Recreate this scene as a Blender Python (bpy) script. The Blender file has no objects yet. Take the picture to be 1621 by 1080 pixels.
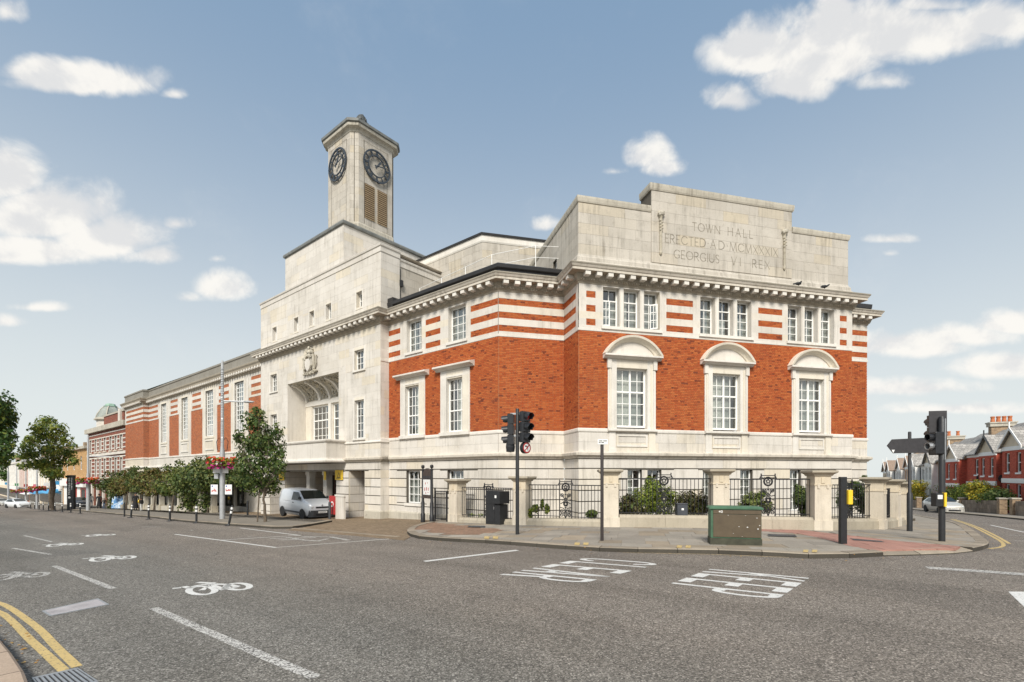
import bpy, bmesh, math, random
from mathutils import Vector, Matrix, noise
random.seed(7)
scene = bpy.context.scene
col = scene.collection
R = math.radians

# ---------------------------------------------------------------- camera, world, sun, exposure
EYE = 1.71                                   # height of the lens above the road corner
cam_d = bpy.data.cameras.new('camera'); cam = bpy.data.objects.new('camera', cam_d); col.objects.link(cam)
cam.location = (0, 0, EYE); cam.rotation_euler = (R(90), 0, 0)
FPX, CX, YH = 775.0, 806.0, 751.6            # focal length and principal point in pixels of the 1621 px wide photo
cam_d.sensor_width = 36.0; cam_d.lens = FPX / 1621 * 36
cam_d.shift_x = (810.5 - CX) / 1621; cam_d.shift_y = (YH - 540) / 1621
cam_d.clip_start = 0.1; cam_d.clip_end = 3000
scene.camera = cam
scene.render.resolution_x, scene.render.resolution_y = 1024, 682
scene.view_settings.view_transform = 'Standard'; scene.view_settings.look = 'None'
scene.view_settings.gamma = 1; scene.view_settings.use_curve_mapping = False
scene.view_settings.exposure = 1.66
SUN_EL, SUN_AZ = 42.0, 190.0                 # azimuth clockwise from +Y
world = bpy.data.worlds.new('World'); scene.world = world; world.use_nodes = True
def build_world():
    nt = world.node_tree; nt.nodes.clear(); N = nt.nodes; Lk = nt.links.new
    out = N.new('ShaderNodeOutputWorld'); bg = N.new('ShaderNodeBackground'); bg.inputs['Strength'].default_value = 0.13
    sky = N.new('ShaderNodeTexSky'); sky.sky_type = 'NISHITA'; sky.sun_disc = False
    sky.sun_elevation = R(SUN_EL); sky.sun_rotation = R(SUN_AZ)
    sky.air_density = 1.0; sky.dust_density = 1.2; sky.ozone_density = 1.0
    tc = N.new('ShaderNodeTexCoord'); sep = N.new('ShaderNodeSeparateXYZ'); Lk(tc.outputs['Generated'], sep.inputs[0])
    def M(op, a, b=None, c=None, clamp=False):
        n = N.new('ShaderNodeMath'); n.operation = op; n.use_clamp = clamp
        for i, v in enumerate((a, b, c)):
            if v is None: continue
            if isinstance(v, (int, float)): n.inputs[i].default_value = v
            else: Lk(v, n.inputs[i])
        return n.outputs[0]
    def sstep(v, lo, hi, a=0.0, b=1.0):
        n = N.new('ShaderNodeMapRange'); n.interpolation_type = 'SMOOTHSTEP'
        Lk(v, n.inputs[0]); n.inputs[1].default_value = lo; n.inputs[2].default_value = hi
        n.inputs[3].default_value = a; n.inputs[4].default_value = b; return n.outputs[0]
    def mix(f, a, b):
        n = N.new('ShaderNodeMix'); n.data_type = 'RGBA'
        if isinstance(f, (int, float)): n.inputs[0].default_value = f
        else: Lk(f, n.inputs[0])
        for s, v in ((n.inputs[6], a), (n.inputs[7], b)):
            if isinstance(v, tuple): s.default_value = v + (1,)
            else: Lk(v, s)
        return n.outputs[2]
    z = sep.outputs[2]
    # thin high haze that greys the blue and pales it towards the horizon, all the way round
    hazef = sstep(z, 0.0, 0.62, 0.97, 0.80)
    hazec = mix(sstep(z, 0.0, 0.76), (1.93, 2.04, 2.02), (0.63, 0.97, 1.40))
    dim = N.new('ShaderNodeVectorMath'); dim.operation = 'SCALE'; dim.inputs[3].default_value = .30; Lk(sky.outputs[0], dim.inputs[0])
    base = mix(hazef, dim.outputs[0], hazec)
    # ---- clouds, each at its own bearing: X = x / y, Z = z / y of the view direction
    ys = M('MAXIMUM', sep.outputs[1], 0.02); X = M('DIVIDE', sep.outputs[0], ys); Z = M('DIVIDE', z, ys)
    el = M('ARCSINE', z)
    def nz(scale, detail, rough, off=(0, 0, 0), lift=0.0):
        n = N.new('ShaderNodeTexNoise'); n.inputs['Scale'].default_value = scale; n.inputs['Detail'].default_value = detail
        n.inputs['Roughness'].default_value = rough; n.inputs['Distortion'].default_value = 0.25
        mp = N.new('ShaderNodeVectorMath'); mp.operation = 'ADD'; mp.inputs[1].default_value = (off[0], off[1], off[2] + lift)
        Lk(tc.outputs['Generated'], mp.inputs[0]); Lk(mp.outputs[0], n.inputs['Vector']); return n.outputs['Fac']
    def puff(lift): return M('ADD', M('MULTIPLY', M('SUBTRACT', nz(5.5, 3, .5, (3, 1, 7), lift), .5), 1.5), M('MULTIPLY', M('SUBTRACT', nz(15, 9, .58, (9, 4, 2), lift), .5), 1.9))
    field = None
    for (x0, z0, wa, he, wt, slope) in CLOUDS:
        dx = M('SUBTRACT', X, x0); dz = M('SUBTRACT', Z, z0)
        if slope: dz = M('SUBTRACT', dz, M('MULTIPLY', dx, slope))
        below = M('LESS_THAN', dz, 0.0); dz2 = M('MULTIPLY', dz, M('ADD', 1.0 / he, M('MULTIPLY', below, 0.7 / he))); dx2 = M('DIVIDE', dx, wa)
        v = M('MULTIPLY', M('SUBTRACT', 1.0, M('SQRT', M('ADD', M('MULTIPLY', dx2, dx2), M('MULTIPLY', dz2, dz2)))), wt)
        field = v if field is None else M('MAXIMUM', field, v)
    field = M('MAXIMUM', field, -1.3)
    # the same scattered cumulus beyond the frame
    outside = M('MAXIMUM', M('GREATER_THAN', M('ABSOLUTE', X), 1.12), M('MAXIMUM', M('GREATER_THAN', Z, 1.05), M('LESS_THAN', sep.outputs[1], 0.03)))
    beyond = M('MULTIPLY', M('SUBTRACT', nz(2.0, 4, .5, (21, 5, 3)), 0.53), 6.0)
    field = M('ADD', M('MULTIPLY', field, M('SUBTRACT', 1.0, outside)), M('MULTIPLY', beyond, outside))
    p0, p1 = puff(0.0), puff(0.035)
    dens = M('ADD', field, p0)
    alpha = sstep(dens, -0.02, 0.80)
    wisps = M('MULTIPLY', sstep(nz(2.6, 9, .66, (41, 3, 8)), 0.54, 0.85), 0.20)
    alpha = M('MAXIMUM', alpha, wisps)
    relief = M('SUBTRACT', p0, p1)                      # lit from above: tops bright, undersides grey
    shade = sstep(M('ADD', relief, M('MULTIPLY', M('SUBTRACT', 0.75, dens), 0.10)), -0.30, 0.22)
    ccol = mix(shade, (1.92, 1.92, 1.92), (2.42, 2.35, 2.22))
    final = mix(M('MULTIPLY', alpha, 0.94), base, ccol)
    Lk(final, bg.inputs['Color']); Lk(bg.outputs[0], out.inputs['Surface'])
CLOUDS = []
def _cloud(px, py, rx, ry, wt=1.0, slope=0.0): CLOUDS.append(((px - CX) / FPX, (YH - py) / FPX, rx / FPX, ry / FPX, wt, slope))
for c in [(1200, 88, 110, 70, 1.7), (1300, 92, 130, 72, 1.6), (1385, 60, 190, 82, 1.8), (1490, 55, 150, 72, 1.7), (1565, 40, 100, 60, 1.6), (1330, 20, 60, 40, 1.2), (1480, 10, 120, 30, 1.2), (1160, 160, 50, 38, 1.1), (1250, 135, 80, 52, 1.3), (1400, 130, 60, 30, .9), (1030, 248, 58, 42, 1.3), (1050, 266, 50, 26, 1.0), (970, 272, 32, 12, .6),
          (120, 128, 145, 38, 1.4), (60, 118, 80, 32, 1.2), (200, 135, 60, 34, 1.1), (275, 150, 20, 12, .7), (10, 20, 36, 30, .8), (10, 285, 80, 68, 1.5), (80, 345, 125, 70, 1.7), (170, 382, 115, 56, 1.6), (245, 405, 70, 30, 1.1), (60, 400, 140, 36, 1.2), (350, 458, 66, 38, 1.3), (300, 472, 36, 18, .9), (280, 355, 28, 16, .7), (345, 410, 20, 10, .5),
          (60, 487, 45, 10, .7), (10, 510, 34, 14, .8), (1410, 380, 52, 12, .8), (1408, 402, 22, 11, .6), (862, 358, 34, 18, .9), (1440, 548, 130, 38, 1.6), (1530, 535, 110, 34, 1.4), (1600, 515, 90, 34, 1.5), (1430, 615, 150, 24, 1.2), (1580, 582, 100, 36, 1.5), (1500, 648, 160, 16, 1.0), (620, 640, 10, 4, .2)]:
    _cloud(*c)
build_world()
sun_d = bpy.data.lights.new('sun', 'SUN'); sun = bpy.data.objects.new('sun', sun_d); col.objects.link(sun)
sun_d.energy = 1.5; sun_d.angle = R(18); sun_d.color = (1.0, 0.95, 0.86)
_a = R(SUN_AZ); _e = R(SUN_EL)
_sv = Vector((math.sin(_a) * math.cos(_e), math.cos(_a) * math.cos(_e), math.sin(_e)))   # towards the sun
sun.rotation_euler = _sv.to_track_quat('Z', 'Y').to_euler(); sun.location = (0, -20, 60)

# ---------------------------------------------------------------- plan of the place
A_ST, A_FR = R(-50.2), R(75.9)
SD = Vector((math.sin(A_ST), math.cos(A_ST))); PD = Vector((math.cos(A_ST), -math.sin(A_ST)))   # along the high street, into the building
FD = Vector((math.sin(A_FR), math.cos(A_FR))); RD = Vector((math.cos(A_FR), -math.sin(A_FR)))   # along the splayed front, out of it
C1 = Vector((-0.4817, 21.8310)); C2 = C1 + FD * 3.111; C3 = C2 + RD * 1.758; C4 = C3 + FD * 14.58; C4b = C4 - RD * 1.758
C5 = C1 + FD * 20.75
ME, WG, PV = 0.563, 1.10, 0.557
def sn(x, y):
    d = Vector((x, y)) - C1; return d.dot(SD), d.dot(PD)
def from_sn(s, n): return C1 + SD * s + PD * n
def G(x, y):
    s, n = sn(x, y)
    g = -(1.784 + .032 * max(0, min(s, 150) + 8) - .010 * max(0, -8 - max(s, -60)))
    g -= .037 * max(0, min(n, 110) + 1) * min(1, max(0, (4 - s) / 8))
    return g + EYE
def ray_xy(px, k): return (px - CX) / FPX * k, k
def gp(px, py, off=0.0):
    lo, hi = 1.5, 600.0
    for _ in range(50):
        m = (lo + hi) / 2; x, y = ray_xy(px, m)
        if (YH - py) / FPX * m > G(x, y) + off - EYE: lo = m
        else: hi = m
    x, y = ray_xy(px, lo); return Vector((x, y, G(x, y) + off))
class Wall:
    """a wall plane: P(t, out, h) with t along it, out towards the viewer, h above the eye"""
    def __init__(s, o, d, n): s.o = Vector(o); s.d = Vector(d).normalized(); s.n = Vector(n).normalized()
    def P(s, t, o, h): q = s.o + s.d * t + s.n * o; return Vector((q.x, q.y, h + EYE))
    def off(s, o): return Wall(s.o + s.n * o, s.d, s.n)
    def th(s, px, py=YH):
        r = (px - CX) / FPX                       # o + d t = k (r, 1)
        a, b, c, d = s.d.x, -r, s.d.y, -1.0
        det = a * d - b * c; t = (-s.o.x * d + s.o.y * b) / det
        k = s.o.y + s.d.y * t
        return t, (YH - py) * k / FPX
    def t(s, px): return s.th(px)[0]
WL = Wall(C1, SD, -PD); WF0 = Wall(C1, FD, RD); WR = Wall(C2, RD, -FD); WF = Wall(C3, FD, RD)
WR2 = Wall(C4b, RD, FD)
WM = Wall(C1 - PD * ME, SD, -PD); WW = WM.off(-WG); WV = WW.off(PV)
def screen(p):
    return (CX + FPX * p.x / p.y, YH - FPX * (p.z - EYE) / p.y)

# ---------------------------------------------------------------- mesh builder
class MB:
    def __init__(s): s.v = []; s.f = []; s.m = []; s.mi = 0
    def add(s, pts): n = len(s.v); s.v.extend([tuple(p) for p in pts]); return n
    def poly(s, pts): n = s.add(pts); s.f.append(tuple(range(n, n + len(pts)))); s.m.append(s.mi)
    def quad(s, a, b, c, d): s.poly((a, b, c, d))
    def faces(s, pts, fs):
        n = s.add(pts)
        for f in fs: s.f.append(tuple(i + n for i in f)); s.m.append(s.mi)
    def hexa(s, p):            # p[0..3] bottom ring, p[4..7] top ring
        s.faces(p, [(3, 2, 1, 0), (4, 5, 6, 7), (0, 1, 5, 4), (1, 2, 6, 5), (2, 3, 7, 6), (3, 0, 4, 7)])
    def box(s, x0, y0, z0, x1, y1, z1):
        s.hexa([(x0, y0, z0), (x1, y0, z0), (x1, y1, z0), (x0, y1, z0), (x0, y0, z1), (x1, y0, z1), (x1, y1, z1), (x0, y1, z1)])
    def wbox(s, w, t0, t1, o0, o1, h0, h1):
        s.hexa([w.P(t0, o1, h0), w.P(t1, o1, h0), w.P(t1, o0, h0), w.P(t0, o0, h0), w.P(t0, o1, h1), w.P(t1, o1, h1), w.P(t1, o0, h1), w.P(t0, o0, h1)])
    def prism(s, ring0, ring1, caps=True):
        n = len(ring0); i = s.add(list(ring0) + list(ring1))
        for k in range(n):
            j = (k + 1) % n; s.f.append((i + k, i + j, i + n + j, i + n + k)); s.m.append(s.mi)
        if caps:
            s.f.append(tuple(i + k for k in reversed(range(n)))); s.m.append(s.mi)
            s.f.append(tuple(i + n + k for k in range(n))); s.m.append(s.mi)
    def loft(s, rings, caps=True, closed=True):
        n = len(rings[0]); i = s.add([p for r in rings for p in r])
        for a in range(len(rings) - 1):
            for k in range(n if closed else n - 1):
                j = (k + 1) % n; b = i + a * n; s.f.append((b + k, b + j, b + n + j, b + n + k)); s.m.append(s.mi)
        if caps:
            s.f.append(tuple(i + k for k in reversed(range(n)))); s.m.append(s.mi)
            b = i + (len(rings) - 1) * n; s.f.append(tuple(b + k for k in range(n))); s.m.append(s.mi)
    def tube(s, pts, r, n=8, caps=True):
        pts = [Vector(p) for p in pts]; rr = r if isinstance(r, (list, tuple)) else [r] * len(pts); rings = []
        u = None
        for k, p in enumerate(pts):
            d = (pts[min(k + 1, len(pts) - 1)] - pts[max(k - 1, 0)])
            d = d.normalized() if d.length > 1e-9 else Vector((0, 0, 1))
            if u is None:
                u = d.cross(Vector((0, 0, 1))); u = u.normalized() if u.length > 1e-3 else Vector((1, 0, 0))
            else:
                u = (u - d * u.dot(d)); u = u.normalized() if u.length > 1e-6 else d.orthogonal().normalized()
            w = d.cross(u)
            rings.append([p + (u * math.cos(2 * math.pi * q / n) + w * math.sin(2 * math.pi * q / n)) * rr[k] for q in range(n)])
        s.loft(rings, caps)
    def lathe(s, prof, n=16, o=(0, 0, 0), ax='z', caps=True):
        o = Vector(o); rings = []
        for (r, z) in prof:
            ring = []
            for q in range(n):
                c, d = math.cos(2 * math.pi * q / n) * r, math.sin(2 * math.pi * q / n) * r
                ring.append(o + (Vector((c, d, z)) if ax == 'z' else Vector((z, c, d)) if ax == 'x' else Vector((d, z, c))))
            rings.append(ring)
        s.loft(rings, caps)
    def ellipsoid(s, c, rx, ry, rz, n=10, m=6):
        c = Vector(c); rings = []
        for a in range(m + 1):
            ph = math.pi * (a / m - .5); ph = max(-1.5, min(1.5, ph))
            rings.append([c + Vector((rx * math.cos(ph) * math.cos(2 * math.pi * q / n), ry * math.cos(ph) * math.sin(2 * math.pi * q / n), rz * math.sin(ph))) for q in range(n)])
        s.loft(rings)
    def mesh(s, name, mats, off=(0, 0, 0), smooth=False, fix=True):
        me = bpy.data.meshes.new(name); o = Vector(off)
        me.from_pydata([(p[0] - o.x, p[1] - o.y, p[2] - o.z) for p in s.v], [], s.f)
        if not isinstance(mats, (list, tuple)): mats = [mats]
        for m in mats: me.materials.append(m)
        if len(mats) > 1: me.polygons.foreach_set('material_index', s.m)
        if fix:
            bm = bmesh.new(); bm.from_mesh(me); bmesh.ops.recalc_face_normals(bm, faces=bm.faces); bm.to_mesh(me); bm.free()
        # box-projected uv in metres
        uvl = me.uv_layers.new(name='uv'); data = [0.0] * (2 * len(me.loops)); vs = me.vertices
        for p in me.polygons:
            nn = p.normal
            if abs(nn.z) > .85: tx, ty = Vector((1, 0, 0)), Vector((0, 1, 0))
            else: tx = Vector((0, 0, 1)).cross(nn).normalized(); ty = Vector((0, 0, 1))
            for li in p.loop_indices:
                c = vs[me.loops[li].vertex_index].co + o
                data[2 * li] = c.dot(tx); data[2 * li + 1] = c.dot(ty)
        uvl.data.foreach_set('uv', data)
        if smooth: me.polygons.foreach_set('use_smooth', [True] * len(me.polygons))
        me.update(); return me
    def build(s, name, mats, parent=None, smooth=False, label=None, kind=None, cat=None, group=None, fix=True, bevel=0):
        off = Vector((0, 0, 0)); p = parent
        while p: off += p.location; p = p.parent
        o = bpy.data.objects.new(name, s.mesh(name, mats, off, smooth, fix)); col.objects.link(o); o.parent = parent
        if smooth is True and len(s.f) > 12: autosmooth(o)
        if bevel:
            b = o.modifiers.new('edge', 'BEVEL'); b.width = bevel; b.segments = 2; b.limit_method = 'ANGLE'; b.angle_limit = R(40); b.harden_normals = False
        return tag(o, label, cat, group, kind)
def autosmooth(o, ang=42):
    me = o.data; bm = bmesh.new(); bm.from_mesh(me)
    for e in bm.edges:
        if len(e.link_faces) == 2 and e.calc_face_angle(0) > R(ang): e.smooth = False
    bm.to_mesh(me); bm.free()
def tag(o, label=None, cat=None, group=None, kind=None):
    if label: o['label'] = label
    if cat: o['category'] = cat
    if group: o['group'] = group
    if kind: o['kind'] = kind
    return o
def thing(name, label, cat, loc=(0, 0, 0), group=None, rz=0.0):
    o = bpy.data.objects.new(name, None); col.objects.link(o); o.location = loc; o.rotation_euler = (0, 0, rz)
    o.empty_display_size = .2
    return tag(o, label, cat, group)
def inst(name, me, parent=None, loc=(0, 0, 0), rot=(0, 0, 0), scale=None):
    o = bpy.data.objects.new(name, me); col.objects.link(o); o.parent = parent; o.location = loc; o.rotation_euler = rot
    if scale: o.scale = scale
    return o
def copy_tree(o, parent=None):
    c = o.copy(); col.objects.link(c); c.parent = parent
    for ch in list(o.children): copy_tree(ch, c)
    return c
def dup(root, loc, rz=0.0, label=None, group=None):
    c = copy_tree(root); c.location = loc; c.rotation_euler = (0, 0, rz)
    if label: c['label'] = label
    if group: c['group'] = group
    return c
def rect_sub(r, holes):
    """rectangle (a0, a1, b0, b1) minus rectangles, as a list of rectangles"""
    a0, a1, b0, b1 = r; hs = [h for h in holes if h[0] < a1 and h[1] > a0 and h[2] < b1 and h[3] > b0]
    if not hs: return [r]
    bs = sorted({b0, b1} | {min(max(v, b0), b1) for h in hs for v in h[2:4]}); out = []
    for k in range(len(bs) - 1):
        lo, hi = bs[k], bs[k + 1]
        if hi - lo < 1e-5: continue
        mid = (lo + hi) / 2; spans = sorted((h[0], h[1]) for h in hs if h[2] < mid < h[3]); x = a0
        for (p, q) in spans:
            if p > x + 1e-5: out.append((x, min(p, a1), lo, hi))
            x = max(x, q)
        if x < a1 - 1e-5: out.append((x, a1, lo, hi))
    return out
# ---------------------------------------------------------------- materials
class Mat:
    def __init__(s, name):
        s.m = bpy.data.materials.new(name); s.m.use_nodes = True; s.nt = s.m.node_tree; s.N = s.nt.nodes
        s.b = s.N['Principled BSDF']; s.out = s.N['Material Output']
    def L(s, a, b): s.nt.links.new(a, b)
    def node(s, t, **kw):
        n = s.N.new(t)
        for k, v in kw.items(): setattr(n, k, v)
        return n
    def co(s, kind='Object'): return s.node('ShaderNodeTexCoord').outputs[kind]
    def geo(s, what): return s.node('ShaderNodeNewGeometry').outputs[what]
    def noise(s, scale, detail=4, rough=.55, vec=None, stretch=None, what='Fac', dist=0):
        n = s.node('ShaderNodeTexNoise'); n.inputs['Scale'].default_value = scale; n.inputs['Detail'].default_value = detail
        n.inputs['Roughness'].default_value = rough; n.inputs['Distortion'].default_value = dist
        vec = vec or s.geo('Position')
        if stretch:
            m = s.node('ShaderNodeMapping'); m.inputs['Scale'].default_value = stretch; s.L(vec, m.inputs[0]); vec = m.outputs[0]
        s.L(vec, n.inputs['Vector']); return n.outputs[what]
    def ramp(s, fac, stops, interp='LINEAR'):
        r = s.node('ShaderNodeValToRGB'); r.color_ramp.interpolation = interp; e = r.color_ramp.elements
        while len(e) < len(stops): e.new(.5)
        for k, (p, c) in enumerate(stops): e[k].position = p; e[k].color = (c if len(c) == 4 else tuple(c) + (1,)) if not isinstance(c, (int, float)) else (c, c, c, 1)
        s.L(fac, r.inputs[0]); return r.outputs[0]
    def mix(s, fac, a, b, mode='MIX'):
        n = s.node('ShaderNodeMix', data_type='RGBA', blend_type=mode)
        for sock, v in ((n.inputs[0], fac), (n.inputs[6], a), (n.inputs[7], b)):
            if isinstance(v, (int, float)): sock.default_value = v
            elif isinstance(v, tuple): sock.default_value = v if len(v) == 4 else v + (1,)
            else: s.L(v, sock)
        return n.outputs[2]
    def math(s, op, a, b=0.0, clamp=False):
        n = s.node('ShaderNodeMath', operation=op, use_clamp=clamp)
        for sock, v in ((n.inputs[0], a), (n.inputs[1], b)):
            if isinstance(v, (int, float)): sock.default_value = v
            else: s.L(v, sock)
        return n.outputs[0]
    def bump(s, h, strength=.3, dist=.02):
        b = s.node('ShaderNodeBump'); b.inputs['Strength'].default_value = strength; b.inputs['Distance'].default_value = dist
        s.L(h, b.inputs['Height']); s.L(b.outputs[0], s.b.inputs['Normal'])
    def set(s, color=None, rough=None, metal=None, spec=None, coat=None):
        if color is not None:
            if isinstance(color, tuple): s.b.inputs['Base Color'].default_value = color if len(color) == 4 else color + (1,)
            else: s.L(color, s.b.inputs['Base Color'])
        if rough is not None:
            if isinstance(rough, (int, float)): s.b.inputs['Roughness'].default_value = rough
            else: s.L(rough, s.b.inputs['Roughness'])
        if metal is not None: s.b.inputs['Metallic'].default_value = metal
        if spec is not None: s.b.inputs['Specular IOR Level'].default_value = spec
        if coat is not None: s.b.inputs['Coat Weight'].default_value = coat
        return s.m
def plain(name, c, rough=.6, metal=0, var=.10, scale=6.0, bump=0, spec=None, coat=None):
    """one colour with a little wear and unevenness"""
    a = Mat(name); n = a.noise(scale, 5, .6); lo = tuple(v * (1 - var) for v in c); hi = tuple(min(1, v * (1 + var)) for v in c)
    if bump: a.bump(a.noise(scale * 6, 3), bump)
    return a.set(a.ramp(n, [(.3, lo), (.7, hi)]), rough, metal, spec, coat)
def m_stone(name, base, blockvar=.10, grime=.5, scale=1.0, streak=.35, rnd='Random Per Island'):
    a = Mat(name); pos = a.geo('Position')
    rn = a.geo('Random Per Island')
    b0 = tuple(v * (1 - blockvar) for v in base); b1 = tuple(v * (1 + blockvar * .6) for v in base); warm = (base[0] * 1.02, base[1] * .97, base[2] * .86)
    c = a.ramp(rn, [(0, b0), (.35, base), (.75, b1), (1, warm)])
    big = a.noise(.55 * scale, 6, .62, pos); c = a.mix(a.ramp(big, [(.42, 0.0), (.68, 1.0)]), c, a.mix(.45, c, (base[0] * .68, base[1] * .66, base[2] * .62)))
    # rain streaks running down and soot in blotches
    st = a.noise(1.0, 6, .7, pos, (5.5, 5.5, .35)); sp = a.noise(.9, 4, .6, pos)
    f = a.math('MULTIPLY', a.ramp(st, [(.47, 0.0), (.66, 1.0)]), a.ramp(sp, [(.38, 0.0), (.62, 1.0)])); f = a.math('MULTIPLY', f, streak)
    c = a.mix(f, c, (.19, .17, .14))
    gr = a.noise(3.2, 8, .72, pos); g2 = a.math('MULTIPLY', a.ramp(gr, [(.56, 0.0), (.74, 1.0)]), grime)
    c = a.mix(g2, c, (.22, .195, .155))
    fine = a.noise(42, 4, .6, pos); c = a.mix(.16, c, a.ramp(fine, [(.3, .25), (.7, .85)]), 'OVERLAY')
    a.bump(a.math('ADD', a.math('MULTIPLY', fine, .5), a.noise(9, 5, .6, pos)), .25, .012)
    return a.set(c, .88, spec=.25)
STONE = (.64, .60, .543)
M_stone = m_stone('portland_stone', STONE, .07, .22)
M_stone_block = m_stone('portland_ashlar', STONE, .065, .26, streak=.42)
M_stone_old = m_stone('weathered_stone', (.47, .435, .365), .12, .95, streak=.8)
M_stone_attic = m_stone('attic_ashlar', (.49, .452, .395), .085, .5, streak=.7)
M_stone_trim = m_stone('clean_stone_trim', (.69, .655, .598), .05, .15, streak=.25)
M_letter = plain('cut_letter_dark', (.27, .24, .195), .9)  # dark tone of the thin letter strips
M_joint = plain('stone_joint', (.10, .088, .07), .95)
M_lead = plain('lead_capping', (.17, .175, .165), .6, 0, .3, 2.0)
def m_brick_islands():
    a = Mat('red_facing_brick'); at_ = a.node('ShaderNodeAttribute'); at_.attribute_name = 'tint'; rn = at_.outputs['Fac']; pos = a.geo('Position')
    c = a.ramp(rn, [(0, (.17, .046, .026)), (.05, (.24, .058, .024)), (.10, (.355, .080, .026)), (.5, (.405, .102, .032)), (.8, (.46, .135, .042)), (1, (.37, .080, .027))])
    n = a.noise(26, 5, .65, pos); c = a.mix(.22, c, a.ramp(n, [(.3, .2), (.7, .8)]), 'OVERLAY')
    b = a.noise(.5, 5, .6, pos); c = a.mix(a.ramp(b, [(.5, 0.0), (.75, .25)]), c, (.20, .07, .04))
    a.bump(n, .4, .01); return a.set(c, .9, spec=.2)
M_brick = m_brick_islands()
M_mortar = plain('lime_mortar', (.34, .21, .12), .95, 0, .15, 9)
def m_brick_tex(name, cols, mortar, bw=.225, bh=.075, ms=.010, var=.3):
    a = Mat(name); uv = a.node('ShaderNodeUVMap'); br = a.node('ShaderNodeTexBrick')
    br.inputs['Scale'].default_value = 1; br.inputs['Brick Width'].default_value = bw; br.inputs['Row Height'].default_value = bh
    br.inputs['Mortar Size'].default_value = ms; br.inputs['Bias'].default_value = 0
    br.inputs['Color1'].default_value = (0, 0, 0, 1); br.inputs['Color2'].default_value = (1, 1, 1, 1); br.inputs['Mortar'].default_value = (.5, .5, .5, 1)
    a.L(uv.outputs[0], br.inputs['Vector'])
    c = a.ramp(br.outputs['Color'], [(0, cols[0]), (.3, cols[1]), (.7, cols[2]), (1, cols[3])])
    n = a.noise(1.1, 6, .65); c = a.mix(a.ramp(n, [(.4, 0.0), (.75, var)]), c, tuple(v * .5 for v in cols[1]))
    c = a.mix(br.outputs['Fac'], c, mortar); h = a.math('SUBTRACT', 1.0, br.outputs['Fac']); a.bump(h, .6, .008)
    return a.set(c, .9, spec=.2)
M_brick_far = m_brick_tex('red_brick_far', [(.24, .062, .03), (.36, .09, .034), (.43, .115, .04), (.48, .14, .05)], (.34, .22, .14))
M_brick_dark = m_brick_tex('dark_red_brick', [(.13, .035, .025), (.20, .05, .032), (.26, .065, .04), (.30, .08, .05)], (.25, .17, .13))
M_brick_yellow = m_brick_tex('yellow_stock_brick', [(.36, .19, .07), (.46, .25, .09), (.54, .31, .12), (.60, .36, .15)], (.42, .33, .22))
M_brick_house = m_brick_tex('house_red_brick', [(.42, .06, .04), (.54, .085, .05), (.62, .105, .06), (.68, .125, .07)], (.32, .15, .11))
M_brick_stock = m_brick_tex('brown_stock_brick', [(.22, .145, .09), (.32, .215, .13), (.39, .27, .165), (.45, .32, .2)], (.30, .25, .19))
M_slate = m_brick_tex('roof_slate', [(.24, .225, .21), (.31, .295, .275), (.37, .35, .325), (.43, .405, .375)], (.13, .125, .12), .3, .22, .012)
M_copper = plain('green_copper', (.26, .38, .30), .75, 0, .25, 1.5)
M_white = plain('white_paint', (.84, .83, .80), .45, 0, .04)
M_render_white = plain('white_render', (.80, .785, .75), .8, 0, .10, 1.2)
M_render_cream = plain('cream_render', (.66, .56, .42), .8, 0, .10, 1.2)
M_render_peach = plain('peach_render', (.62, .42, .29), .8, 0, .10, 1.2)
M_black_iron = plain('black_iron_paint', (.018, .018, .02), .42, 0, .3, 20)
M_black = plain('black_plastic', (.017, .018, .02), .5, 0, .25, 8)
M_black_roof = plain('black_roof_membrane', (.022, .021, .022), .38, 0, .3, 2)
M_signal = plain('black_signal_housing', (.019, .020, .023), .36, 0, .25, 12)
M_grey_board = plain('grey_signal_board', (.036, .034, .037), .6, 0, .2, 10)
M_steel = plain('galvanised_steel', (.42, .43, .44), .42, .75, .15, 14)
M_silver = plain('silver_pole_paint', (.40, .41, .42), .5, .3, .12, 7)
M_yellow = plain('yellow_sign_plastic', (.80, .53, .03), .5, 0, .06)
M_red = plain('red_sign', (.40, .03, .028), .5, 0, .08)
M_red_lens = plain('red_lens', (.62, .03, .025), .25, 0, .1)  # dull red lens colour, gives off no light
M_lens = plain('dark_lens', (.03, .035, .03), .15)
M_signwhite = plain('white_sign', (.78, .78, .76), .5, 0, .04)
M_dark_door = plain('dark_wood_door', (.06, .025, .016), .5, 0, .3, 5)
M_interior = plain('dim_interior', (.05, .047, .042), .9)
M_curtain = plain('pale_net_curtain', (.50, .50, .46), .9, 0, .2, 12)
M_blind = plain('grey_blind', (.30, .31, .29), .9, 0, .15, 5)
def m_glass():
    a = Mat('window_glass'); a.N.remove(a.b)
    g = a.node('ShaderNodeBsdfGlossy'); g.inputs['Roughness'].default_value = .02; g.inputs['Color'].default_value = (.92, .95, .97, 1)
    t = a.node('ShaderNodeBsdfTransparent'); t.inputs['Color'].default_value = (.84, .87, .85, 1)
    lw = a.node('ShaderNodeLayerWeight'); lw.inputs['Blend'].default_value = .5
    n = a.noise(1.2, 2, .5, a.geo('Position')); bp = a.node('ShaderNodeBump'); bp.inputs['Strength'].default_value = .05; bp.inputs['Distance'].default_value = .1
    a.L(n, bp.inputs['Height']); a.L(bp.outputs[0], g.inputs['Normal'])
    f = a.math('ADD', a.math('MULTIPLY', a.math('POWER', lw.outputs['Facing'], 2.2), .62), .15, True)
    m = a.node('ShaderNodeMixShader'); a.L(f, m.inputs[0]); a.L(t.outputs[0], m.inputs[1]); a.L(g.outputs[0], m.inputs[2]); a.L(m.outputs[0], a.out.inputs[0])
    return a.m
M_glass = m_glass()
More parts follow.
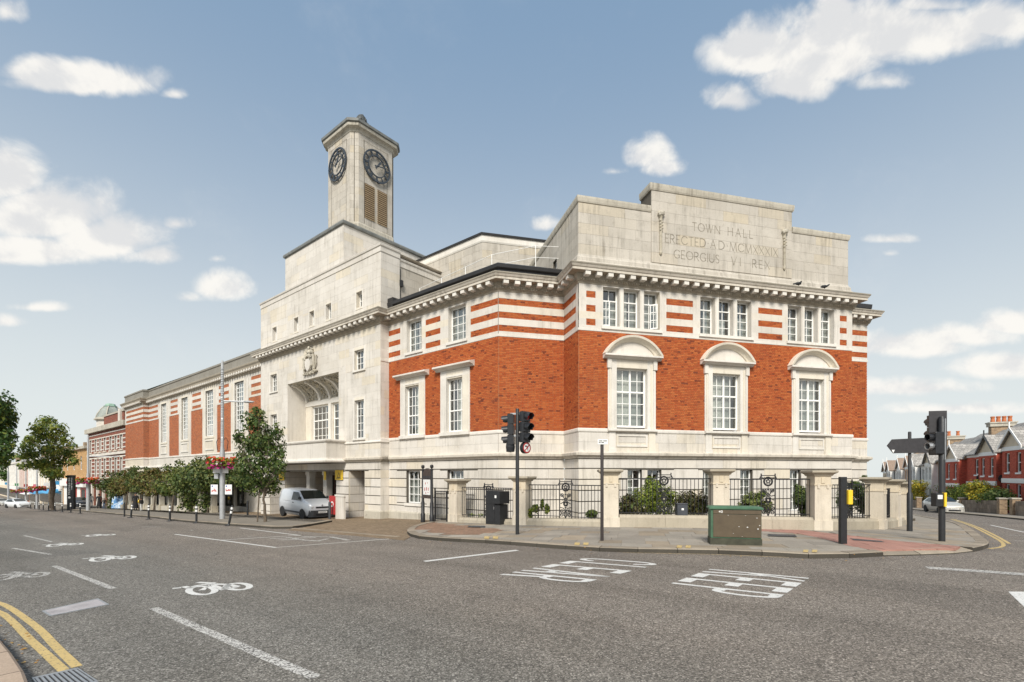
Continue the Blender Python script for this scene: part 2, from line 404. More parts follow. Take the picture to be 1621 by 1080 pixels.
def m_asphalt():
    a = Mat('worn_asphalt'); pos = a.geo('Position')
    v = a.node('ShaderNodeTexVoronoi'); v.inputs['Scale'].default_value = 76; a.L(pos, v.inputs['Vector'])
    sep = a.node('ShaderNodeSeparateColor'); a.L(v.outputs['Color'], sep.inputs[0])
    chips = a.ramp(sep.outputs[0], [(0, (.034, .031, .027)), (.34, (.100, .093, .080)), (.72, (.185, .172, .150)), (.94, (.33, .31, .275)), (1, (.52, .49, .45))])
    v2 = a.node('ShaderNodeTexVoronoi'); v2.inputs['Scale'].default_value = 36; a.L(pos, v2.inputs['Vector'])
    sp2 = a.node('ShaderNodeSeparateColor'); a.L(v2.outputs['Color'], sp2.inputs[0])
    chips = a.mix(.28, chips, a.ramp(sp2.outputs[1], [(.2, (.08, .076, .07)), (.9, (.24, .228, .21))]))
    # the buff-pink older surfacing by the kerb and the newer grey strip, split along the street
    sepp = a.node('ShaderNodeSeparateXYZ'); a.L(pos, sepp.inputs[0])
    ncoord = a.math('ADD', a.math('ADD', a.math('MULTIPLY', sepp.outputs[0], PD.x), a.math('MULTIPLY', sepp.outputs[1], PD.y)), -C1.dot(PD))
    wob = a.math('MULTIPLY', a.math('SUBTRACT', a.noise(.35, 4, .6, pos), .5), 1.6); nn = a.math('ADD', ncoord, wob)
    pink = a.ramp(a.math('DIVIDE', a.math('ADD', nn, 22.0), 22.0), [(.40, 0.0), (.50, 1.0)])
    chips = a.mix(a.math('MULTIPLY', pink, .42), chips, a.mix(1.0, chips, (1.28, 1.10, 1.0), 'MULTIPLY'))
    big = a.noise(.28, 5, .6, pos); chips = a.mix(a.ramp(big, [(.35, .0), (.7, .55)]), chips, a.mix(1.0, chips, (1.32, 1.28, 1.24), 'MULTIPLY'))
    scoord = a.math('ADD', a.math('ADD', a.math('MULTIPLY', sepp.outputs[0], SD.x), a.math('MULTIPLY', sepp.outputs[1], SD.y)), -C1.dot(SD))
    cmbt = a.node('ShaderNodeCombineXYZ'); a.L(a.math('MULTIPLY', scoord, .06), cmbt.inputs[0]); a.L(a.math('MULTIPLY', ncoord, .9), cmbt.inputs[1])
    trk = a.noise(1.0, 4, .55, cmbt.outputs[0]); chips = a.mix(a.ramp(trk, [(.46, .0), (.66, .55)]), chips, a.mix(1.0, chips, (.66, .655, .64), 'MULTIPLY'))
    oil = a.noise(2.4, 3, .5, pos); chips = a.mix(a.ramp(oil, [(.68, .0), (.76, .45)]), chips, a.mix(1.0, chips, (.5, .49, .48), 'MULTIPLY'))
    tyre = a.noise(.9, 5, .62, pos, (1, 1, 1)); chips = a.mix(a.ramp(tyre, [(.52, .0), (.8, .5)]), chips, a.mix(1.0, chips, (.62, .62, .62), 'MULTIPLY'))
    # hairline cracks
    vc = a.node('ShaderNodeTexVoronoi', feature='DISTANCE_TO_EDGE'); vc.inputs['Scale'].default_value = .33
    dn = a.noise(1.6, 6, .7, pos, None, 'Color'); mv = a.mix(.42, pos, dn); a.L(mv, vc.inputs['Vector'])
    crk = a.math('MULTIPLY', a.ramp(vc.outputs['Distance'], [(0, 1.0), (.0045, 0.0)]), a.ramp(a.noise(.25, 2, .5, pos), [(.5, 0.0), (.62, .8)]))
    chips = a.mix(crk, chips, (.018, .017, .016))
    a.bump(sep.outputs[0], .55, .008)
    return a.set(chips, .86, spec=.3)
M_road = m_asphalt()
def m_paint(name, c, wear=.5):
    a = Mat(name); pos = a.geo('Position'); n = a.noise(24, 6, .7, pos); v = a.node('ShaderNodeTexVoronoi'); v.inputs['Scale'].default_value = 62; a.L(pos, v.inputs['Vector'])
    s = a.node('ShaderNodeSeparateColor'); a.L(v.outputs['Color'], s.inputs[0])
    f = a.ramp(a.math('ADD', a.math('MULTIPLY', n, .7), a.math('MULTIPLY', s.outputs[0], .42)), [(.78 - wear * .42, 0.0), (.9 - wear * .3, 1.0)])
    c2 = a.mix(a.noise(5, 4, .6, pos), c, tuple(x * .72 for x in c)); a.bump(s.outputs[0], .3, .006)
    return a.set(a.mix(f, c2, (.10, .092, .084)), .75)
M_mark = m_paint('white_road_paint', (.70, .69, .66), .18)
M_mark_worn = m_paint('worn_white_road_paint', (.62, .60, .56), .72)
M_mark_yellow = m_paint('yellow_road_paint', (.60, .44, .18), .25)
M_mark_yellow_pale = m_paint('faded_yellow_road_paint', (.52, .40, .23), .60)
def m_paving(name, c, var=.16, stain=.4):
    a = Mat(name); pos = a.geo('Position'); oi = a.node('ShaderNodeObjectInfo').outputs['Random']
    cc = a.ramp(oi, [(0, tuple(v * (1 - var) for v in c)), (.6, c), (1, tuple(v * (1 + var) for v in c))])
    n = a.noise(1.3, 6, .65, pos); cc = a.mix(a.ramp(n, [(.4, 0.0), (.7, stain)]), cc, tuple(v * .55 for v in c))
    f = a.noise(55, 4, .7, pos); cc = a.mix(.35, cc, a.ramp(f, [(.3, .2), (.7, .8)]), 'OVERLAY')
    sp = a.noise(9, 3, .6, pos); cc = a.mix(a.ramp(sp, [(.68, 0.0), (.76, .5)]), cc, tuple(v * .45 for v in c))
    a.bump(f, .3, .006); return a.set(cc, .88, spec=.25)
M_slab = m_paving('grey_paving_slab', (.285, .255, .215))
M_pave = m_paving('concrete_pavement', (.25, .222, .185))
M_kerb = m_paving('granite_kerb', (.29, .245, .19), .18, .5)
M_kerb_face = m_paving('shaded_kerb_face', (.07, .062, .05), .2, .4)  # upright face coloured dark to stand for its shaded side
M_tactile = m_paving('red_tactile_paving', (.36, .195, .155), .12, .4)
M_brickpave = m_brick_tex('brown_clay_pavers', [(.185, .135, .09), (.225, .165, .108), (.255, .19, .125), (.29, .215, .145)], (.12, .095, .065), .21, .105, .008, .55)
M_redpave = m_brick_tex('reddish_pavers', [(.21, .13, .09), (.25, .155, .105), (.285, .18, .125), (.32, .2, .14)], (.16, .125, .09), .21, .105, .006, .5)
M_soil = plain('garden_soil', (.07, .055, .035), .95, 0, .4, 4)
M_ground = plain('distant_ground', (.10, .095, .07), .95, 0, .3, .2)
def m_leaf(name, c0, c1, c2, trans=.25):
    a = Mat(name); rn = a.geo('Random Per Island'); pos = a.geo('Position'); big = a.noise(.9, 3, .5, pos)
    f = a.math('ADD', a.math('MULTIPLY', rn, .6), a.math('MULTIPLY', big, .4)); c = a.ramp(f, [(.2, c0), (.5, c1), (.82, c2)])
    a.set(c, .55, spec=.35)
    t = a.node('ShaderNodeBsdfTranslucent'); a.L(c, t.inputs['Color']); m = a.node('ShaderNodeMixShader'); m.inputs[0].default_value = trans
    a.L(a.b.outputs[0], m.inputs[1]); a.L(t.outputs[0], m.inputs[2]); a.L(m.outputs[0], a.out.inputs[0]); return a.m
M_leaf_syc = m_leaf('sycamore_leaf', (.028, .058, .014), (.075, .125, .03), (.20, .23, .07), .4)
M_leaf_plane = m_leaf('plane_tree_leaf', (.11, .155, .025), (.23, .28, .05), (.40, .40, .09), .45)
M_leaf_dark = m_leaf('dark_tree_leaf', (.03, .07, .015), (.06, .12, .027), (.13, .2, .05), .35)
M_leaf_hedge = m_leaf('climber_leaf', (.03, .055, .014), (.075, .115, .027), (.17, .17, .05), .3)
M_leaf_rust = m_leaf('rusty_climber_leaf', (.06, .058, .018), (.13, .11, .03), (.20, .135, .04), .35)
M_leaf_bright = m_leaf('bright_shrub_leaf', (.08, .13, .018), (.18, .24, .03), (.34, .36, .06), .35)
M_leaf_yellow = m_leaf('golden_shrub_leaf', (.20, .19, .02), (.42, .34, .03), (.60, .46, .05))
M_leaf_garden = m_leaf('garden_leaf', (.06, .10, .022), (.13, .175, .04), (.25, .26, .07), .35)
M_leaf_brown = m_leaf('brown_green_leaf', (.05, .045, .02), (.09, .08, .03), (.15, .13, .05))
M_petal_pink = m_leaf('magenta_petal', (.35, .02, .14), (.52, .04, .22), (.65, .09, .3))
M_petal_red = m_leaf('red_orange_petal', (.5, .03, .02), (.62, .07, .03), (.75, .16, .07))
M_petal_white = m_leaf('white_petal', (.6, .5, .5), (.7, .62, .6), (.8, .75, .72))
M_bark = plain('tree_bark', (.115, .09, .065), .95, 0, .35, 9, .6)
M_rubber = plain('tyre_rubber', (.02, .02, .02), .8)
M_alloy = plain('wheel_trim', (.36, .37, .38), .4, .5)
M_carglass = plain('car_glass', (.012, .017, .016), .06, 0, .1, 3, 0, .8)
M_van = plain('silver_van_paint', (.60, .62, .65), .35, .15, .04, 2, 0, .5, .6)
M_carsilver = plain('pale_silver_car_paint', (.55, .54, .50), .3, .3, .04, 2, 0, .5, .6)
M_carwhite = plain('white_car_paint', (.70, .72, .73), .3, 0, .04, 2, 0, .5, .6)
M_cardark = plain('dark_car_paint', (.03, .035, .045), .25, .2, .1, 2, 0, .5, .6)
M_trim = plain('grey_black_bumper', (.045, .048, .052), .6, 0, .15)
M_headlight = plain('headlight_glass', (.55, .57, .58), .12, 0, .15, 20)
M_skin = plain('skin', (.30, .17, .11), .6)
M_cloth_black = plain('black_cloth', (.016, .015, .017), .9)
M_cloth_white = plain('white_shirt', (.62, .62, .60), .9)
M_cloth_blue = plain('blue_jeans', (.07, .11, .2), .9)
M_hair = plain('dark_hair', (.015, .012, .01), .6)
M_louvre = plain('brown_louvre', (.34, .25, .145), .8, 0, .25, 8)
M_urn = plain('dark_bronze_urn', (.055, .06, .06), .6, .2, .3, 8)
M_clock = plain('blue_black_clock_iron', (.045, .055, .068), .5, .1, .2, 10)
def m_one(src, rnd=True):
    """same stone for a block that is an object of its own: its tint comes from the object"""
    mt = src.copy(); mt.name = src.name + '_single'; nt = mt.node_tree; oi = nt.nodes.new('ShaderNodeObjectInfo')
    for l in list(nt.links):
        if l.from_socket.name == 'Random Per Island': nt.links.new(oi.outputs['Random'], l.to_socket)
    return mt
M_ONE = {m.name: m_one(m) for m in (M_stone_block, M_stone_attic)}
M_stone_pier = m_stone('pier_stone', (.60, .535, .44), .06, .35, streak=.45)
M_notice = plain('brown_black_board', (.06, .042, .035), .6, 0, .2)
M_post_brown = plain('brown_black_post', (.035, .027, .025), .5)
M_cab_green = plain('dull_green_cabinet', (.05, .115, .065), .6, 0, .2, 5)
M_cab_dark = plain('dirty_cabinet_base', (.05, .05, .032), .8, 0, .35, 6)
M_cab_slate = plain('slate_grey_cabinet', (.045, .05, .06), .6, 0, .15)
M_blue = plain('blue_print', (.03, .08, .35), .6)
def m_cab_brown():
    a = Mat('brown_weathered_door'); n = a.noise(3.5, 7, .7); c = a.ramp(n, [(.3, (.072, .052, .031)), (.7, (.105, .078, .046))]); n2 = a.noise(16, 6, .7); c = a.mix(a.ramp(n2, [(.62, 0.0), (.72, .6)]), c, (.05, .032, .02)); a.bump(n2, .2, .01); return a.set(c, .6)
M_cab_brown = m_cab_brown()
M_leadroof = plain('grey_green_lead_roof', (.24, .26, .235), .8, 0, .3, 1)
M_green = plain('green_lettering', (.05, .25, .09), .6)
M_blue2 = plain('bright_blue_sign', (.06, .30, .55), .6)
M_pinksign = plain('pink_sign', (.6, .16, .22), .6)
M_terracotta = plain('terracotta_pot', (.46, .15, .06), .8, 0, .2)
M_tile = plain('brown_roof_tile', (.26, .19, .145), .85, 0, .25, 8)
M_blockwall = m_paving('brown_block_wall', (.27, .215, .165), .25, .4)
def m_bluepat():
    a = Mat('blue_white_pattern'); n = a.noise(2.2, 3, .6, None, None, 'Fac', 1.5); return a.set(a.ramp(n, [(.35, (.03, .09, .25)), (.48, (.12, .3, .55)), (.58, (.6, .65, .7)), (.7, (.2, .4, .6))]), .6)
M_bluepattern = m_bluepat()
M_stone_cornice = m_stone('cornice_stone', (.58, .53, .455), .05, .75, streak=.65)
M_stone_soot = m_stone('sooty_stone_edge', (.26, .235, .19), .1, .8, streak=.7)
M_stone_bed = m_stone('dirty_shaded_stone', (.36, .315, .25), .08, .6, streak=.5)  # grime plus the shade below the cornice, both put into the colour
M_parapet = m_stone('grey_weathered_parapet', (.25, .235, .205), .1, .8, streak=.7)
M_road_patch = M_road.copy(); M_road_patch.name = 'asphalt_patch'
_b = M_road_patch.node_tree.nodes['Principled BSDF']; _l = _b.inputs['Base Color'].links[0].from_socket; _x = M_road_patch.node_tree.nodes.new('ShaderNodeMix'); _x.data_type = 'RGBA'; _x.blend_type = 'MULTIPLY'; _x.inputs[0].default_value = 1; _x.inputs[7].default_value = (.86, .865, .87, 1); M_road_patch.node_tree.links.new(_l, _x.inputs[6]); M_road_patch.node_tree.links.new(_x.outputs[2], _b.inputs['Base Color'])
M_render_shop = plain('dull_pale_render', (.52, .50, .46), .85, 0, .15, 1.5)
M_leaf_fallen = m_leaf('fallen_leaf', (.25, .12, .03), (.42, .22, .05), (.5, .32, .10))
M_stone_dirty = m_stone('dirty_low_wall_stone', (.40, .355, .28), .1, .95, streak=.5)
# ---------------------------------------------------------------- ground, road, pavements
ROAD = -0.11
CREASES = [(SD, -60), (SD, -8), (SD, -4), (SD, 4), (SD, 150), (PD, -1), (PD, 110)]
def drape_mesh(name, polys, off, mat, skirt=0.0, extra=()):
    bm = bmesh.new()
    for pl in polys:
        vs = [bm.verts.new((p[0], p[1], 0)) for p in pl]
        f = bm.faces.new(vs)
    bmesh.ops.triangulate(bm, faces=[f for f in bm.faces if len(f.verts) > 4])
    for d, c in list(CREASES) + list(extra):
        o = C1 + d * c
        bmesh.ops.bisect_plane(bm, geom=bm.verts[:] + bm.edges[:] + bm.faces[:], dist=1e-5, plane_co=(o.x, o.y, 0), plane_no=(d.x, d.y, 0))
    if skirt:
        r = bmesh.ops.extrude_face_region(bm, geom=bm.faces[:])
        top = [v for v in r['geom'] if isinstance(v, bmesh.types.BMVert)]; ts = set(top)
        for v in bm.verts: v.co.z = G(v.co.x, v.co.y) + off - (0 if v in ts else skirt)
    else:
        for v in bm.verts: v.co.z = G(v.co.x, v.co.y) + off
    bmesh.ops.recalc_face_normals(bm, faces=bm.faces)
    if not skirt:
        for f in bm.faces:
            if f.normal.z < 0: f.normal_flip()
    me = bpy.data.meshes.new(name); bm.to_mesh(me); bm.free(); me.materials.append(mat)
    uvl = me.uv_layers.new(name='uv'); d = []
    for p in me.polygons:
        for li in p.loop_indices:
            c = me.vertices[me.loops[li].vertex_index].co; s, n = sn(c.x, c.y); d += [s, n]
    uvl.data.foreach_set('uv', d); return me
def drape(name, polys, off, mat, parent=None, skirt=0.0, kind=None, label=None):
    o = inst(name, drape_mesh(name, polys, off, mat, skirt), parent)
    return tag(o, label, None, None, kind)
def xy(px, py, off=0.0): p = gp(px, py, off); return (p.x, p.y)
def r2(px, py): return xy(px, py, ROAD)
def fsn(s, n): p = from_sn(s, n); return (p.x, p.y)

ss = [-160, -60, -30, -8, -4, 4, 40, 90, 150, 420]; nn = [-160, -60, -20, -1, 20, 60, 110, 420]
drape('ground', [[fsn(ss[i], nn[j]), fsn(ss[i + 1], nn[j]), fsn(ss[i + 1], nn[j + 1]), fsn(ss[i], nn[j + 1])] for i in range(len(ss) - 1) for j in range(len(nn) - 1)], -0.30, M_ground, kind='structure', label='ground around and beyond the street')
s2 = [-58, -30, -8, -4, 4, 40, 90, 150, 260]; n2 = [-40, -20, -1, 12, 40, 80, 108]
road = drape('road', [[fsn(s2[i], n2[j]), fsn(s2[i + 1], n2[j]), fsn(s2[i + 1], n2[j + 1]), fsn(s2[i], n2[j + 1])] for i in range(len(s2) - 1) for j in range(len(n2) - 1)], ROAD, M_road, kind='structure', label='worn grey asphalt road junction with painted markings')

KERB = [(680, 826), (662, 829.5), (650, 833.5), (642.6, 838.8), (648, 844.3), (664.4, 848.7), (711, 851.8), (769.6, 854), (852.6, 860), (909.6, 864), (972, 867.8), (1044, 868.6), (1116.7, 869.6), (1186.7, 871.2), (1261.9, 876.6), (1330, 877), (1384, 873.5), (1450, 872), (1519, 870), (1547.5, 866), (1568, 859.9), (1563, 854.6), (1547, 843), (1532, 832.8), (1519, 827.4), (1498, 823.3), (1470, 818.5), (1440, 812.5), (1415, 807)]
kerb_pts = [Vector(xy(*p)) for p in KERB]
def smooth_line(pts, it=2):
    for _ in range(it):
        q = [pts[0]]
        for a, b in zip(pts, pts[1:]): q += [a * .75 + b * .25, a * .25 + b * .75]
        pts = q + [pts[-1]]
    return pts
def resample(pts, step):
    out = [pts[0]]; acc = 0.0
    for a, b in zip(pts, pts[1:]):
        L = (b - a).length; d = step - acc
        while d <= L: out.append(a + (b - a) * (d / L)); d += step
        acc = (acc + L) % step
    return out
def offset_line(pts, w):
    q = []
    for k, p in enumerate(pts):
        d = (pts[min(k + 1, len(pts) - 1)] - pts[max(k - 1, 0)]).normalized(); q.append(p + Vector((-d.y, d.x)) * w)
    return q
kl = smooth_line(kerb_pts)
k_out = resample(kl, .92); k_in = offset_line(k_out, .27)
inner_side = [fsn(-13.9, 34), fsn(-13.4, 22), fsn(-12.9, 6.6), fsn(-10.5, 5.5), fsn(-5.6, 1.0), fsn(3.2, 1.0), fsn(3.2, -1.0)]
pave_poly = [tuple(p) for p in k_in] + inner_side
pav = drape('pavement', [pave_poly], -0.014, M_pave, None, .25, 'structure', 'corner pavement of grey slabs in front of the town hall')
def kerb_stone(a, b, ai, bi, drop=0.0, tp=M_kerb):
    m = MB(); e = .006; d = (b - a).normalized() * e
    P = lambda q, z: (q.x, q.y, G(q.x, q.y) + z)
    a2, b2, ai2, bi2 = a + d, b - d, ai + d, bi - d; c = (ai2 - a2).normalized() * .025
    j = random.uniform(-.004, .004)
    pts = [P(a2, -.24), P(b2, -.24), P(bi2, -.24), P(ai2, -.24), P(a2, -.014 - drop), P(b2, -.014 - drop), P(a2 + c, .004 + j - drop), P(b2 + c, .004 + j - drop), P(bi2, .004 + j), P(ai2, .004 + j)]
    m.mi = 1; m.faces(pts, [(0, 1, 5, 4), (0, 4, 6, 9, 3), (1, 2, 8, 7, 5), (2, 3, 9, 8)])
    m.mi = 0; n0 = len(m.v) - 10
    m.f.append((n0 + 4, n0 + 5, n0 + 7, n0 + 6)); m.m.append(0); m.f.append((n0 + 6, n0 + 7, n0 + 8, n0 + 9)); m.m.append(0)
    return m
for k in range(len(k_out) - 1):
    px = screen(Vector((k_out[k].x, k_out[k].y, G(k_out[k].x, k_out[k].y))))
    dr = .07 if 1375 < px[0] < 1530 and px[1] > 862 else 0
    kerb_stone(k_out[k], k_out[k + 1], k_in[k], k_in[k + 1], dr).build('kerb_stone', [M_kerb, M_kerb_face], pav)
# slabs of the corner pavement, each its own stone
def clip(poly, rect_pts):
    out = poly
    for i in range(len(rect_pts)):
        a, b = rect_pts[i], rect_pts[(i + 1) % len(rect_pts)]; ed = b - a; inp = out; out = []
        if not inp: break
        side = lambda p: ed.x * (p.y - a.y) - ed.y * (p.x - a.x)
        for j in range(len(inp)):
            p, q = inp[j - 1], inp[j]; sp, sq = side(p), side(q)
            if sq >= 0:
                if sp < 0: out.append(p + (q - p) * (sp / (sp - sq)))
                out.append(q)
            elif sp >= 0: out.append(p + (q - p) * (sp / (sp - sq)))
    return out
def area(p): return abs(sum(p[i - 1].x * p[i].y - p[i].x * p[i - 1].y for i in range(len(p)))) / 2
tact = [Vector(xy(*p)) for p in [(1205, 836.5), (1262, 838.5), (1420, 856.5), (1522, 865.3), (1512, 868.5), (1384, 871.5), (1345, 864.5), (1262, 844.5), (1205, 841)]]
def in_poly(p, poly):
    c = False
    for i in range(len(poly)):
        a, b = poly[i - 1], poly[i]
        if (a.y > p.y) != (b.y > p.y) and p.x < (b.x - a.x) * (p.y - a.y) / (b.y - a.y) + a.x: c = not c
    return c
slab_zone = [Vector(p) for p in pave_poly]
ux = (Vector(xy(1186, 871)) - Vector(xy(909, 864))).normalized(); uy = Vector((-ux.y, ux.x)); so = Vector(xy(909, 864))
slabs = []
red_zone = [Vector(xy(*p)) for p in [(668, 829), (692, 826), (800, 838), (770, 846), (700, 846), (655, 838)]]
for r_ in range(-3, 34):
    shift = random.choice((0, .3, .45, .15)); cx_ = -14.0 + shift
    while cx_ < 14:
        w = random.choice((.6, .75, .9)) ; g = .004
        cell = [so + ux * (cx_ + g) + uy * (r_ * .62 + g), so + ux * (cx_ + w - g) + uy * (r_ * .62 + g), so + ux * (cx_ + w - g) + uy * (r_ * .62 + .62 - g), so + ux * (cx_ + g) + uy * (r_ * .62 + .62 - g)]
        cx_ += w
        pl = clip(slab_zone, cell)
        if len(pl) < 3 or area(pl) < .03: continue
        c = sum(pl, Vector((0, 0))) / len(pl)
        if in_poly(c, tact) or in_poly(c, red_zone) or c.y < 5: continue
        px, py = screen(Vector((c.x, c.y, G(c.x, c.y))))
        if not (640 < px < 1600): continue
        slabs.append((area(pl) / c.y ** 3, pl))
slabs.sort(key=lambda q: -q[0])
M_SL = [M_slab, m_paving('warm_paving_slab', (.29, .24, .18)), m_paving('pale_paving_slab', (.31, .28, .235))]
for k, (_, pl) in enumerate(slabs[:290]):
    m = MB(); j = random.uniform(-.003, .003); tl = [random.uniform(-.002, .002) for _ in pl]
    top = [(p.x, p.y, G(p.x, p.y) + j + t) for p, t in zip(pl, tl)]; bot = [(p.x, p.y, G(p.x, p.y) - .05) for p in pl]
    m.prism(bot, top); m.build('paving_slab', random.choices(M_SL, (7, 2, 1))[0], pav)
def grid_tiles(poly, size, name, mat, parent, off=.0, gap=.004, most=290):
    o, a, b = poly[0], ux, uy; n = 0; rest = MB()
    xs = [(p - o).dot(a) for p in poly]; ys = [(p - o).dot(b) for p in poly]; cells = []
    for i in range(int(min(xs) / size) - 1, int(max(xs) / size) + 2):
        for j in range(int(min(ys) / size) - 1, int(max(ys) / size) + 2):
            c = [o + a * (i * size + gap) + b * (j * size + gap), o + a * ((i + 1) * size - gap) + b * (j * size + gap), o + a * ((i + 1) * size - gap) + b * ((j + 1) * size - gap), o + a * (i * size + gap) + b * ((j + 1) * size - gap)]
            pl = clip(poly, c)
            if len(pl) > 2 and area(pl) > .01: cells.append((sum(p.y for p in pl) / len(pl), pl))
    cells.sort(key=lambda q: q[0])
    for k, (_, pl) in enumerate(cells):
        jz = random.uniform(-.002, .002); top = [(p.x, p.y, G(p.x, p.y) + off + jz) for p in pl]; bot = [(p.x, p.y, G(p.x, p.y) - .05) for p in pl]
        m = MB() if k < most else rest
        m.prism(bot, top)
        if k < most: m.build(name, mat, parent)
    if rest.v: rest.build(name, mat, parent, kind='stuff')
tact.reverse() if sum(tact[i - 1].x * tact[i].y - tact[i].x * tact[i - 1].y for i in range(len(tact))) < 0 else None
grid_tiles(tact, .4, 'tactile_tile', M_tactile, pav, .004)
drape('reddish_paving', [[tuple(p) for p in red_zone]], -.008, M_redpave, pav)
for (a, b, c, d) in [((1215, 846), (1258, 847), (1262, 850.5), (1216, 849.5)), ((1345, 853), (1395, 857), (1400, 859), (1352, 856)), ((742, 832.5), (768, 833), (768, 835.5), (740, 835))]:
    drape('manhole_cover', [[xy(*a), xy(*b), xy(*c), xy(*d)]], .012, M_trim, pav)

# left pavement, forecourt and the drop in front of the entrance
KL = [(528, 823), (513, 825.6), (480, 831.2), (453, 834.2), (435.6, 833.8), (420, 832.4), (364, 829), (318, 825.6), (280, 822.5), (251.5, 818.6), (238, 817.3), (197, 814), (127, 807.8), (95, 804.9)]
kl2 = [Vector(xy(*p)) for p in KL]; s_last, n_last = sn(*kl2[-1])
kl2 += [Vector(fsn(s_last + 25, n_last + .2)), Vector(fsn(s_last + 70, n_last + .2)), Vector(fsn(s_last + 160, n_last + .2))]
kl2.reverse(); kl2 = smooth_line(kl2, 1)
k2_out = resample(kl2, 1.2); k2_in = offset_line(k2_out, .27)
left_poly = [tuple(p) for p in k2_in] + [fsn(8.2, -4.2), fsn(8.6, -3.4), fsn(26, -3.4), fsn(60, -3.0), fsn(60, 1.2), fsn(240, 1.2)]
pav2 = drape('pavement_west', [left_poly], -0.004, M_pave, None, .25, 'structure', 'long pavement along the far side of the street')
pav2.name = 'high_street_pavement'
for k in range(len(k2_out) - 1):
    if k2_out[k].y > 62: continue
    kerb_stone(k2_out[k], k2_out[k + 1], k2_in[k], k2_in[k + 1]).build('kerb_stone', [M_kerb, M_kerb_face], pav2)
fore_poly = [xy(643.5, 838.5), xy(649, 845.5), xy(640, 850.2), xy(560, 843.5), xy(453, 835.2), xy(480, 831.6), xy(513, 826), xy(528, 823), fsn(8.2, -4.2), fsn(26, -3.4), fsn(60, -3.0), fsn(60, 2.2), fsn(-1, 2.2), fsn(-1, 1.0), fsn(3.0, 1.0), fsn(3.0, -1.0), xy(680, 826), xy(655, 832)]
drape('forecourt', [fore_poly], -.098, M_brickpave, None, .2, 'structure', 'brown block paved crossover and forecourt at the entrance')
edge = smooth_line([Vector(xy(*p, -.08)) for p in [(451, 835.2), (500, 838.8), (560, 843.8), (642, 850.6)]])
for k, (a, b) in enumerate(zip(resample(edge, .9), resample(edge, .9)[1:])):
    w = Vector((-(b - a).y, (b - a).x)).normalized() * .16; q = [a, b, b + w, a + w]
    m = MB(); m.prism([(p.x, p.y, G(p.x, p.y) - .2) for p in q], [(p.x, p.y, G(p.x, p.y) - .088) for p in q]); m.build('channel_stone', M_kerb, pav2)
# garden between railings and building
drape('garden_bed', [[fsn(2.8, -.9), fsn(-6.0, -.6), fsn(-11.9, 3.5), fsn(-13.4, 6.2), fsn(-13.7, 12), (C4.x + 4, C4.y + 1), tuple(C4 + RD * -3), tuple(C2), tuple(C1 + PD * 1)]], .10, M_soil, None, .3, 'structure', 'planted soil bed between railings and town hall')
# near left corner and the far side of the side road
NL = [(-260, 905), (-60, 960), (0, 1008), (28, 1046), (50, 1082), (60, 1130), (55, 1300)]
nl = smooth_line([Vector(xy(*p)) for p in NL], 1); nlr = resample(nl, .9); nlr.reverse(); nli = offset_line(nlr, .3)
pav3 = drape('near_pavement', [[tuple(p) for p in nli] + [fsn(60, -24), fsn(60, -38), fsn(-30, -38), fsn(-30, -24)]], -.005, M_slab, None, .25, 'structure', 'near pavement corner at the bottom left')
M_kerbpink = m_paving('pinkish_granite_kerb', (.43, .33, .25), .12, .3)
nli2 = offset_line(nlr, .32)
for k in range(len(nlr) - 1): kerb_stone(nlr[k], nlr[k + 1], nli2[k], nli2[k + 1]).build('kerb_stone', [M_kerbpink, M_kerb_face], pav3)
FK = [(1760, 834), (1621, 821), (1521.5, 811.9), (1446, 806), (1400, 802.5), (1370, 800)]
fk = resample(smooth_line([Vector(xy(*p)) for p in FK], 1), 1.6); fki = offset_line(fk, -.27)
HD = Vector((math.sin(R(27)), math.cos(R(27)))); HN = Vector((-HD.y, HD.x)); H0 = Vector((38.2, 37.5))
WGD = Wall(H0, HD, HN)
hp = lambda t, o: tuple(H0 + HD * t + HN * o)
fki2 = [tuple(p) for p in fki]
pav4 = drape('side_road_pavement', [fki2 + [hp(60, 0), hp(60, -8), hp(-25, -8), hp(-25, 0)]], -.004, M_slab, None, .25, 'structure', 'pavement in front of the terraced houses')
for k in range(len(fk) - 1): kerb_stone(fk[k + 1], fk[k], fki[k + 1], fki[k]).build('kerb_stone', [M_kerb, M_kerb_face], pav4)

# ---------------------------------------------------------------- road markings (flat paint on the road)
MK = ROAD + .004
def rq(name, pts, mat=M_mark, off=MK, label=None): return drape(name, [[xy(*p, ROAD) for p in pts]], off, mat, road, label=label)
def stroke_polys(pts, w):
    pts = [Vector(p) for p in pts]; L = offset_line(pts, w / 2); Rr = offset_line(pts, -w / 2)
    return [[tuple(L[k]), tuple(L[k + 1]), tuple(Rr[k + 1]), tuple(Rr[k])] for k in range(len(pts) - 1)]
def rstroke(name, px, w, mat=M_mark, label=None, sm=0):
    pts = [Vector(xy(*p, ROAD)) for p in px]
    if sm: pts = smooth_line(pts, sm)
    return drape(name, stroke_polys(pts, w), MK, mat, road, label=label)
for k, pts in enumerate([[(-20, 873), (90, 870), (165, 874), (60, 884), (-20, 886)], [(1290, 905), (1480, 925), (1640, 950), (1640, 985), (1440, 955), (1260, 925)], [(170, 838), (236, 829), (262, 831), (200, 842)]]): drape('asphalt_patch', [[r2(*p) for p in pts]], ROAD + .0015, M_road_patch, road)
rstroke('lane_line', [(85.6, 896), (179, 932)], .12, M_mark_worn)
rstroke('lane_line', [(243, 963), (330, 1001), (420, 1040), (500, 1073)], .12, M_mark_worn)
rstroke('lane_line', [(20, 868), (80, 878)], .1, M_mark_worn); rstroke('lane_line', [(38, 848), (82, 858)], .1, M_mark_worn)
rstroke('lane_line', [(20, 824), (50, 822.5)], .12, M_mark)
rstroke('lane_line', [(225, 834.3), (254, 834.5)], .1, M_mark_worn)
rstroke('stop_line', [(672, 889), (819, 871.3)], .17, M_mark)
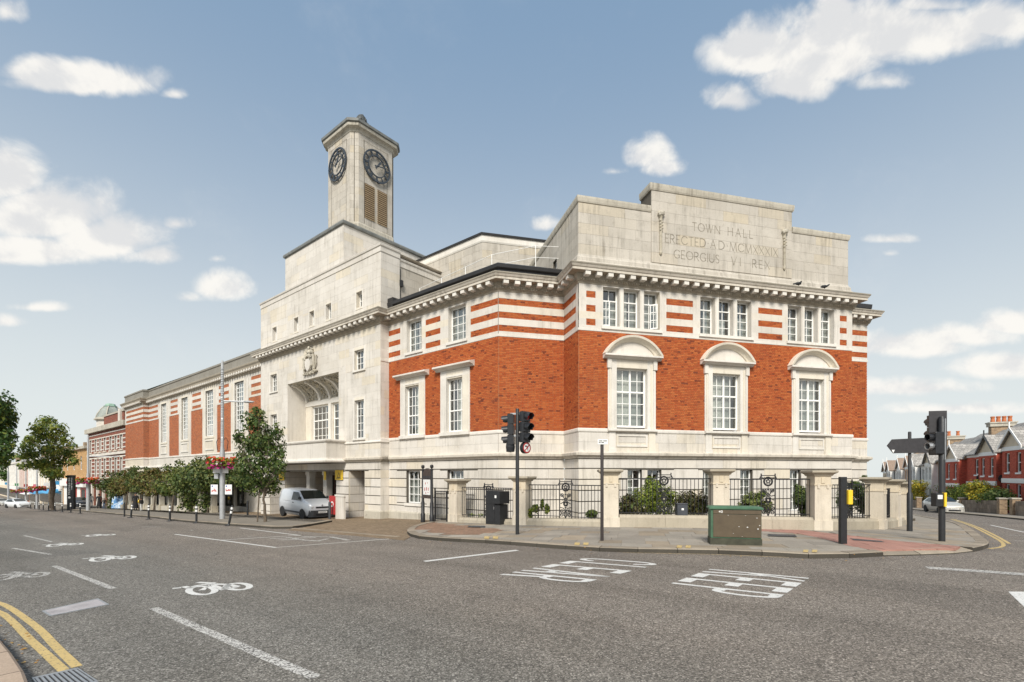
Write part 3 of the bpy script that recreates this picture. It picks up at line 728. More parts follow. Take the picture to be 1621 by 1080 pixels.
rstroke('bay_line', [(277, 846), (436.5, 867), (640, 851.6)], .1, M_mark); rstroke('bay_line', [(345, 855.5), (476, 847.5)], .09, M_mark); rstroke('bay_line', [(380, 836), (476, 848)], .09, M_mark)
for a, b in [((300, 839.5), (306, 840)), ((330, 842.5), (337, 843)), ((392, 850), (400, 849))]: rstroke('bay_line', [a, b], .08, M_mark_worn)
# wheelchair-like bay symbol, worn thin
for pts in [[(427, 853), (452, 852), (500, 851.5)], [(455, 851), (480, 855), (508, 857)], [(478, 849.5), (525, 850.5), (552, 855.5)], [(500, 857), (520, 853)], [(440, 855), (480, 854)]]: rstroke('bay_symbol', pts, .16, M_mark_worn)
rstroke('hatched_line', [(1467, 899), (1530, 903), (1621, 909.5), (1720, 917)], .30, M_mark_worn)
rq('give_way_triangle', [(1596, 937), (1640, 937.5), (1660, 975), (1622, 962)], M_mark)
rstroke('lane_line', [(1568, 831.5), (1622, 843)], .1, M_mark); rstroke('lane_line', [(1606, 856), (1640, 858)], .12, M_mark_worn); rstroke('lane_line', [(1597, 847.5), (1640, 849)], .1, M_mark_worn)
# double yellow lines
rstroke('double_yellow_line', [(-60, 938), (0, 955), (15.5, 962), (40, 979), (65, 998), (89.5, 1025.6), (122, 1056)], .085, M_mark_yellow, sm=1)
rstroke('double_yellow_line', [(-60, 948), (0, 968.5), (20, 984), (46.7, 1012.6), (70, 1033), (102, 1063)], .085, M_mark_yellow, sm=1)
rstroke('double_yellow_line', [(1505, 822), (1537, 832), (1570, 849), (1588, 859), (1589, 866), (1566, 869)], .085, M_mark_yellow, sm=1)
rstroke('double_yellow_line', [(1510, 822), (1545, 833), (1580, 850), (1598, 861)], .085, M_mark_yellow, sm=1)
rstroke('single_yellow_line', [(655, 850.5), (711, 856), (769.6, 859.5), (852.6, 866), (972, 875), (1116, 877.5), (1187, 880.2), (1262, 883.5), (1384, 881)], .07, M_mark_yellow_pale, sm=1)
# kerb-top yellow blips
for a in [(775, 853), (918, 863), (1080, 867.5), (1280, 874.5)]:
    for dx in (-9, 5): rq2 = drape('kerb_blip', [[xy(a[0] + dx, a[1] + .5), xy(a[0] + dx + 8, a[1] + .9), xy(a[0] + dx + 9, a[1] - 3.0), xy(a[0] + dx + 1, a[1] - 3.4)]], .014, M_mark_yellow, pav)
# KEEP / CLEAR : unit letters, u = reading direction, v = up the letter
def letter(ch):
    w = .17; B = lambda a, b, c, d: [(a, b), (c, b), (c, d), (a, d)]; q = []
    def arc(cx, cy, rx, ry, a0, a1, n=10):
        for k in range(n):
            t0, t1 = a0 + (a1 - a0) * k / n, a0 + (a1 - a0) * (k + 1) / n; f = lambda t, s, sy: (cx + (rx - s) * math.cos(t), cy + (ry - sy) * math.sin(t))
            q.append([f(t0, 0, 0), f(t1, 0, 0), f(t1, w, w * .5), f(t0, w, w * .5)])
    if ch == 'E': q += [B(0, 0, w, 1), B(w, 0, .72, .13), B(w, .44, .6, .57), B(w, .87, .72, 1)]
    elif ch == 'K': q += [B(0, 0, w, 1), [(w, .40), (w, .56), (.56, 1), (.74, 1)], [(.3, .60), (.42, .68), (.76, 0), (.57, 0)]]
    elif ch == 'L': q += [B(0, 0, w, 1), B(w, 0, .7, .13)]
    elif ch in 'PR':
        q += [B(0, 0, w, 1), B(w, .90, .4, 1), B(w, .42, .4, .53)]; arc(.4, .71, .36, .29, -math.pi / 2, math.pi / 2)
        if ch == 'R': q += [[(.28, .44), (.48, .44), (.76, 0), (.56, 0)]]
    elif ch == 'A': q += [[(0, 0), (w, 0), (.46, 1), (.30, 1)], [(.59, 0), (.76, 0), (.46, 1), (.30, 1)], B(.18, .26, .58, .37)]
    elif ch == 'C': arc(.38, .30, .38, .30, math.pi, 1.92 * math.pi); arc(.38, .70, .38, .30, .08 * math.pi, math.pi); q += [B(0, .30, w, .70)]
    return q
def word(text, kb, nb, top, lab):
    o = Vector(xy(*kb, ROAD)); n_ = Vector(xy(*nb, ROAD)); t_ = Vector(xy(*top, ROAD))
    n = len(text); pitch = (n_ - o) / (n - 1); up_ = t_ - o
    for k, ch in enumerate(text):
        ps = [[tuple(o + pitch * (k + u * .98) + up_ * v) for (u, v) in q] for q in letter(ch)]
        drape('road_letter', ps, MK, M_mark, road, label='white letter %s of the road words %s' % (ch, lab))
word('KEEP', (1124, 901), (1066, 922.6), (1281, 915.3), 'KEEP CLEAR'); word('CLEAR', (928, 883.2), (815.4, 905.3), (1047, 892.2), 'KEEP CLEAR')
# bicycle symbols, traced once on the road and repeated
def zb(x, y): return Vector(xy(x * .25926, 800 + y * .25926, ROAD))
def ell(cx, cy, rx, ry, n=18): return [zb(cx + rx * math.cos(2 * math.pi * k / n), cy + ry * math.sin(2 * math.pi * k / n)) for k in range(n + 1)]
bike = [ell(1237, 519, 80, 25), ell(1456, 495, 72, 20), [zb(1058, 507), zb(1100, 503), zb(1128, 495), zb(1165, 505)], [zb(1150, 507), zb(1205, 490), zb(1290, 478), zb(1310, 470)], [zb(1235, 518), zb(1290, 480), zb(1370, 515), zb(1456, 496)], [zb(1210, 470), zb(1285, 474)], [zb(1290, 480), zb(1400, 483), zb(1456, 496)], [zb(1370, 515), zb(1400, 482)]]
bref = zb(1300, 503)
for (cx_, cy_, mt) in [(336, 931, M_mark), (172, 884, M_mark), (98, 862.5, M_mark), (155, 847.5, M_mark), (22, 912, M_mark_worn)]:
    dlt = Vector(xy(cx_, cy_, ROAD)) - bref; ps = []
    for st in bike: ps += stroke_polys([p + dlt for p in st], .11)
    drape('bicycle_marking', ps, MK + random.uniform(0, .001), mt, road)
# iron covers let into the road
def cover(pts, bars, along):
    q = [gp(*p, ROAD) for p in pts]; m = MB(); L = lambda a, b, t: a + (b - a) * t
    fr = 0.07
    bl = lambda u, v: L(L(q[0], q[1], u), L(q[3], q[2], u), v)
    for (u0, u1, v0, v1) in [(0, 1, 0, fr), (0, 1, 1 - fr, 1), (0, fr * .5, fr, 1 - fr), (1 - fr * .5, 1, fr, 1 - fr)]:
        c = [bl(u0, v0), bl(u1, v0), bl(u1, v1), bl(u0, v1)]; m.prism([p + Vector((0, 0, -.02)) for p in c], [p + Vector((0, 0, .008)) for p in c])
    f = m.build('drain_cover', M_steel, road)
    c = [bl(fr * .5, fr), bl(1 - fr * .5, fr), bl(1 - fr * .5, 1 - fr), bl(fr * .5, 1 - fr)]
    if bars:
        p = MB(); p.poly([v + Vector((0, 0, .002)) for v in c]); p.build('drain_pit', M_black, f)
        for k in range(bars):
            u0 = fr * .5 + (1 - fr) * (k + .15) / bars; u1 = u0 + (1 - fr) * .55 / bars; p = MB(); c = [bl(u0, fr), bl(u1, fr), bl(u1, 1 - fr), bl(u0, 1 - fr)]
            p.prism([v + Vector((0, 0, -.0)) for v in c], [v + Vector((0, 0, .009)) for v in c]); p.build('grate_bar', M_steel, f)
    else:
        p = MB(); p.prism([v + Vector((0, 0, -.01)) for v in c], [v + Vector((0, 0, .006)) for v in c]); p.build('cover_plate', m_paving('worn_cover_plate', (.40, .375, .38), .1, .85), f)
cover([(66, 968), (155, 948), (173, 957.5), (79, 976)], 0, 0)
cover([(50, 1074), (123, 1058), (156, 1080), (70, 1100)], 9, 0)
# a scatter of dead leaves in the gutters
fl = MB(); rnd = random.Random(31)
for k in range(150):
    if k < 45: p = Vector(xy(rnd.uniform(-5, 60), rnd.uniform(990, 1062), ROAD))
    else:
        q = rnd.choice(kl[10:-20]); p = q + Vector((rnd.gauss(0, .5), rnd.gauss(-.18, .18)))
    s_ = rnd.uniform(.012, .032); a = rnd.uniform(0, 6.28); z_ = G(p.x, p.y) + (ROAD + .008 if k < 45 or rnd.random() < .6 else .008); u = Vector((math.cos(a) * s_, math.sin(a) * s_)); v = Vector((-u.y, u.x)) * .6
    fl.faces([(p.x - u.x, p.y - u.y, z_), (p.x + v.x, p.y + v.y, z_ + s_ * .3), (p.x + u.x, p.y + u.y, z_ + s_ * .2), (p.x - v.x, p.y - v.y, z_)], [(0, 1, 2), (0, 2, 3)])
fl.build('fallen_leaves', M_leaf_fallen, None, fix=False, kind='stuff', label='dead orange leaves scattered along the gutters')
# ---------------------------------------------------------------- the town hall
hall = thing('town_hall', 'red brick and pale stone town hall with a clock tower and an inscribed attic', 'town hall', (C1.x, C1.y, G(C1.x, C1.y)))
HALL_WIN = []
ashlar_pool = []            # (pixel size, points) of single stones; the largest become parts, the rest one mass
def scr_size(pts):
    xs = [screen(p) for p in pts]; return (max(x for x, _ in xs) - min(x for x, _ in xs)) * (max(y for _, y in xs) - min(y for _, y in xs))
def ashlar(w, rect, holes, ch, ln, out, gap, mat, depth=.06, seed=0):
    t0, t1, h0, h1 = rect; rnd = random.Random(seed); n = max(1, round((h1 - h0) / ch)); c = (h1 - h0) / n
    for k in range(n):
        lo, hi = h0 + k * c, h0 + (k + 1) * c; x = t0; first = True
        while x < t1 - 1e-4:
            l = ln * rnd.uniform(.72, 1.25) * (.5 if first and k % 2 else 1); first = False; e = min(t1, x + l)
            if t1 - e < ln * .3: e = t1
            for (a, b, p, q) in rect_sub((x, e, lo, hi), holes):
                if b - a < .04 or q - p < .04: continue
                g = gap / 2; gv = min(g, .004); a2, b2, p2, q2 = a + gv, b - gv, p + g, q - g
                pts = [w.P(a2, out, p2), w.P(b2, out, p2), w.P(b2, out - depth, p2), w.P(a2, out - depth, p2), w.P(a2, out, q2), w.P(b2, out, q2), w.P(b2, out - depth, q2), w.P(a2, out - depth, q2)]
                f = [pts[0], pts[1], pts[5], pts[4]]
                ashlar_pool.append((scr_size(f), pts, mat))
            x = e
def skin(m, w, rect, holes, out, rev=0.0, revs=None):
    """flat wall face with openings and their reveals"""
    for (a, b, p, q) in rect_sub(rect, holes): m.quad(w.P(a, out, p), w.P(b, out, p), w.P(b, out, q), w.P(a, out, q))
    if rev:
        for (a, b, p, q) in (revs or holes):
            i = out - rev
            for (x0, y0, x1, y1) in ((a, p, b, p), (b, p, b, q), (b, q, a, q), (a, q, a, p)): m.quad(w.P(x0, out, y0), w.P(x1, out, y1), w.P(x1, i, y1), w.P(x0, i, y0))
brick_mb = {}
def bricks(w, rect, holes, out=.0, th=.014, seed=0, key='brickwork'):
    """Flemish bond: every brick its own raised block over the mortar"""
    m = brick_mb.setdefault(key, MB()); t0, t1, h0, h1 = rect; rnd = random.Random(seed); n = max(1, round((h1 - h0) / .075)); c = (h1 - h0) / n; j = .0065
    for k in range(n):
        lo, hi = h0 + k * c, h0 + (k + 1) * c; mid = (lo + hi) / 2
        hs = sorted((h[0], h[1]) for h in holes if h[2] < mid < h[3]); x = t0 - (.17 if k % 2 else 0) - rnd.uniform(0, .004); head = 0
        while x < t1:
            l = .1125 if head else .225; head = 1 - head; a, b = max(x, t0), min(x + l, t1); x += l
            segs = [(a, b)]
            for (p, q) in hs: segs = [s for (u, v) in segs for s in ((u, min(v, p)), (max(u, q), v)) if s[1] - s[0] > .02]
            for (u, v) in segs:
                o = out + th + rnd.uniform(-.003, .003); u += j; v -= j
                if v - u < .02: continue
                P = w.P; i = m.add([P(u, o, lo + j), P(v, o, lo + j), P(v, o, hi - j), P(u, o, hi - j), P(u, out, lo + j), P(v, out, lo + j), P(v, out, hi - j), P(u, out, hi - j)])
                for f in ((0, 1, 2, 3), (0, 4, 5, 1), (1, 5, 6, 2), (2, 6, 7, 3), (3, 7, 4, 0)): m.f.append(tuple(q + i for q in f)); m.m.append(0)
def miter(path, offs):
    """plan points of the path pushed out by offs (right-hand side of travel)"""
    out = []
    for k, p in enumerate(path):
        d0 = (path[k] - path[k - 1]).normalized() if k else None; d1 = (path[k + 1] - path[k]).normalized() if k < len(path) - 1 else None
        if d0 is None: n = Vector((d1.y, -d1.x)); out.append(p + n * offs)
        elif d1 is None: n = Vector((d0.y, -d0.x)); out.append(p + n * offs)
        else:
            n0, n1 = Vector((d0.y, -d0.x)), Vector((d1.y, -d1.x)); b = (n0 + n1)
            out.append(p + b * (offs / max(.3, (1 + n0.dot(n1)))))
    return out
def sweep(m, path, prof, caps=True):
    """profile of (out, height) pairs swept along a plan path with mitred corners"""
    rings = [[] for _ in path]
    for (o, h) in prof:
        for k, q in enumerate(miter(path, o)): rings[k].append(Vector((q.x, q.y, h + EYE)))
    m.loft(rings, caps, closed=True)
def along(path, step, start=.3):
    """points and tangents every step along each leg"""
    out = []
    for a, b in zip(path, path[1:]):
        L = (b - a).length
        if L < .3: continue
        d = (b - a) / L; n = max(1, round((L) / step)); st = L / n
        for k in range(n): out.append((a + d * (st * (k + .5)), d))
    return out
def pm(w, t, o=0.0): return w.o + w.d * t + w.n * o
PATH = [pm(WW, 22.56), pm(WM, 22.56), pm(WM, 7.97), pm(WL, 7.97), C1.copy(), C2.copy(), C3.copy(), C4.copy(), C4b.copy(), C5.copy(), C5 - RD * 4]
PATH_R = PATH[2:]
# ---- window of white painted bars, with single panes, in an opening of a wall
def window(w, t0, t1, h0, h1, rev, cols, rows, fw=.055, bw=.028, mull=(), trans=(), panes=True, curtain=None, sash=None, parent=None, back=True, name='window', base=0.0):
    root = parent or hall
    z = base - rev + .05; m = MB(); zb = z - .06
    m.wbox(w, t0, t0 + fw, zb, z, h0, h1); m.wbox(w, t1 - fw, t1, zb, z, h0, h1); m.wbox(w, t0 + fw, t1 - fw, zb, z, h0, h0 + fw * 1.25); m.wbox(w, t0 + fw, t1 - fw, zb, z, h1 - fw, h1)
    # panes are laid out in bays split by heavier mullions and transoms
    xs = [t0 + fw] + sorted(t0 + (t1 - t0) * v for v in mull) + [t1 - fw]; ys = [h0 + fw * 1.25] + sorted(h0 + (h1 - h0) * v for v in trans) + [h1 - fw]
    mw = fw * .62
    for v in xs[1:-1]: m.wbox(w, v - mw, v + mw, zb, z + .004, ys[0], ys[-1])
    for v in ys[1:-1]: m.wbox(w, xs[0], xs[-1], zb, z + .008, v - mw * .8, v + mw * .8)
    cells = []
    for i in range(len(xs) - 1):
        for j in range(len(ys) - 1):
            a, b = xs[i] + (mw if i else 0), xs[i + 1] - (mw if i < len(xs) - 2 else 0); p, q = ys[j] + (mw * .8 if j else 0), ys[j + 1] - (mw * .8 if j < len(ys) - 2 else 0)
            nc = cols[i] if isinstance(cols, (list, tuple)) else cols; nr = rows[j] if isinstance(rows, (list, tuple)) else rows
            for k in range(1, nc): v = a + (b - a) * k / nc; m.wbox(w, v - bw / 2, v + bw / 2, zb + .015, z - .012, p, q)
            for k in range(1, nr): v = p + (q - p) * k / nr; m.wbox(w, a, b, zb + .015, z - .008, v - bw / 2, v + bw / 2)
            for k in range(nc):
                for l in range(nr): cells.append((a + (b - a) * k / nc, a + (b - a) * (k + 1) / nc, p + (q - p) * l / nr, p + (q - p) * (l + 1) / nr))
    fr = m.build(name, M_white, root)
    rnd = random.Random(int(t0 * 977 + h0 * 131)); g = MB(); zp = z - .032
    for (a, b, p, q) in cells:
        e = [rnd.uniform(-.007, .007) for _ in range(3)]
        pts = [w.P(a, zp + e[0], p), w.P(b, zp + e[1], p), w.P(b, zp + e[1] + e[2], q), w.P(a, zp + e[0] + e[2], q)]
        if panes: gg = MB(); gg.quad(*pts); gg.build('pane', M_glass, fr, fix=False)
        else: g.quad(*pts)
    if not panes: g.build('glazing', M_glass, fr, fix=False, kind='stuff')
    if back:
        b_ = MB(); zi = z - .55; b_.quad(w.P(t0 - .3, zi, h0 - .2), w.P(t1 + .3, zi, h0 - .2), w.P(t1 + .3, zi, h1 + .2), w.P(t0 - .3, zi, h1 + .2))
        for tt in (t0 - .02, t1 + .02): b_.quad(w.P(tt, zb, h0), w.P(tt, zi, h0), w.P(tt, zi, h1), w.P(tt, zb, h1))
        for hh in (h0 - .02, h1 + .02): b_.quad(w.P(t0, zb, hh), w.P(t1, zb, hh), w.P(t1, zi, hh), w.P(t0, zi, hh))
        b_.build('dark_room', M_interior, fr, fix=False)
    for (c0, c1, y0, y1, mat) in (curtain or ()):
        cm = MB(); a, b = t0 + (t1 - t0) * c0, t0 + (t1 - t0) * c1; p, q = h0 + (h1 - h0) * y0, h0 + (h1 - h0) * y1; n = max(2, int((b - a) / .06)); zc = z - .16
        for k in range(n):
            f = lambda k: zc + .006 * math.sin(k * 2.1 + t0)
            cm.quad(w.P(a + (b - a) * k / n, f(k), p), w.P(a + (b - a) * (k + 1) / n, f(k + 1), p), w.P(a + (b - a) * (k + 1) / n, f(k + 1), q), w.P(a + (b - a) * k / n, f(k), q))
        cm.build('curtain', mat, fr, fix=False)
    return fr
CUR = [[(0, .5, .0, 1, M_curtain), (.5, 1, 0, .6, M_blind)], [(0, 1, 0, .75, M_blind)], [(.05, .45, .0, 1, M_curtain), (.6, 1, 0, 1, M_blind)], [(0, 1, 0, 1, M_blind)], [(0, .3, 0, 1, M_curtain), (.5, 1, 0, 1, M_blind)], [(.1, .8, 0, .5, M_curtain)]]
def sill(w, t0, t1, h, o=.09, th=.10, parent=None, name='window_sill', base=0.0):
    m = MB(); m.wbox(w, t0, t1, base - .2, base + o, h - th, h); return m.build(name, M_stone_trim, parent or hall)

# ================= levels shared by street side, splay and front
H_BASE, H_BAND, H_COR, H_TOP = 2.00, 6.24, 8.22, 8.82
INS = [(6.41, 6.69), (7.00, 7.28), (7.60, 7.88)]
GB = -4.2                                        # below ground
mort = MB(); band = MB(); base = MB(); room = MB()
def brick_zone(w, t0, t1, holes, seed, h0=H_BASE, h1=H_BAND):
    skin(mort, w, (t0, t1, h0, h1), holes, 0.0, .20); bricks(w, (t0, t1, h0, h1), holes, 0.0, .014, seed)
def band_zone(w, t0, t1, wins, insets, seed, rev=.26):
    """stone storey with rows of brick set into it"""
    rects = [(a, b, p, q) for (a, b) in insets for (p, q) in INS]
    skin(band, w, (t0, t1, H_BAND, H_COR), wins + rects, .022, rev, wins)
    for r_ in rects:
        skin(band, w, (r_[0], r_[0], r_[2], r_[2]), [r_], .022, .022, [r_]); mort.quad(w.P(r_[0], 0, r_[2]), w.P(r_[1], 0, r_[2]), w.P(r_[1], 0, r_[3]), w.P(r_[0], 0, r_[3]))
        bricks(w, r_, [], 0.0, .014, seed + int(r_[2] * 10), 'brick_inlay')
# --- street side L (t from the corner C1 towards the entrance)
LUP = [(5.22, 6.42), (2.02, 3.22)]; LLOW = [(4.93, 6.93), (1.75, 3.76)]
brick_zone(WL, 0, 7.97, [(4.95, 6.91, 2.0, 5.06), (1.77, 3.74, 2.0, 5.06)], 11)
band_zone(WL, 0, 7.97, [(a, b, 6.43, 8.10) for a, b in LUP], [(0.0, 1.71), (3.79, 4.90), (6.96, 7.97)], 21)
# --- splay F0, return R, front F, right hand return and splay
F0W = 3.111; RW_ = 1.758; FW_ = 14.58
brick_zone(WF0, 0, F0W, [], 12); band_zone(WF0, 0, F0W, [], [(0, F0W)], 22)
brick_zone(WR, 0, RW_, [], 13); band_zone(WR, 0, RW_, [], [(0, RW_ - .27)], 23)
FC = [2.49, 7.29, 12.09]; TRI = [(c + d - .39, c + d + .39) for c in FC for d in (-.98, 0, .98)]
brick_zone(WF, 0, FW_, [(c - 1.13, c + 1.13, 2.0, 5.12) for c in FC], 14)
band_zone(WF, 0, FW_, [(a, b, 6.42, 8.12) for a, b in TRI], [(.34, .77), (4.18, 5.54), (9.04, 10.40), (13.81, 14.24)], 24, .30)
WF2 = Wall(C4b, FD, RD); F2W = (C5 - C4b).length
brick_zone(WF2, 0, F2W, [], 15); band_zone(WF2, 0, F2W, [], [(0.02, F2W)], 25)
WE = Wall(C5, -RD, FD); skin(band, WE, (0, 4, GB, H_COR), [], 0.0)
skin(band, WR2, (0, 1.758, GB, H_COR), [], 0.0)
# --- upper windows
def curt(i): return CUR[i % len(CUR)]
for k, (a, b) in enumerate(LUP): window(WL, a, b, 6.43, 8.10, .26, 3, 4, panes=True, mull=(.5,) if 0 else (), curtain=curt(k + 2)); sill(WL, a - .12, b + .12, 6.43, .10, .13)
for k, (a, b) in enumerate(TRI):
    window(WF, a, b, 6.42, 8.12, .30, 2, [3, 1], fw=.05, trans=(.70,), curtain=curt(k + 1))
for c in FC:
    sill(WF, c - 1.46, c + 1.46, 6.42, .10, .13)
    m = MB()
    for d in (-.49, .49): m.wbox(WF, c + d - .06, c + d + .06, -.1, .045, 6.42, 8.12)
    m.build('stone_mullion', M_stone_trim, hall)
# casements standing open in the first triple window
for (tc, ang, sg) in ((FC[0] - .98 - .33, 8, 1), (FC[0] + .98 + .02, 38, 1)):
    o = WF.P(tc, -.20, 6.5); d = (WF.d * math.cos(R(ang)) + WF.n * math.sin(R(ang))); ow = Wall((o.x, o.y), d, Vector((d.y, -d.x)) * 1); m = MB()
    if ow.n.dot(WF.n) < 0: ow.n = -ow.n
    for (a, b, p, q) in ((0, .04, 6.5, 7.6), (.30, .34, 6.5, 7.6), (.04, .30, 6.5, 6.55), (.04, .30, 7.55, 7.6), (.155, .18, 6.55, 7.55), (.04, .30, 6.87, 6.9), (.04, .30, 7.22, 7.25)): m.wbox(ow, a, b, -.015, .02, p, q)
    f = m.build('open_casement', M_white, hall); m = MB(); m.quad(ow.P(.04, 0, 6.55), ow.P(.3, 0, 6.55), ow.P(.3, 0, 7.55), ow.P(.04, 0, 7.55)); m.build('pane', M_glass, f, fix=False)
# --- street side main windows: stone surround, flat hood
for k, (a, b) in enumerate(LLOW):
    c = (a + b) / 2; o0, o1 = c - .57, c + .57; m = MB()
    m.wbox(WL, a, o0, -.24, .05, 2.0, 5.06); m.wbox(WL, o1, b, -.24, .05, 2.0, 5.06); m.wbox(WL, o0, o1, -.24, .05, 4.66, 5.06)
    m.wbox(WL, a - .05 + .12, o0 + .02, .05, .075, 2.0, 4.72); m.wbox(WL, o1 - .02, b - .07, .05, .075, 2.0, 4.72); m.wbox(WL, a + .07, b - .07, .05, .075, 4.72, 4.80)
    m.build('window_surround', M_stone_trim, hall)
    m = MB(); pr = [(0, 5.06), (.10, 5.08), (.14, 5.14), (.30, 5.18), (.34, 5.20), (.34, 5.27), (.30, 5.29), (0, 5.36)]
    sweep(m, [pm(WL, b + .42 - .12), pm(WL, a - .42 + .12)], pr)
    m.build('window_hood', M_stone, hall)
    window(WL, o0, o1, 2.08, 4.66, .20, [4], [2, 3], mull=(), trans=(.40,), fw=.06, curtain=[(0, .55, 0, 1, M_curtain)], sash=1)
    sill(WL, a - .02, b + .02, 2.06, .14, .16)
# --- front main windows: eared surround, segmental pediment, panelled apron
for k, c in enumerate(FC):
    m = MB(); a, b, o0, o1 = c - 1.15, c + 1.15, c - .74, c + .74
    m.wbox(WF, a, o0, -.26, .05, 2.0, 5.02); m.wbox(WF, o1, b, -.26, .05, 2.0, 5.02); m.wbox(WF, o0, o1, -.26, .05, 4.66, 5.02)
    for (x0, x1, hh, oo) in ((a + .06, a + .13, 4.86, .085), (b - .13, b - .06, 4.86, .085), (a + .17, a + .26, 4.86, .07), (b - .26, b - .17, 4.86, .07)): m.wbox(WF, x0, x1, .05, oo, 2.02, hh)
    m.wbox(WF, a - .04, a + .14, .0, .12, 4.62, 5.02); m.wbox(WF, b - .14, b + .04, .0, .12, 4.62, 5.02)
    m.build('window_surround', M_stone_trim, hall)
    # pediment: base cornice, tympanum, arched cornice
    m = MB(); pr = [(0, 5.02), (.12, 5.03), (.20, 5.10), (.30, 5.13), (.30, 5.20), (.24, 5.22), (0, 5.24)]
    sweep(m, [pm(WF, c - 1.38), pm(WF, c + 1.38)], pr)
    rise, half = .86, 1.40; rad = (half * half + rise * rise) / (2 * rise); cy = 5.20 + rise - rad; a0 = math.asin(half / rad); N_ = 18
    arch = lambda r, k: (c + r * math.sin(-a0 + 2 * a0 * k / N_), cy + r * math.cos(-a0 + 2 * a0 * k / N_))
    rings = []
    for k2 in range(N_ + 1):
        ring = []
        for (r, o) in ((rad - .24, -.02), (rad - .24, .08), (rad - .17, .13), (rad - .13, .20), (rad - .10, .29), (rad - .01, .31), (rad, .27), (rad, -.02)):
            t, h = arch(r, k2); ring.append(WF.P(t, o, max(h, 5.21)))
        rings.append(ring)
    m.loft(rings)
    m.build('curved_pediment', M_stone_trim, hall)
    m = MB(); pts = [arch(rad - .2, k2) for k2 in range(N_ + 1)]; m.poly([WF.P(t, .03, max(5.2, h)) for t, h in pts]); m.build('tympanum', M_stone, hall, fix=False)
    window(WF, o0, o1, 2.08, 4.66, .22, [2, 2], [3, 2], mull=(.5,), trans=(.605,), fw=.07, bw=.03, curtain=[[(0, .5, .0, 1, M_curtain), (.5, .92, 0, 1, M_blind)], [(0, .5, 0, 1, M_curtain), (.5, .85, 0, 1, M_blind)], [(0, .5, 0, 1, M_blind), (.5, .9, 0, 1, M_curtain)]][k])
    m = MB(); pr = [(0, 1.84), (.10, 1.86), (.17, 1.90), (.17, 1.98), (.13, 2.00), (0, 2.0)]; sweep(m, [pm(WF, c - 1.18), pm(WF, c + 1.18)], pr); m.build('window_sill', M_stone_trim, hall)
    m = MB()
    for sg in (-1, 1):
        x0, x1 = sorted((c + sg * 1.12, c + sg * .80)); m.wbox(WF, x0, x1, 0, .07, .98, 1.86); m.wbox(WF, x0 - .03, x1 + .03, 0, .09, .98, 1.14)
    p0, p1 = c - .74, c + .74
    for (x0, x1, y0, y1) in ((p0, p1, 1.68, 1.76), (p0, p1, 1.22, 1.30), (p0, p0 + .08, 1.3, 1.68), (p1 - .08, p1, 1.3, 1.68)): m.wbox(WF, x0, x1, 0, .055, y0, y1)
    m.build('apron_panel', M_stone_trim, hall)
# --- plain stone from the string course to the brick
plinth = MB()
for w, L in ((WL, 7.97), (WF0, F0W), (WR, RW_), (WF, FW_), (WF2, F2W)):
    skin(plinth, w, (0, L, .80, H_BASE), [], .006)
    ashlar(w, (0, L, 1.0, 1.82), [], .42, 1.15, .02, .006, M_stone_block, .05, 5)
plinth.build('plinth_wall', M_joint, hall, fix=False)
m = MB(); sweep(m, PATH_R, [(0, 1.82), (.035, 1.84), (.05, 1.88), (.05, 1.97), (.03, 2.0), (0, 2.0)]); m.build('plinth_moulding', M_stone_trim, hall)
m = MB(); sweep(m, PATH_R, [(0, .70), (.05, .71), (.07, .76), (.18, .84), (.19, .94), (.16, .97), (.03, 1.01), (0, 1.01)]); m.build('string_course', M_stone_cornice, hall)  # darker stone paints in the shadow line under the ledge
m = MB(); sweep(m, PATH_R, [(0, 6.16), (.03, 6.18), (.035, 6.28), (.0, 6.28)]); m.build('band_moulding', M_stone_trim, hall)
# --- banded ground storey
RUST = [.70, .27, -.20, -.675, -1.15, -1.64, -2.13, -2.62, -3.2]
GW = [(2.30, 3.00), (3.26, 3.96), (6.08, 6.55), (8.07, 8.76), (10.88, 11.52), (12.2, 12.7)]
LBW = [(5.36, 6.50, -1.50, .22), (2.20, 3.33, -.95, .22)]
def rustic(w, t0, t1, holes, seed, out=.0):
    skin(base, w, (t0, t1, GB, .74), holes, out - .035, .25)
    for hi, lo in zip(RUST, RUST[1:]): ashlar(w, (t0, t1, lo, hi), holes, 1, 1.25, out, .046, M_stone_block, .05, seed + int(lo * 10))
rustic(WL, 0, 7.97, LBW, 31); rustic(WF0, 0, F0W, [], 32); rustic(WR, 0, RW_, [], 33)
GWH = [(a, b, -1.75, .23) for a, b in GW]; rustic(WF, 0, FW_, GWH, 34); rustic(WF2, 0, F2W, [], 35)
for (a, b, p, q) in LBW: window(WL, a, b, p, q, .24, 3, 4 if p < -1.2 else 3, panes=p < -1.2, curtain=curt(1)); sill(WL, a - .1, b + .1, p, .06, .14)
for k, (a, b, p, q) in enumerate(GWH): window(WF, a, b, p, q, .24, 2, 5, panes=False, curtain=curt(k)); sill(WF, a - .1, b + .1, p, .06, .14)
M_ledge = M_stone

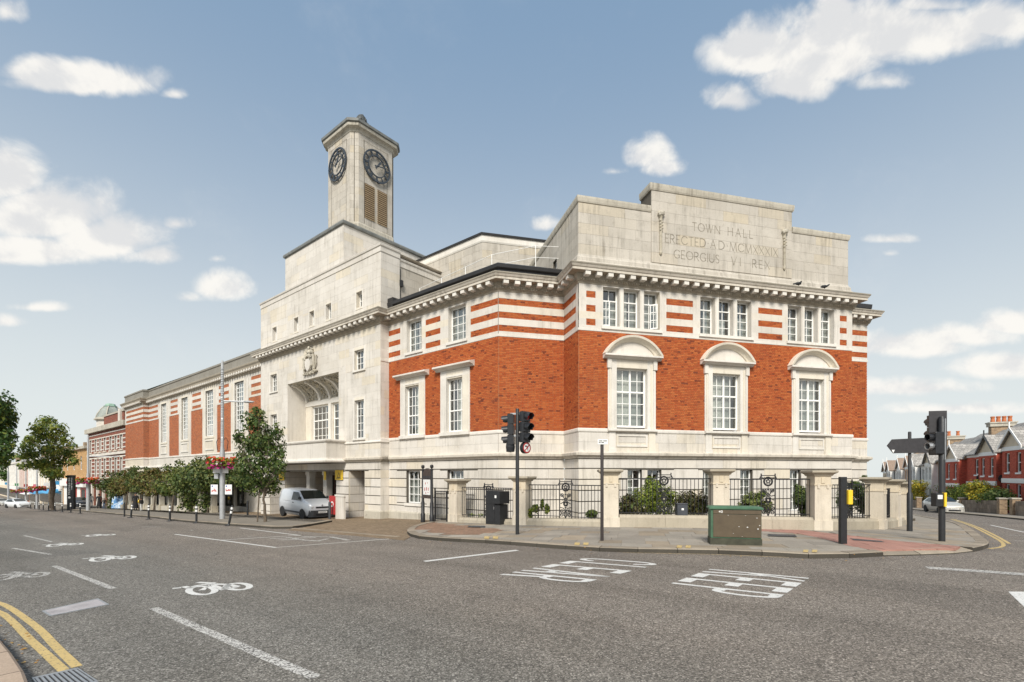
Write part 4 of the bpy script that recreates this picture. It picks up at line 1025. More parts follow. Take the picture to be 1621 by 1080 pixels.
# ================= entrance block
EB0, EB1, EC = 7.97, 22.56, 15.27
RE0, RE1 = 12.12, 18.46
mwall = MB()
mh = [(RE0, RE1, 2.0, 6.13), (9.5, 10.46, 5.95, 7.09), (9.5, 10.44, 2.06, 4.24), (20.03, 21.0, 5.86, 7.07), (20.03, 21.0, 2.6, 4.25)]
skin(mwall, WM, (EB0, EB1, .74, H_COR), mh, -.01, .22, mh[1:])
ashlar(WM, (EB0, EB1, 1.82, H_COR), mh, .457, 1.3, .0, .005, M_stone_block, .012, 51)
ashlar(WM, (EB0, 11.4, 1.0, 1.82), [], .42, 1.2, .0, .005, M_stone_block, .012, 54); ashlar(WM, (19.14, EB1, 1.0, 1.82), [], .42, 1.2, .0, .005, M_stone_block, .012, 55)
WRE = Wall(pm(WM, EB0), PD, -SD); WRE.n = Vector(-SD)
skin(mwall, WRE, (0, ME, GB, H_COR), [], -.01); ashlar(WRE, (0, ME, 1.0, H_COR), [], .457, .6, 0, .005, M_stone_block, .012, 52)
for hi, lo in zip(RUST, RUST[1:]): ashlar(WRE, (0, ME, lo, hi), [], 1, .6, 0, .046, M_stone_block, .05, 53)
for v in (11.36, 19.2):
    m = MB(); m.wbox(WM, v - .02, v + .02, -.05, .012, 1.05, H_COR); m.build('stone_fillet', M_stone, hall)
WLE = Wall(pm(WM, EB1), PD, SD); skin(mwall, WLE, (0, 2.2, GB, 12.4), [], 0)
# string and plinth of the block
MP = [pm(WW, EB1), pm(WM, EB1), pm(WM, 19.14)]; MP2 = [pm(WM, 11.4), pm(WM, EB0), pm(WL, EB0)]
for pth in (MP, MP2):
    m = MB(); sweep(m, pth, [(0, .70), (.05, .71), (.07, .76), (.18, .84), (.19, .94), (.16, .97), (.03, 1.01), (0, 1.01)]); m.build('string_course', M_stone_cornice, hall)  # same darkened stone, standing for the shade under the ledge
    m = MB(); sweep(m, pth, [(0, 1.76), (.06, 1.78), (.06, 1.84), (0, 1.88)]); m.build('plinth_moulding', M_stone_trim, hall)
# big recess with coffered soffit and paired windows
rd_ = 1.35; rec = MB(); bk = WM.off(-rd_)
wins = [(12.9, 15.05, 2.05, 4.66), (15.5, 17.65, 2.05, 4.66)]
skin(rec, bk, (RE0, RE1, 2.0, 6.2), wins, 0, .15)
skin(rec, Wall(pm(WM, RE0), PD, SD), (0, rd_, 2.0, 6.13), [], 0); skin(rec, Wall(pm(WM, RE1), PD, -SD), (0, rd_, 2.0, 6.13), [], 0)
rec.quad(WM.P(RE0, 0, 2.0), WM.P(RE1, 0, 2.0), WM.P(RE1, -rd_, 2.0), WM.P(RE0, -rd_, 2.0))
rec.build('window_recess', M_stone, hall, fix=False)
m = MB(); N_ = 10                                  # coved soffit with ribs
for (a, b, rad_, w_) in [(RE0, RE1, 0, 0)]:
    pts = [(-rd_ * (1 - math.cos(math.pi / 2 * k / N_)) , 6.13 - 1.05 * (1 - math.sin(math.pi / 2 * (1 - k / N_)))) for k in range(N_ + 1)]
    pts = [(-rd_ * math.sin(math.pi / 2 * k / N_), 5.08 + 1.05 * math.cos(math.pi / 2 * k / N_)) for k in range(N_ + 1)]
    for (o, h), (o2, h2) in zip(pts, pts[1:]): m.quad(WM.P(a, o, h), WM.P(b, o, h), WM.P(b, o2, h2), WM.P(a, o2, h2))
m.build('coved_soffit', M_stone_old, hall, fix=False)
for tc in (RE0 + .14, 14.05, 16.55, RE1 - .14, 15.28):
    m = MB(); ww = .11 if tc != 15.28 else .10
    m.loft([[WM.P(tc - ww, o, h), WM.P(tc + ww, o, h), WM.P(tc + ww, o * .9 + .0, h - .10), WM.P(tc - ww, o * .9, h - .10)] for o, h in pts[1:]]); m.build('soffit_rib', M_stone_trim, hall)
cm = MB(); rnd = random.Random(4)                  # carved foliage between the ribs
for k in range(230):
    u = rnd.uniform(RE0 + .4, RE1 - .4); q = rnd.uniform(.15, .95); o = -rd_ * math.sin(math.pi / 2 * q); h = 5.08 + 1.05 * math.cos(math.pi / 2 * q)
    if min(abs(u - c) for c in (14.05, 16.55, 15.28)) < .22: continue
    cm.ellipsoid(WM.P(u, o + .03, h - .03), .09, .09, .07, 5, 3)
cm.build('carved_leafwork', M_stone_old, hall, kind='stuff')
m = MB(); m.wbox(bk, RE0, RE1, -.1, .10, 4.70, 5.0); m.wbox(bk, 15.12, 15.43, -.1, .13, 2.0, 4.7); m.wbox(bk, RE0, 12.86, -.1, .06, 2.0, 4.7); m.wbox(bk, 17.69, RE1, -.1, .06, 2.0, 4.7); m.build('window_surround', M_stone_trim, hall)
for k, (a, b, p, q) in enumerate(wins): window(bk, a, b, p, q, .13, 4, [3, 2], trans=(.62,), fw=.07, panes=True, curtain=[])
# crest
cr = MB(); rnd = random.Random(9); crest = []
cr.ellipsoid(WM.P(EC + .1, .03, 6.95), .30, .10, .42, 14, 8); cr.ellipsoid(WM.P(EC + .1, .10, 7.58), .15, .13, .17, 12, 6); cr.lathe([(.10, 7.70 + EYE), (.15, 7.74 + EYE), (.15, 7.80 + EYE), (.12, 7.9 + EYE), (.02, 7.97 + EYE)], 10, (WM.P(EC + .1, .10, 0).x, WM.P(EC + .1, .10, 0).y, 0)); cr.ellipsoid(WM.P(EC + .1, .14, 8.06), .09, .09, .11, 10, 6)
cre = cr.build('carved_crest', M_stone_old, hall, smooth=True)
sh = MB(); c0 = EC + .1
sh.prism([WM.P(c0 + x, .24, h) for x, h in ((-.32, 7.35), (.32, 7.35), (.32, 6.95), (.2, 6.7), (0, 6.56), (-.2, 6.7), (-.32, 6.95))], [WM.P(c0 + x, .10, h) for x, h in ((-.36, 7.39), (.36, 7.39), (.36, 6.95), (.22, 6.66), (0, 6.50), (-.22, 6.66), (-.36, 6.95))]); sh.build('shield', M_stone, cre)
for sg in (-1, 1):
    b_ = MB()
    body = [(.50, 6.50, .05), (.60, 6.68, .10), (.56, 6.85, .085), (.60, 7.05, .11), (.52, 7.25, .12), (.54, 7.42, .09), (.46, 7.55, .11), (.36, 7.60, .05)]
    b_.tube([WM.P(c0 + sg * x, .12, h) for x, h, r in body], [r for _, _, r in body], 8)
    b_.tube([WM.P(c0 + sg * .48, .2, 7.4), WM.P(c0 + sg * .34, .25, 7.45), WM.P(c0 + sg * .27, .26, 7.3)], [.07, .06, .05], 6); b_.tube([WM.P(c0 + sg * .58, .18, 6.9), WM.P(c0 + sg * .44, .25, 6.85), WM.P(c0 + sg * .36, .25, 6.7)], [.09, .07, .05], 6)
    b_.tube([WM.P(c0 + sg * .65, .1, 6.75), WM.P(c0 + sg * .82, .1, 7.0), WM.P(c0 + sg * .78, .1, 7.3), WM.P(c0 + sg * .86, .1, 7.5)], [.05, .05, .04, .06], 6); b_.build('supporter', M_stone_old, cre, smooth=True)
r_ = MB()
for k in range(26): x = rnd.uniform(-.85, .85); h = 6.38 + rnd.uniform(0, .16) + abs(x) * .08; r_.ellipsoid(WM.P(c0 + x, .1, h), .1, .09, .07, 6, 4)
for k in range(34):
    a = rnd.uniform(0, math.pi); r0 = rnd.uniform(.3, .55); r_.ellipsoid(WM.P(c0 + r0 * math.cos(a), .08, 7.6 + r0 * .8 * math.sin(a)), .08, .07, .06, 6, 4)
r_.build('mantling', M_stone_old, cre, kind='stuff')
# small windows of the block
for (a, b, p, q) in mh[1:]:
    window(WM, a, b, p, q, .22, 3 if b - a > .8 else 2, 3 if q - p < 1.5 else 5, fw=.05, panes=True, curtain=[]); sill(WM, a - .15, b + .15, p, .08, .10)
    f = MB(); f.wbox(WM, a - .16, a, 0, .02, p, q + .16); f.wbox(WM, b, b + .16, 0, .02, p, q + .16); f.wbox(WM, a, b, 0, .02, q, q + .16); f.build('window_surround', M_stone_trim, hall)
# balcony over the porch
m = MB(); bp = [pm(WM, 19.14), pm(WM, 19.14, 1.2), pm(WM, 11.42, 1.2), pm(WM, 11.42)]
sweep(m, bp, [(-.9, .72), (.14, .72), (.16, .80), (.10, .86), (.02, .92), (0, .98), (0, 1.86), (.06, 1.88), (.09, 1.94), (.09, 2.0), (0, 2.04), (-.9, 2.04)])
m.wbox(WM, 11.9, 18.7, .0, 1.0, .74, 1.98); m.build('balcony', M_stone, hall)
# ground storey of the block: porch, door recess
PO0, PO1 = 12.39, 18.85
gh = [(PO0, PO1, GB, .20), (9.45, 11.05, GB, .22), (19.55, 21.1, GB, .22)]
skin(base, WM, (EB0, EB1, GB, .74), gh, -.035, 0)
for hi, lo in zip(RUST, RUST[1:]): ashlar(WM, (EB0, EB1, lo, hi), gh, 1, 1.25, 0, .046, M_stone_block, .05, 61 + int(lo * 7))
for (a, b, p, q) in gh:
    dp = 3.0 if b - a > 3 else 1.25
    k_ = WM.off(-dp); skin(room, k_, (a, b, p, q), [], 0); skin(room, Wall(pm(WM, a), PD, SD), (0, dp, p, q), [], 0); skin(room, Wall(pm(WM, b), PD, -SD), (0, dp, p, q), [], 0); room.quad(WM.P(a, 0, q), WM.P(b, 0, q), WM.P(b, -dp, q), WM.P(a, -dp, q))
    for hi, lo in zip(RUST, RUST[1:]):
        if lo > q: continue
        ashlar(Wall(pm(WM, b, .0), PD, -SD), (0.06, dp, lo, min(hi, q)), [], 1, .7, .03, .028, M_stone_block, .03, 70 + int(lo * 9))
    if dp < 2:
        d_ = MB(); d_.wbox(k_, a + .1, b - .1, .0, .06, p, q - .12); d_.build('entrance_door', M_dark_door, hall)
        s_ = MB(); s_.wbox(WM, a - .0, a + .06, -1.2, -.95, GB, q); s_.build('door_jamb', M_dark_door, hall)
    else:
        for c in (13.25, 15.3, 17.5):
            d_ = MB(); d_.wbox(k_, c - .75, c + .75, 0, .08, p, -.05); dd = d_.build('entrance_door', M_dark_door, hall)
            for sg in (-.38, .38): g_ = MB(); g_.wbox(k_, c + sg - .26, c + sg + .26, .08, .095, -1.9, -.2); g_.build('door_glass', M_carglass, dd)
        for c in (14.3, 16.4):
            p_ = MB(); p_.wbox(WM, c - .2, c + .2, -.75, -.35, GB, .20); p_.wbox(WM, c - .25, c + .25, -.8, -.3, -.02, .2); p_.build('porch_column', M_stone, hall)
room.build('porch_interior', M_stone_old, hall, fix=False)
mwall.build('entrance_wall', M_stone, hall, fix=False); base.build('ground_storey_wall', M_joint, hall, fix=False)
m = MB(); sweep(m, [pm(WM, 9.40), pm(WM, EB0), pm(WL, EB0), C1.copy(), C2.copy(), C3.copy(), C4.copy()], [(0, GB), (.08, GB), (.08, -2.02), (.05, -1.96), (0, -1.95)]); m.build('foot_plinth', M_stone_old, hall)
# ================= main cornice round everything
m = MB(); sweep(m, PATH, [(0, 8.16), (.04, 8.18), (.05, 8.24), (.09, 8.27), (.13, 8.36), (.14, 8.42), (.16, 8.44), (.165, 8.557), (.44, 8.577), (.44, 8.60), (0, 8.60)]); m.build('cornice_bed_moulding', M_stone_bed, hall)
CORN = [(.0, 8.58), (.46, 8.5795), (.46, 8.60), (.46, 8.685), (.49, 8.70), (.52, 8.76), (.55, 8.82), (.55, 8.86), (.0, 8.94)]
m = MB(); sweep(m, PATH, CORN); m.build('cornice', M_stone_cornice, hall)
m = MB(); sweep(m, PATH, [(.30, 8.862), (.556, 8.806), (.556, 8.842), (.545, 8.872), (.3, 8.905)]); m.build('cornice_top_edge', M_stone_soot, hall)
md = MB(); md.box(-.115, 0, -.095, .115, .30, .06)
mod_me = md.mesh('modillion', M_stone_trim)
cnt = 0
for (q, d) in along(PATH[1:-1], .53):
    n = Vector((d.y, -d.x)); p = q + n * .13
    ob = inst('modillion', mod_me, hall, Vector((p.x, p.y, 8.51 + EYE)) - hall.location, (0, 0, math.atan2(n.y, n.x) - math.pi / 2)); cnt += 1
eg = MB()
for (q, d) in along(PATH[1:-1], .118):
    n = Vector((d.y, -d.x)); c = q + n * .125
    eg.ellipsoid((c.x, c.y, 8.335 + EYE), .042, .042, .062, 6, 4)
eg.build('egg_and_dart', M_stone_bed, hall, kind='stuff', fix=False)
mort.build('mortar_wall', M_mortar, hall, fix=False); band.build('stone_band', M_stone, hall, fix=False)
for k, mb_ in brick_mb.items():
    o = mb_.build(k, M_brick, hall, kind='stuff', fix=False); at_ = o.data.attributes.new('tint', 'FLOAT', 'FACE'); rnd = random.Random(17); vals = []
    for q in range(len(mb_.f) // 5): vals += [rnd.random()] * 5
    at_.data.foreach_set('value', vals)
# ================= attic with the inscription
WA = WF.off(-.16); AT = [(0.05, 14.53, 8.85, 11.98), (3.53, 11.09, 11.98, 13.0)]
at = MB()
skin(at, WA, (0.05, 14.53, 8.85, 11.98), [], -.01); skin(at, WA, (3.53, 11.09, 11.98, 13.0), [], -.01)
WAS = Wall(pm(WA, .05), -RD, -FD); WAE = Wall(pm(WA, 14.53), -RD, FD)
AW = (2.75, 3.3, 9.55, 10.5)
skin(at, WAS, (0, 8, 8.85, 11.98), [AW], -.01, .2); skin(at, WAE, (0, 8, 8.85, 11.98), [], -.01)
for tt, n in ((3.53, -FD), (11.09, FD)): skin(at, Wall(pm(WA, tt), -RD, n), (0, .9, 11.9, 13.0), [], 0)
at.quad(WA.P(.05, 0, 11.97), WA.P(14.53, 0, 11.97), WA.P(14.53, -8, 11.97), WA.P(.05, -8, 11.97)); at.quad(WA.P(3.53, 0, 12.99), WA.P(11.09, 0, 12.99), WA.P(11.09, -.9, 12.99), WA.P(3.53, -.9, 12.99)); skin(at, WA.off(-.9), (3.53, 11.09, 11.97, 13.0), [], 0)
at.build('attic_wall', M_joint, hall, fix=False)
INSC = (4.1, 10.45, 9.72, 11.62)
ashlar(WA, (.05, 3.53, 9.5, 11.75), [], .45, 1.25, .0, .007, M_stone_attic, .03, 81); ashlar(WA, (11.09, 14.53, 9.5, 11.75), [], .45, 1.25, .0, .007, M_stone_attic, .03, 82)
ashlar(WA, (3.53, 11.09, 9.5, 12.72), [], .46, 1.35, .035, .007, M_stone_attic, .06, 83)
ashlar(WAS, (0, 8, 9.5, 11.75), [AW], .45, 1.25, .0, .007, M_stone_attic, .03, 84)
m = MB()
sweep(m, [pm(WA, .05) - RD * 8, pm(WA, .05), pm(WA, 14.53), pm(WA, 14.53) - RD * 8], [(0, 8.85), (.22, 8.86), (.20, 9.08), (.09, 9.20), (.08, 9.36), (.03, 9.42), (0, 9.52)]); m.build('attic_base_moulding', M_stone_attic, hall)
m = MB()
sweep(m, [pm(WA, .05) - RD * 8, pm(WA, .05), pm(WA, 3.5)], [(-.3, 11.74), (.03, 11.74), (.05, 11.80), (.07, 11.92), (.07, 12.0), (-.3, 12.01)]); sweep(m, [pm(WA, 11.12), pm(WA, 14.53), pm(WA, 14.53) - RD * 8], [(-.3, 11.74), (.03, 11.74), (.05, 11.80), (.07, 11.92), (.07, 12.0), (-.3, 12.01)])
sweep(m, [pm(WA, 3.53, -.9), pm(WA, 3.53), pm(WA, 11.09), pm(WA, 11.09, -.9)], [(-.2, 12.72), (.06, 12.72), (.085, 12.79), (.10, 12.92), (.10, 13.02), (-.2, 13.03)])
m.build('attic_capping', M_stone_old, hall)
window(WAS, AW[0], AW[1], AW[2], AW[3], .2, 2, 2, panes=False, curtain=[])
# maces either side of the inscription
for tc in (3.97, 10.62):
    m = MB(); y0 = WA.P(tc, .07, 0)
    pr = [(.03, 9.86), (.06, 9.90), (.07, 9.98), (.045, 10.06), (.065, 10.12), (.065, 11.35), (.085, 11.40), (.075, 11.5), (.13, 11.58)]
    m.lathe([(r, h) for r, h in pr], 10, (y0.x, y0.y, EYE)); ma = m.build('carved_mace', M_stone_old, hall, smooth=True)
    m = MB()
    m.ellipsoid(WA.P(tc, .1, 11.67), .15, .15, .13, 10, 6)
    for k in range(8): a = k * math.pi / 4; m.ellipsoid(WA.P(tc + .13 * math.cos(a), .12 + .04 * math.sin(2 * a), 11.68 + .1 * math.sin(a)), .055, .055, .055, 6, 4)
    for k in range(7): m.ellipsoid(WA.P(tc + (.05 if k % 2 else -.05), .12, 10.95 + k * .07), .05, .05, .04, 6, 4)
    m.build('mace_head', M_stone_old, ma)
# the cut letters: every letter its own thin piece of dark line
STK = {'T': (.62, [[(0, 1), (.62, 1)], [(.31, 1), (.31, 0)]]), 'O': (.92, ['o']), 'W': (1.05, [[(0, 1), (.26, 0)], [(.26, 0), (.52, 1)], [(.40, .75), (.40, .75)], [(.42, 1), (.68, 0)], [(.68, 0), (1.0, 1)]]), 'N': (.74, [[(0, 0), (0, 1)], [(0, 1), (.72, 0)], [(.72, 0), (.72, 1)]]),
       'H': (.70, [[(0, 0), (0, 1)], [(.68, 0), (.68, 1)], [(0, .5), (.68, .5)]]), 'A': (.74, [[(0, 0), (.36, 1)], [(.36, 1), (.74, 0)], [(.13, .36), (.60, .36)]]), 'L': (.48, [[(0, 1), (0, 0)], [(0, 0), (.46, 0)]]),
       'E': (.46, [[(0, 0), (0, 1)], [(0, 1), (.44, 1)], [(0, .5), (.36, .5)], [(0, 0), (.46, 0)]]), 'R': (.56, [[(0, 0), (0, 1)], 'p', [(.2, .48), (.56, 0)]]), 'C': (.78, ['c']), 'D': (.78, [[(0, 0), (0, 1)], 'd']), 'G': (.80, ['c', [(.74, .42), (.74, .12)], [(.56, .42), (.74, .42)]]),
       'I': (.06, [[(.03, 0), (.03, 1)]]), 'U': (.66, ['u', [(0, 1), (0, .36)], [(.64, 1), (.64, .36)]]), 'S': (.50, ['s']), 'V': (.72, [[(0, 1), (.36, 0)], [(.36, 0), (.72, 1)]]), 'X': (.68, [[(0, 1), (.68, 0)], [(.02, 0), (.66, 1)]]), 'M': (.98, [[(0, 0), (.12, 1)], [(.12, 1), (.49, 0)], [(.49, 0), (.86, 1)], [(.86, 1), (.98, 0)]]), '.': (.08, [[(.04, .47), (.04, .55)]])}
def glyph_lines(ch):
    out = []
    for s_ in STK[ch][1]:
        if isinstance(s_, list): out.append(s_); continue
        if s_ == 'o': a0, a1, c, r = 0, 2 * math.pi, (.46, .5), (.45, .5)
        elif s_ == 'c': a0, a1, c, r = .22 * math.pi, 1.80 * math.pi, (.45, .5), (.44, .5)
        elif s_ == 'd': a0, a1, c, r = -math.pi / 2, math.pi / 2, (.26, .5), (.50, .5)
        elif s_ == 'p': a0, a1, c, r = -math.pi / 2, math.pi / 2, (.22, .74), (.28, .26)
        elif s_ == 'u': a0, a1, c, r = math.pi, 2 * math.pi, (.32, .36), (.32, .36)
        if s_ == 's': out.append([(.44, .86), (.34, .98), (.18, 1.0), (.05, .90), (.04, .74), (.14, .60), (.34, .46), (.46, .32), (.46, .14), (.33, .01), (.16, .0), (.02, .13)]); continue
        n = 20; pts = [(c[0] + r[0] * math.cos(a0 + (a1 - a0) * k / n), c[1] + r[1] * math.sin(a0 + (a1 - a0) * k / n)) for k in range(n + 1)]
        if s_ in 'dp': pts = [(0, pts[0][1])] + pts + [(0, pts[-1][1])]
        out.append(pts)
    return out
ins_root = None
def inscribe(segs, h0, hh):
    """segs: (text, t0, t1); letters are spaced to fill the run"""
    global ins_root
    for text, t0, t1 in segs:
        adv = [STK[c][0] for c in text]; gap = ((t1 - t0) / hh - sum(adv)) / max(1, len(text) - 1); x = 0
        for c, a in zip(text, adv):
            m = MB(); lw = .017
            def q(p, o=.0375): return WA.P(t0 + (x + p[0]) * hh, o, h0 + p[1] * hh)
            def strip(p, r_, w0):
                d = Vector((r_[0] - p[0], r_[1] - p[1])); d = d.normalized() if d.length else Vector((0, 1)); n = Vector((-d.y, d.x)) * (w0 / hh); e = d * (w0 / hh * .6)
                pa, pb = Vector(p) - e, Vector(r_) + e; m.prism([q(v, .030) for v in (pa - n, pb - n, pb + n, pa + n)], [q(v, .0385) for v in (pa - n, pb - n, pb + n, pa + n)])
            for ln in glyph_lines(c):
                for p, r_ in zip(ln, ln[1:]):
                    diag = abs(r_[0] - p[0]) > .1 and r_[1] > p[1]
                    strip(p, r_, lw * (.65 if diag else 1.0))
                if len(ln) == 2 and c != '.':
                    for p in ln:
                        if p[1] in (0, 1) and abs(ln[0][0] - ln[1][0]) < .5: strip((p[0] - .055, p[1]), (p[0] + .055, p[1]), lw * .5)
            if ins_root is None: ins_root = m.build('inscription', M_letter, hall, label='cut stone inscription reading TOWN HALL ERECTED AD MCMXXXIX GEORGIUS VI REX')
            else: m.build('letter', M_letter, ins_root)
            x += a + gap
inscribe([('TOWN', 5.60, 7.06), ('HALL', 7.50, 8.86)], 11.17, .36)
inscribe([('ERECTED', 4.22, 6.30), ('.', 6.42, 6.45), ('AD', 6.56, 7.30), ('.', 7.45, 7.48), ('MCMXXXIX', 7.60, 10.27)], 10.47, .37)
inscribe([('GEORGIUS', 4.66, 7.02), ('VI', 7.68, 8.18), ('REX', 8.85, 9.80)], 9.81, .37)
# ================= roofs and parapet behind the cornice
m = MB(); inn = [pm(WL, EB0, -.55), pm(WL, .0, -.55) , C2 + PD * 0 - RD * .55, C3 - RD * 2.6, C3 - RD * 9 + FD * 2, pm(WL, EB0, -9)]
pth = [pm(WL, EB0 - .05), C1.copy(), C2 - FD * .02]
sweep(m, pth, [(-.6, 8.9), (.10, 8.92), (.12, 9.02), (.04, 9.08), (.04, 9.16), (.16, 9.22), (.18, 9.36), (.10, 9.42), (-.6, 9.44)]); m.build('black_roof_edge', M_black_roof, hall)
m = MB(); sweep(m, [pm(WF2, .1), pm(WF2, F2W), C5 - RD * 4], [(-.6, 8.9), (.10, 8.92), (.16, 9.1), (.18, 9.3), (-.6, 9.32)]); m.build('black_roof_edge', M_black_roof, hall)
m = MB(); m.wbox(WL, EB0 - .5, EB0 - .05, -1.5, .14, 8.9, 9.62); m.build('roof_upstand', M_black_roof, hall)
m = MB()
def flat(pts, h): m.poly([(p.x, p.y, h + EYE) for p in pts])
flat([pm(WL, EB0, -.1), C1 + PD * .1, C2 + PD * .3, C2 - RD * 12, pm(WL, EB0, -14)], 9.3)
flat([C2 - FD * .2, C4b + FD * .1, C5, C5 - RD * 10, C2 - RD * 10], 8.92)
flat([pm(WM, EB1), pm(WM, EB0), pm(WM, EB0, -12), pm(WM, EB1, -12)], 8.9)
m.build('flat_roof', M_lead, hall, fix=False)
# white handrails
m = MB(); hr = [pm(WL, t, -1.35) for t in (7.0, 5.2, 3.4, 1.6)] + [C1 + PD * 1.5 + FD * .8, C1 + PD * 1.5 + FD * 2.6]
for z_ in (9.85, 10.4): m.tube([(p.x, p.y, z_ + EYE + .55 * (k / 5)) for k, p in enumerate(hr)], .014, 6)
for k, p in enumerate(hr): m.tube([(p.x, p.y, 9.1 + EYE), (p.x, p.y, 10.42 + EYE + .55 * k / 5)], .018, 6)
m.build('white_handrail', M_white, hall)
# council chamber behind: same chamfered plan, set back on the roof
hb = 13.75; kb = hb * FPX / (YH - 369.3); BCx = Vector(ray_xy(763.2, kb)); WB1 = Wall(BCx, SD, -PD); WB2 = Wall(BCx, FD, RD)
bb = MB(); skin(bb, WB1, (0, 9, 8.9, hb - .1), [], -.01); skin(bb, WB2, (0, 9, 8.9, hb - .1), [], -.01); bb.build('council_chamber_wall', M_joint, hall, fix=False)
ashlar(WB1, (0, 6.5, 9.3, hb - .5), [], .46, 1.3, 0, .006, M_stone_attic, .02, 91); ashlar(WB2, (0, 5.5, 9.3, hb - .5), [], .46, 1.3, 0, .006, M_stone_attic, .02, 92)
bp_ = [pm(WB1, 9), BCx.copy(), pm(WB2, 9)]
m = MB(); sweep(m, bp_, [(-.3, hb - .5), (.02, hb - .5), (.05, hb - .42), (.05, hb - .1), (-.3, hb - .1)]); m.build('chamber_frieze', M_stone_trim, hall)
m = MB(); sweep(m, bp_, [(-5, hb - .1), (.12, hb - .1), (.14, hb), (-5, hb + .02)]); m.build('chamber_roof_edge', M_black_roof, hall)
window(WB2, 2.6, 3.5, 10.1, 11.1, .02, 2, 1, panes=False, back=False, curtain=[])
# ================= upper block over the entrance
HB1 = 12.52
up_ = MB(); uh = [(20.1, 20.75, 9.43, 10.38), (17.03, 17.63, 9.5, 10.42), (15.0, 15.58, 9.5, 10.42), (12.98, 13.6, 9.5, 10.44), (9.72, 10.3, 9.5, 10.40)]
WM2 = WM.off(-.02)
skin(up_, WM2, (EB0, EB1, 8.9, HB1 - .1), uh, -.01, .30); WU = Wall(pm(WM2, EB0), PD, -SD)
skin(up_, WU, (0, 1.27, 8.9, HB1 - .1), [], -.01); WU2 = Wall(pm(WM2, EB0 + .12, -1.27), PD, -SD); skin(up_, WU2, (0, 9, 8.9, HB1 - .45), [], -.01)
up_.poly([WM2.P(EB0, 0, HB1 - .1), WM2.P(EB1, 0, HB1 - .1), WM2.P(EB1, -10, HB1 - .1), WM2.P(EB0 + .1, -10, HB1 - .1)])
skin(up_, Wall(pm(WM2, EB1), PD, SD), (0, 9, 8.9, HB1 - .1), [], 0)
up_.build('upper_block_wall', M_stone, hall, fix=False)
ashlar(WM2, (EB0, EB1, 8.95, HB1 - .42), uh, .45, 1.3, 0, .006, M_stone_block, .02, 101); ashlar(WU, (0, 1.27, 8.95, HB1 - .42), [], .45, 1.0, 0, .006, M_stone_block, .02, 102); ashlar(WU2, (0, 6.5, 8.95, HB1 - .80), [], .45, 1.3, 0, .006, M_stone_attic, .02, 103)
m = MB(); sweep(m, [pm(WM2, EB1, -4), pm(WM2, EB1), pm(WM2, EB0), pm(WM2, EB0, -1.27)], [(-.3, HB1 - .42), (.0, HB1 - .42), (.035, HB1 - .40), (.045, HB1 - .14), (.09, HB1 - .11), (.11, HB1 - .02), (.09, HB1), (-.3, HB1 + .02)]); m.build('block_capping', M_stone, hall)
m = MB(); sweep(m, [pm(WM2, EB0 + .12, -1.2), pm(WM2, EB0 + .12, -9)], [(-.3, HB1 - .80), (.0, HB1 - .80), (.035, HB1 - .78), (.045, HB1 - .48), (.09, HB1 - .45), (.11, HB1 - .36), (.09, HB1 - .34), (-.3, HB1 - .33)]); m.build('block_capping', M_stone, hall)
for (a, b, p, q) in uh:
    window(WM2, a, b, p, q, .28, 2, 2, fw=.05, panes=False, curtain=[]); f = MB(); f.wbox(WM2, a - .10, a, 0, .015, p - .1, q + .1); f.wbox(WM2, b, b + .1, 0, .015, p - .1, q + .1); f.wbox(WM2, a, b, 0, .015, q, q + .1); f.wbox(WM2, a, b, 0, .02, p - .1, p); f.build('window_surround', M_stone_trim, hall)
m = MB(); m.wbox(WU2, .02, .10, 0, .06, 9.4, 11.6); m.wbox(WU2, -.02, .22, 0, .16, 10.6, 10.95); m.build('black_downpipe', M_black_iron, hall)
# ================= podium
WP = WM.off(-.12); P0, P1 = 11.78, 19.05; HP = 15.02
po = MB(); skin(po, WP, (P0, P1, HB1 - .3, HP - .1), [], -.01); WPR = Wall(pm(WP, P0), PD, -SD); skin(po, WPR, (0, 8.5, HB1 - .8, HP - .1), [], -.01); skin(po, Wall(pm(WP, P1), PD, SD), (0, 8.5, HB1 - .8, HP), [], 0)
po.poly([WP.P(P0, 0, HP), WP.P(P1, 0, HP), WP.P(P1, -8.5, HP), WP.P(P0, -8.5, HP)]); po.build('podium_wall', M_stone, hall, fix=False)
ashlar(WP, (P0, P1, HB1 - .05, HP - .16), [], .47, 1.3, 0, .006, M_stone_block, .02, 111); ashlar(WPR, (0, 8.5, HB1 - .4, HP - .16), [], .47, 1.3, 0, .006, M_stone_block, .02, 112)
m = MB(); sweep(m, [pm(WP, P1, -8), pm(WP, P1), pm(WP, P0), pm(WP, P0, -8.5)], [(-.5, HP - .16), (.04, HP - .16), (.10, HP - .12), (.12, HP - .02), (.10, HP + .06), (-.3, HP + .14), (-.5, HP + .14)]); m.build('lead_capping', M_lead, hall)
# ================= clock tower
TC = pm(WM, EC, -3.62); HW, CH = 1.72, .40
def octo(hw, ch): return [TC + SD * a * (1) - PD * 0 + (PD * b) for a, b in ((hw - ch, -hw), (-(hw - ch), -hw), (-hw, -(hw - ch)), (-hw, hw - ch), (-(hw - ch), hw), (hw - ch, hw), (hw, hw - ch), (hw, -(hw - ch)))]
def oct_ring(hw, ch, h): return [Vector((p.x, p.y, h + EYE)) for p in octo(hw, ch)]
m = MB(); m.loft([oct_ring(HW + .22, CH, 14.9), oct_ring(HW + .22, CH, 15.55), oct_ring(HW + .12, CH, 15.62), oct_ring(HW + .12, CH, 15.95), oct_ring(HW + .05, CH, 16.05), oct_ring(HW + .05, CH, 16.35), oct_ring(HW, CH, 16.45)]); m.build('tower_base', M_stone_old, hall)
m = MB(); m.loft([oct_ring(HW - .01, CH, 16.4), oct_ring(HW - .01, CH, 22.3)]); m.build('tower_shaft', M_joint, hall)
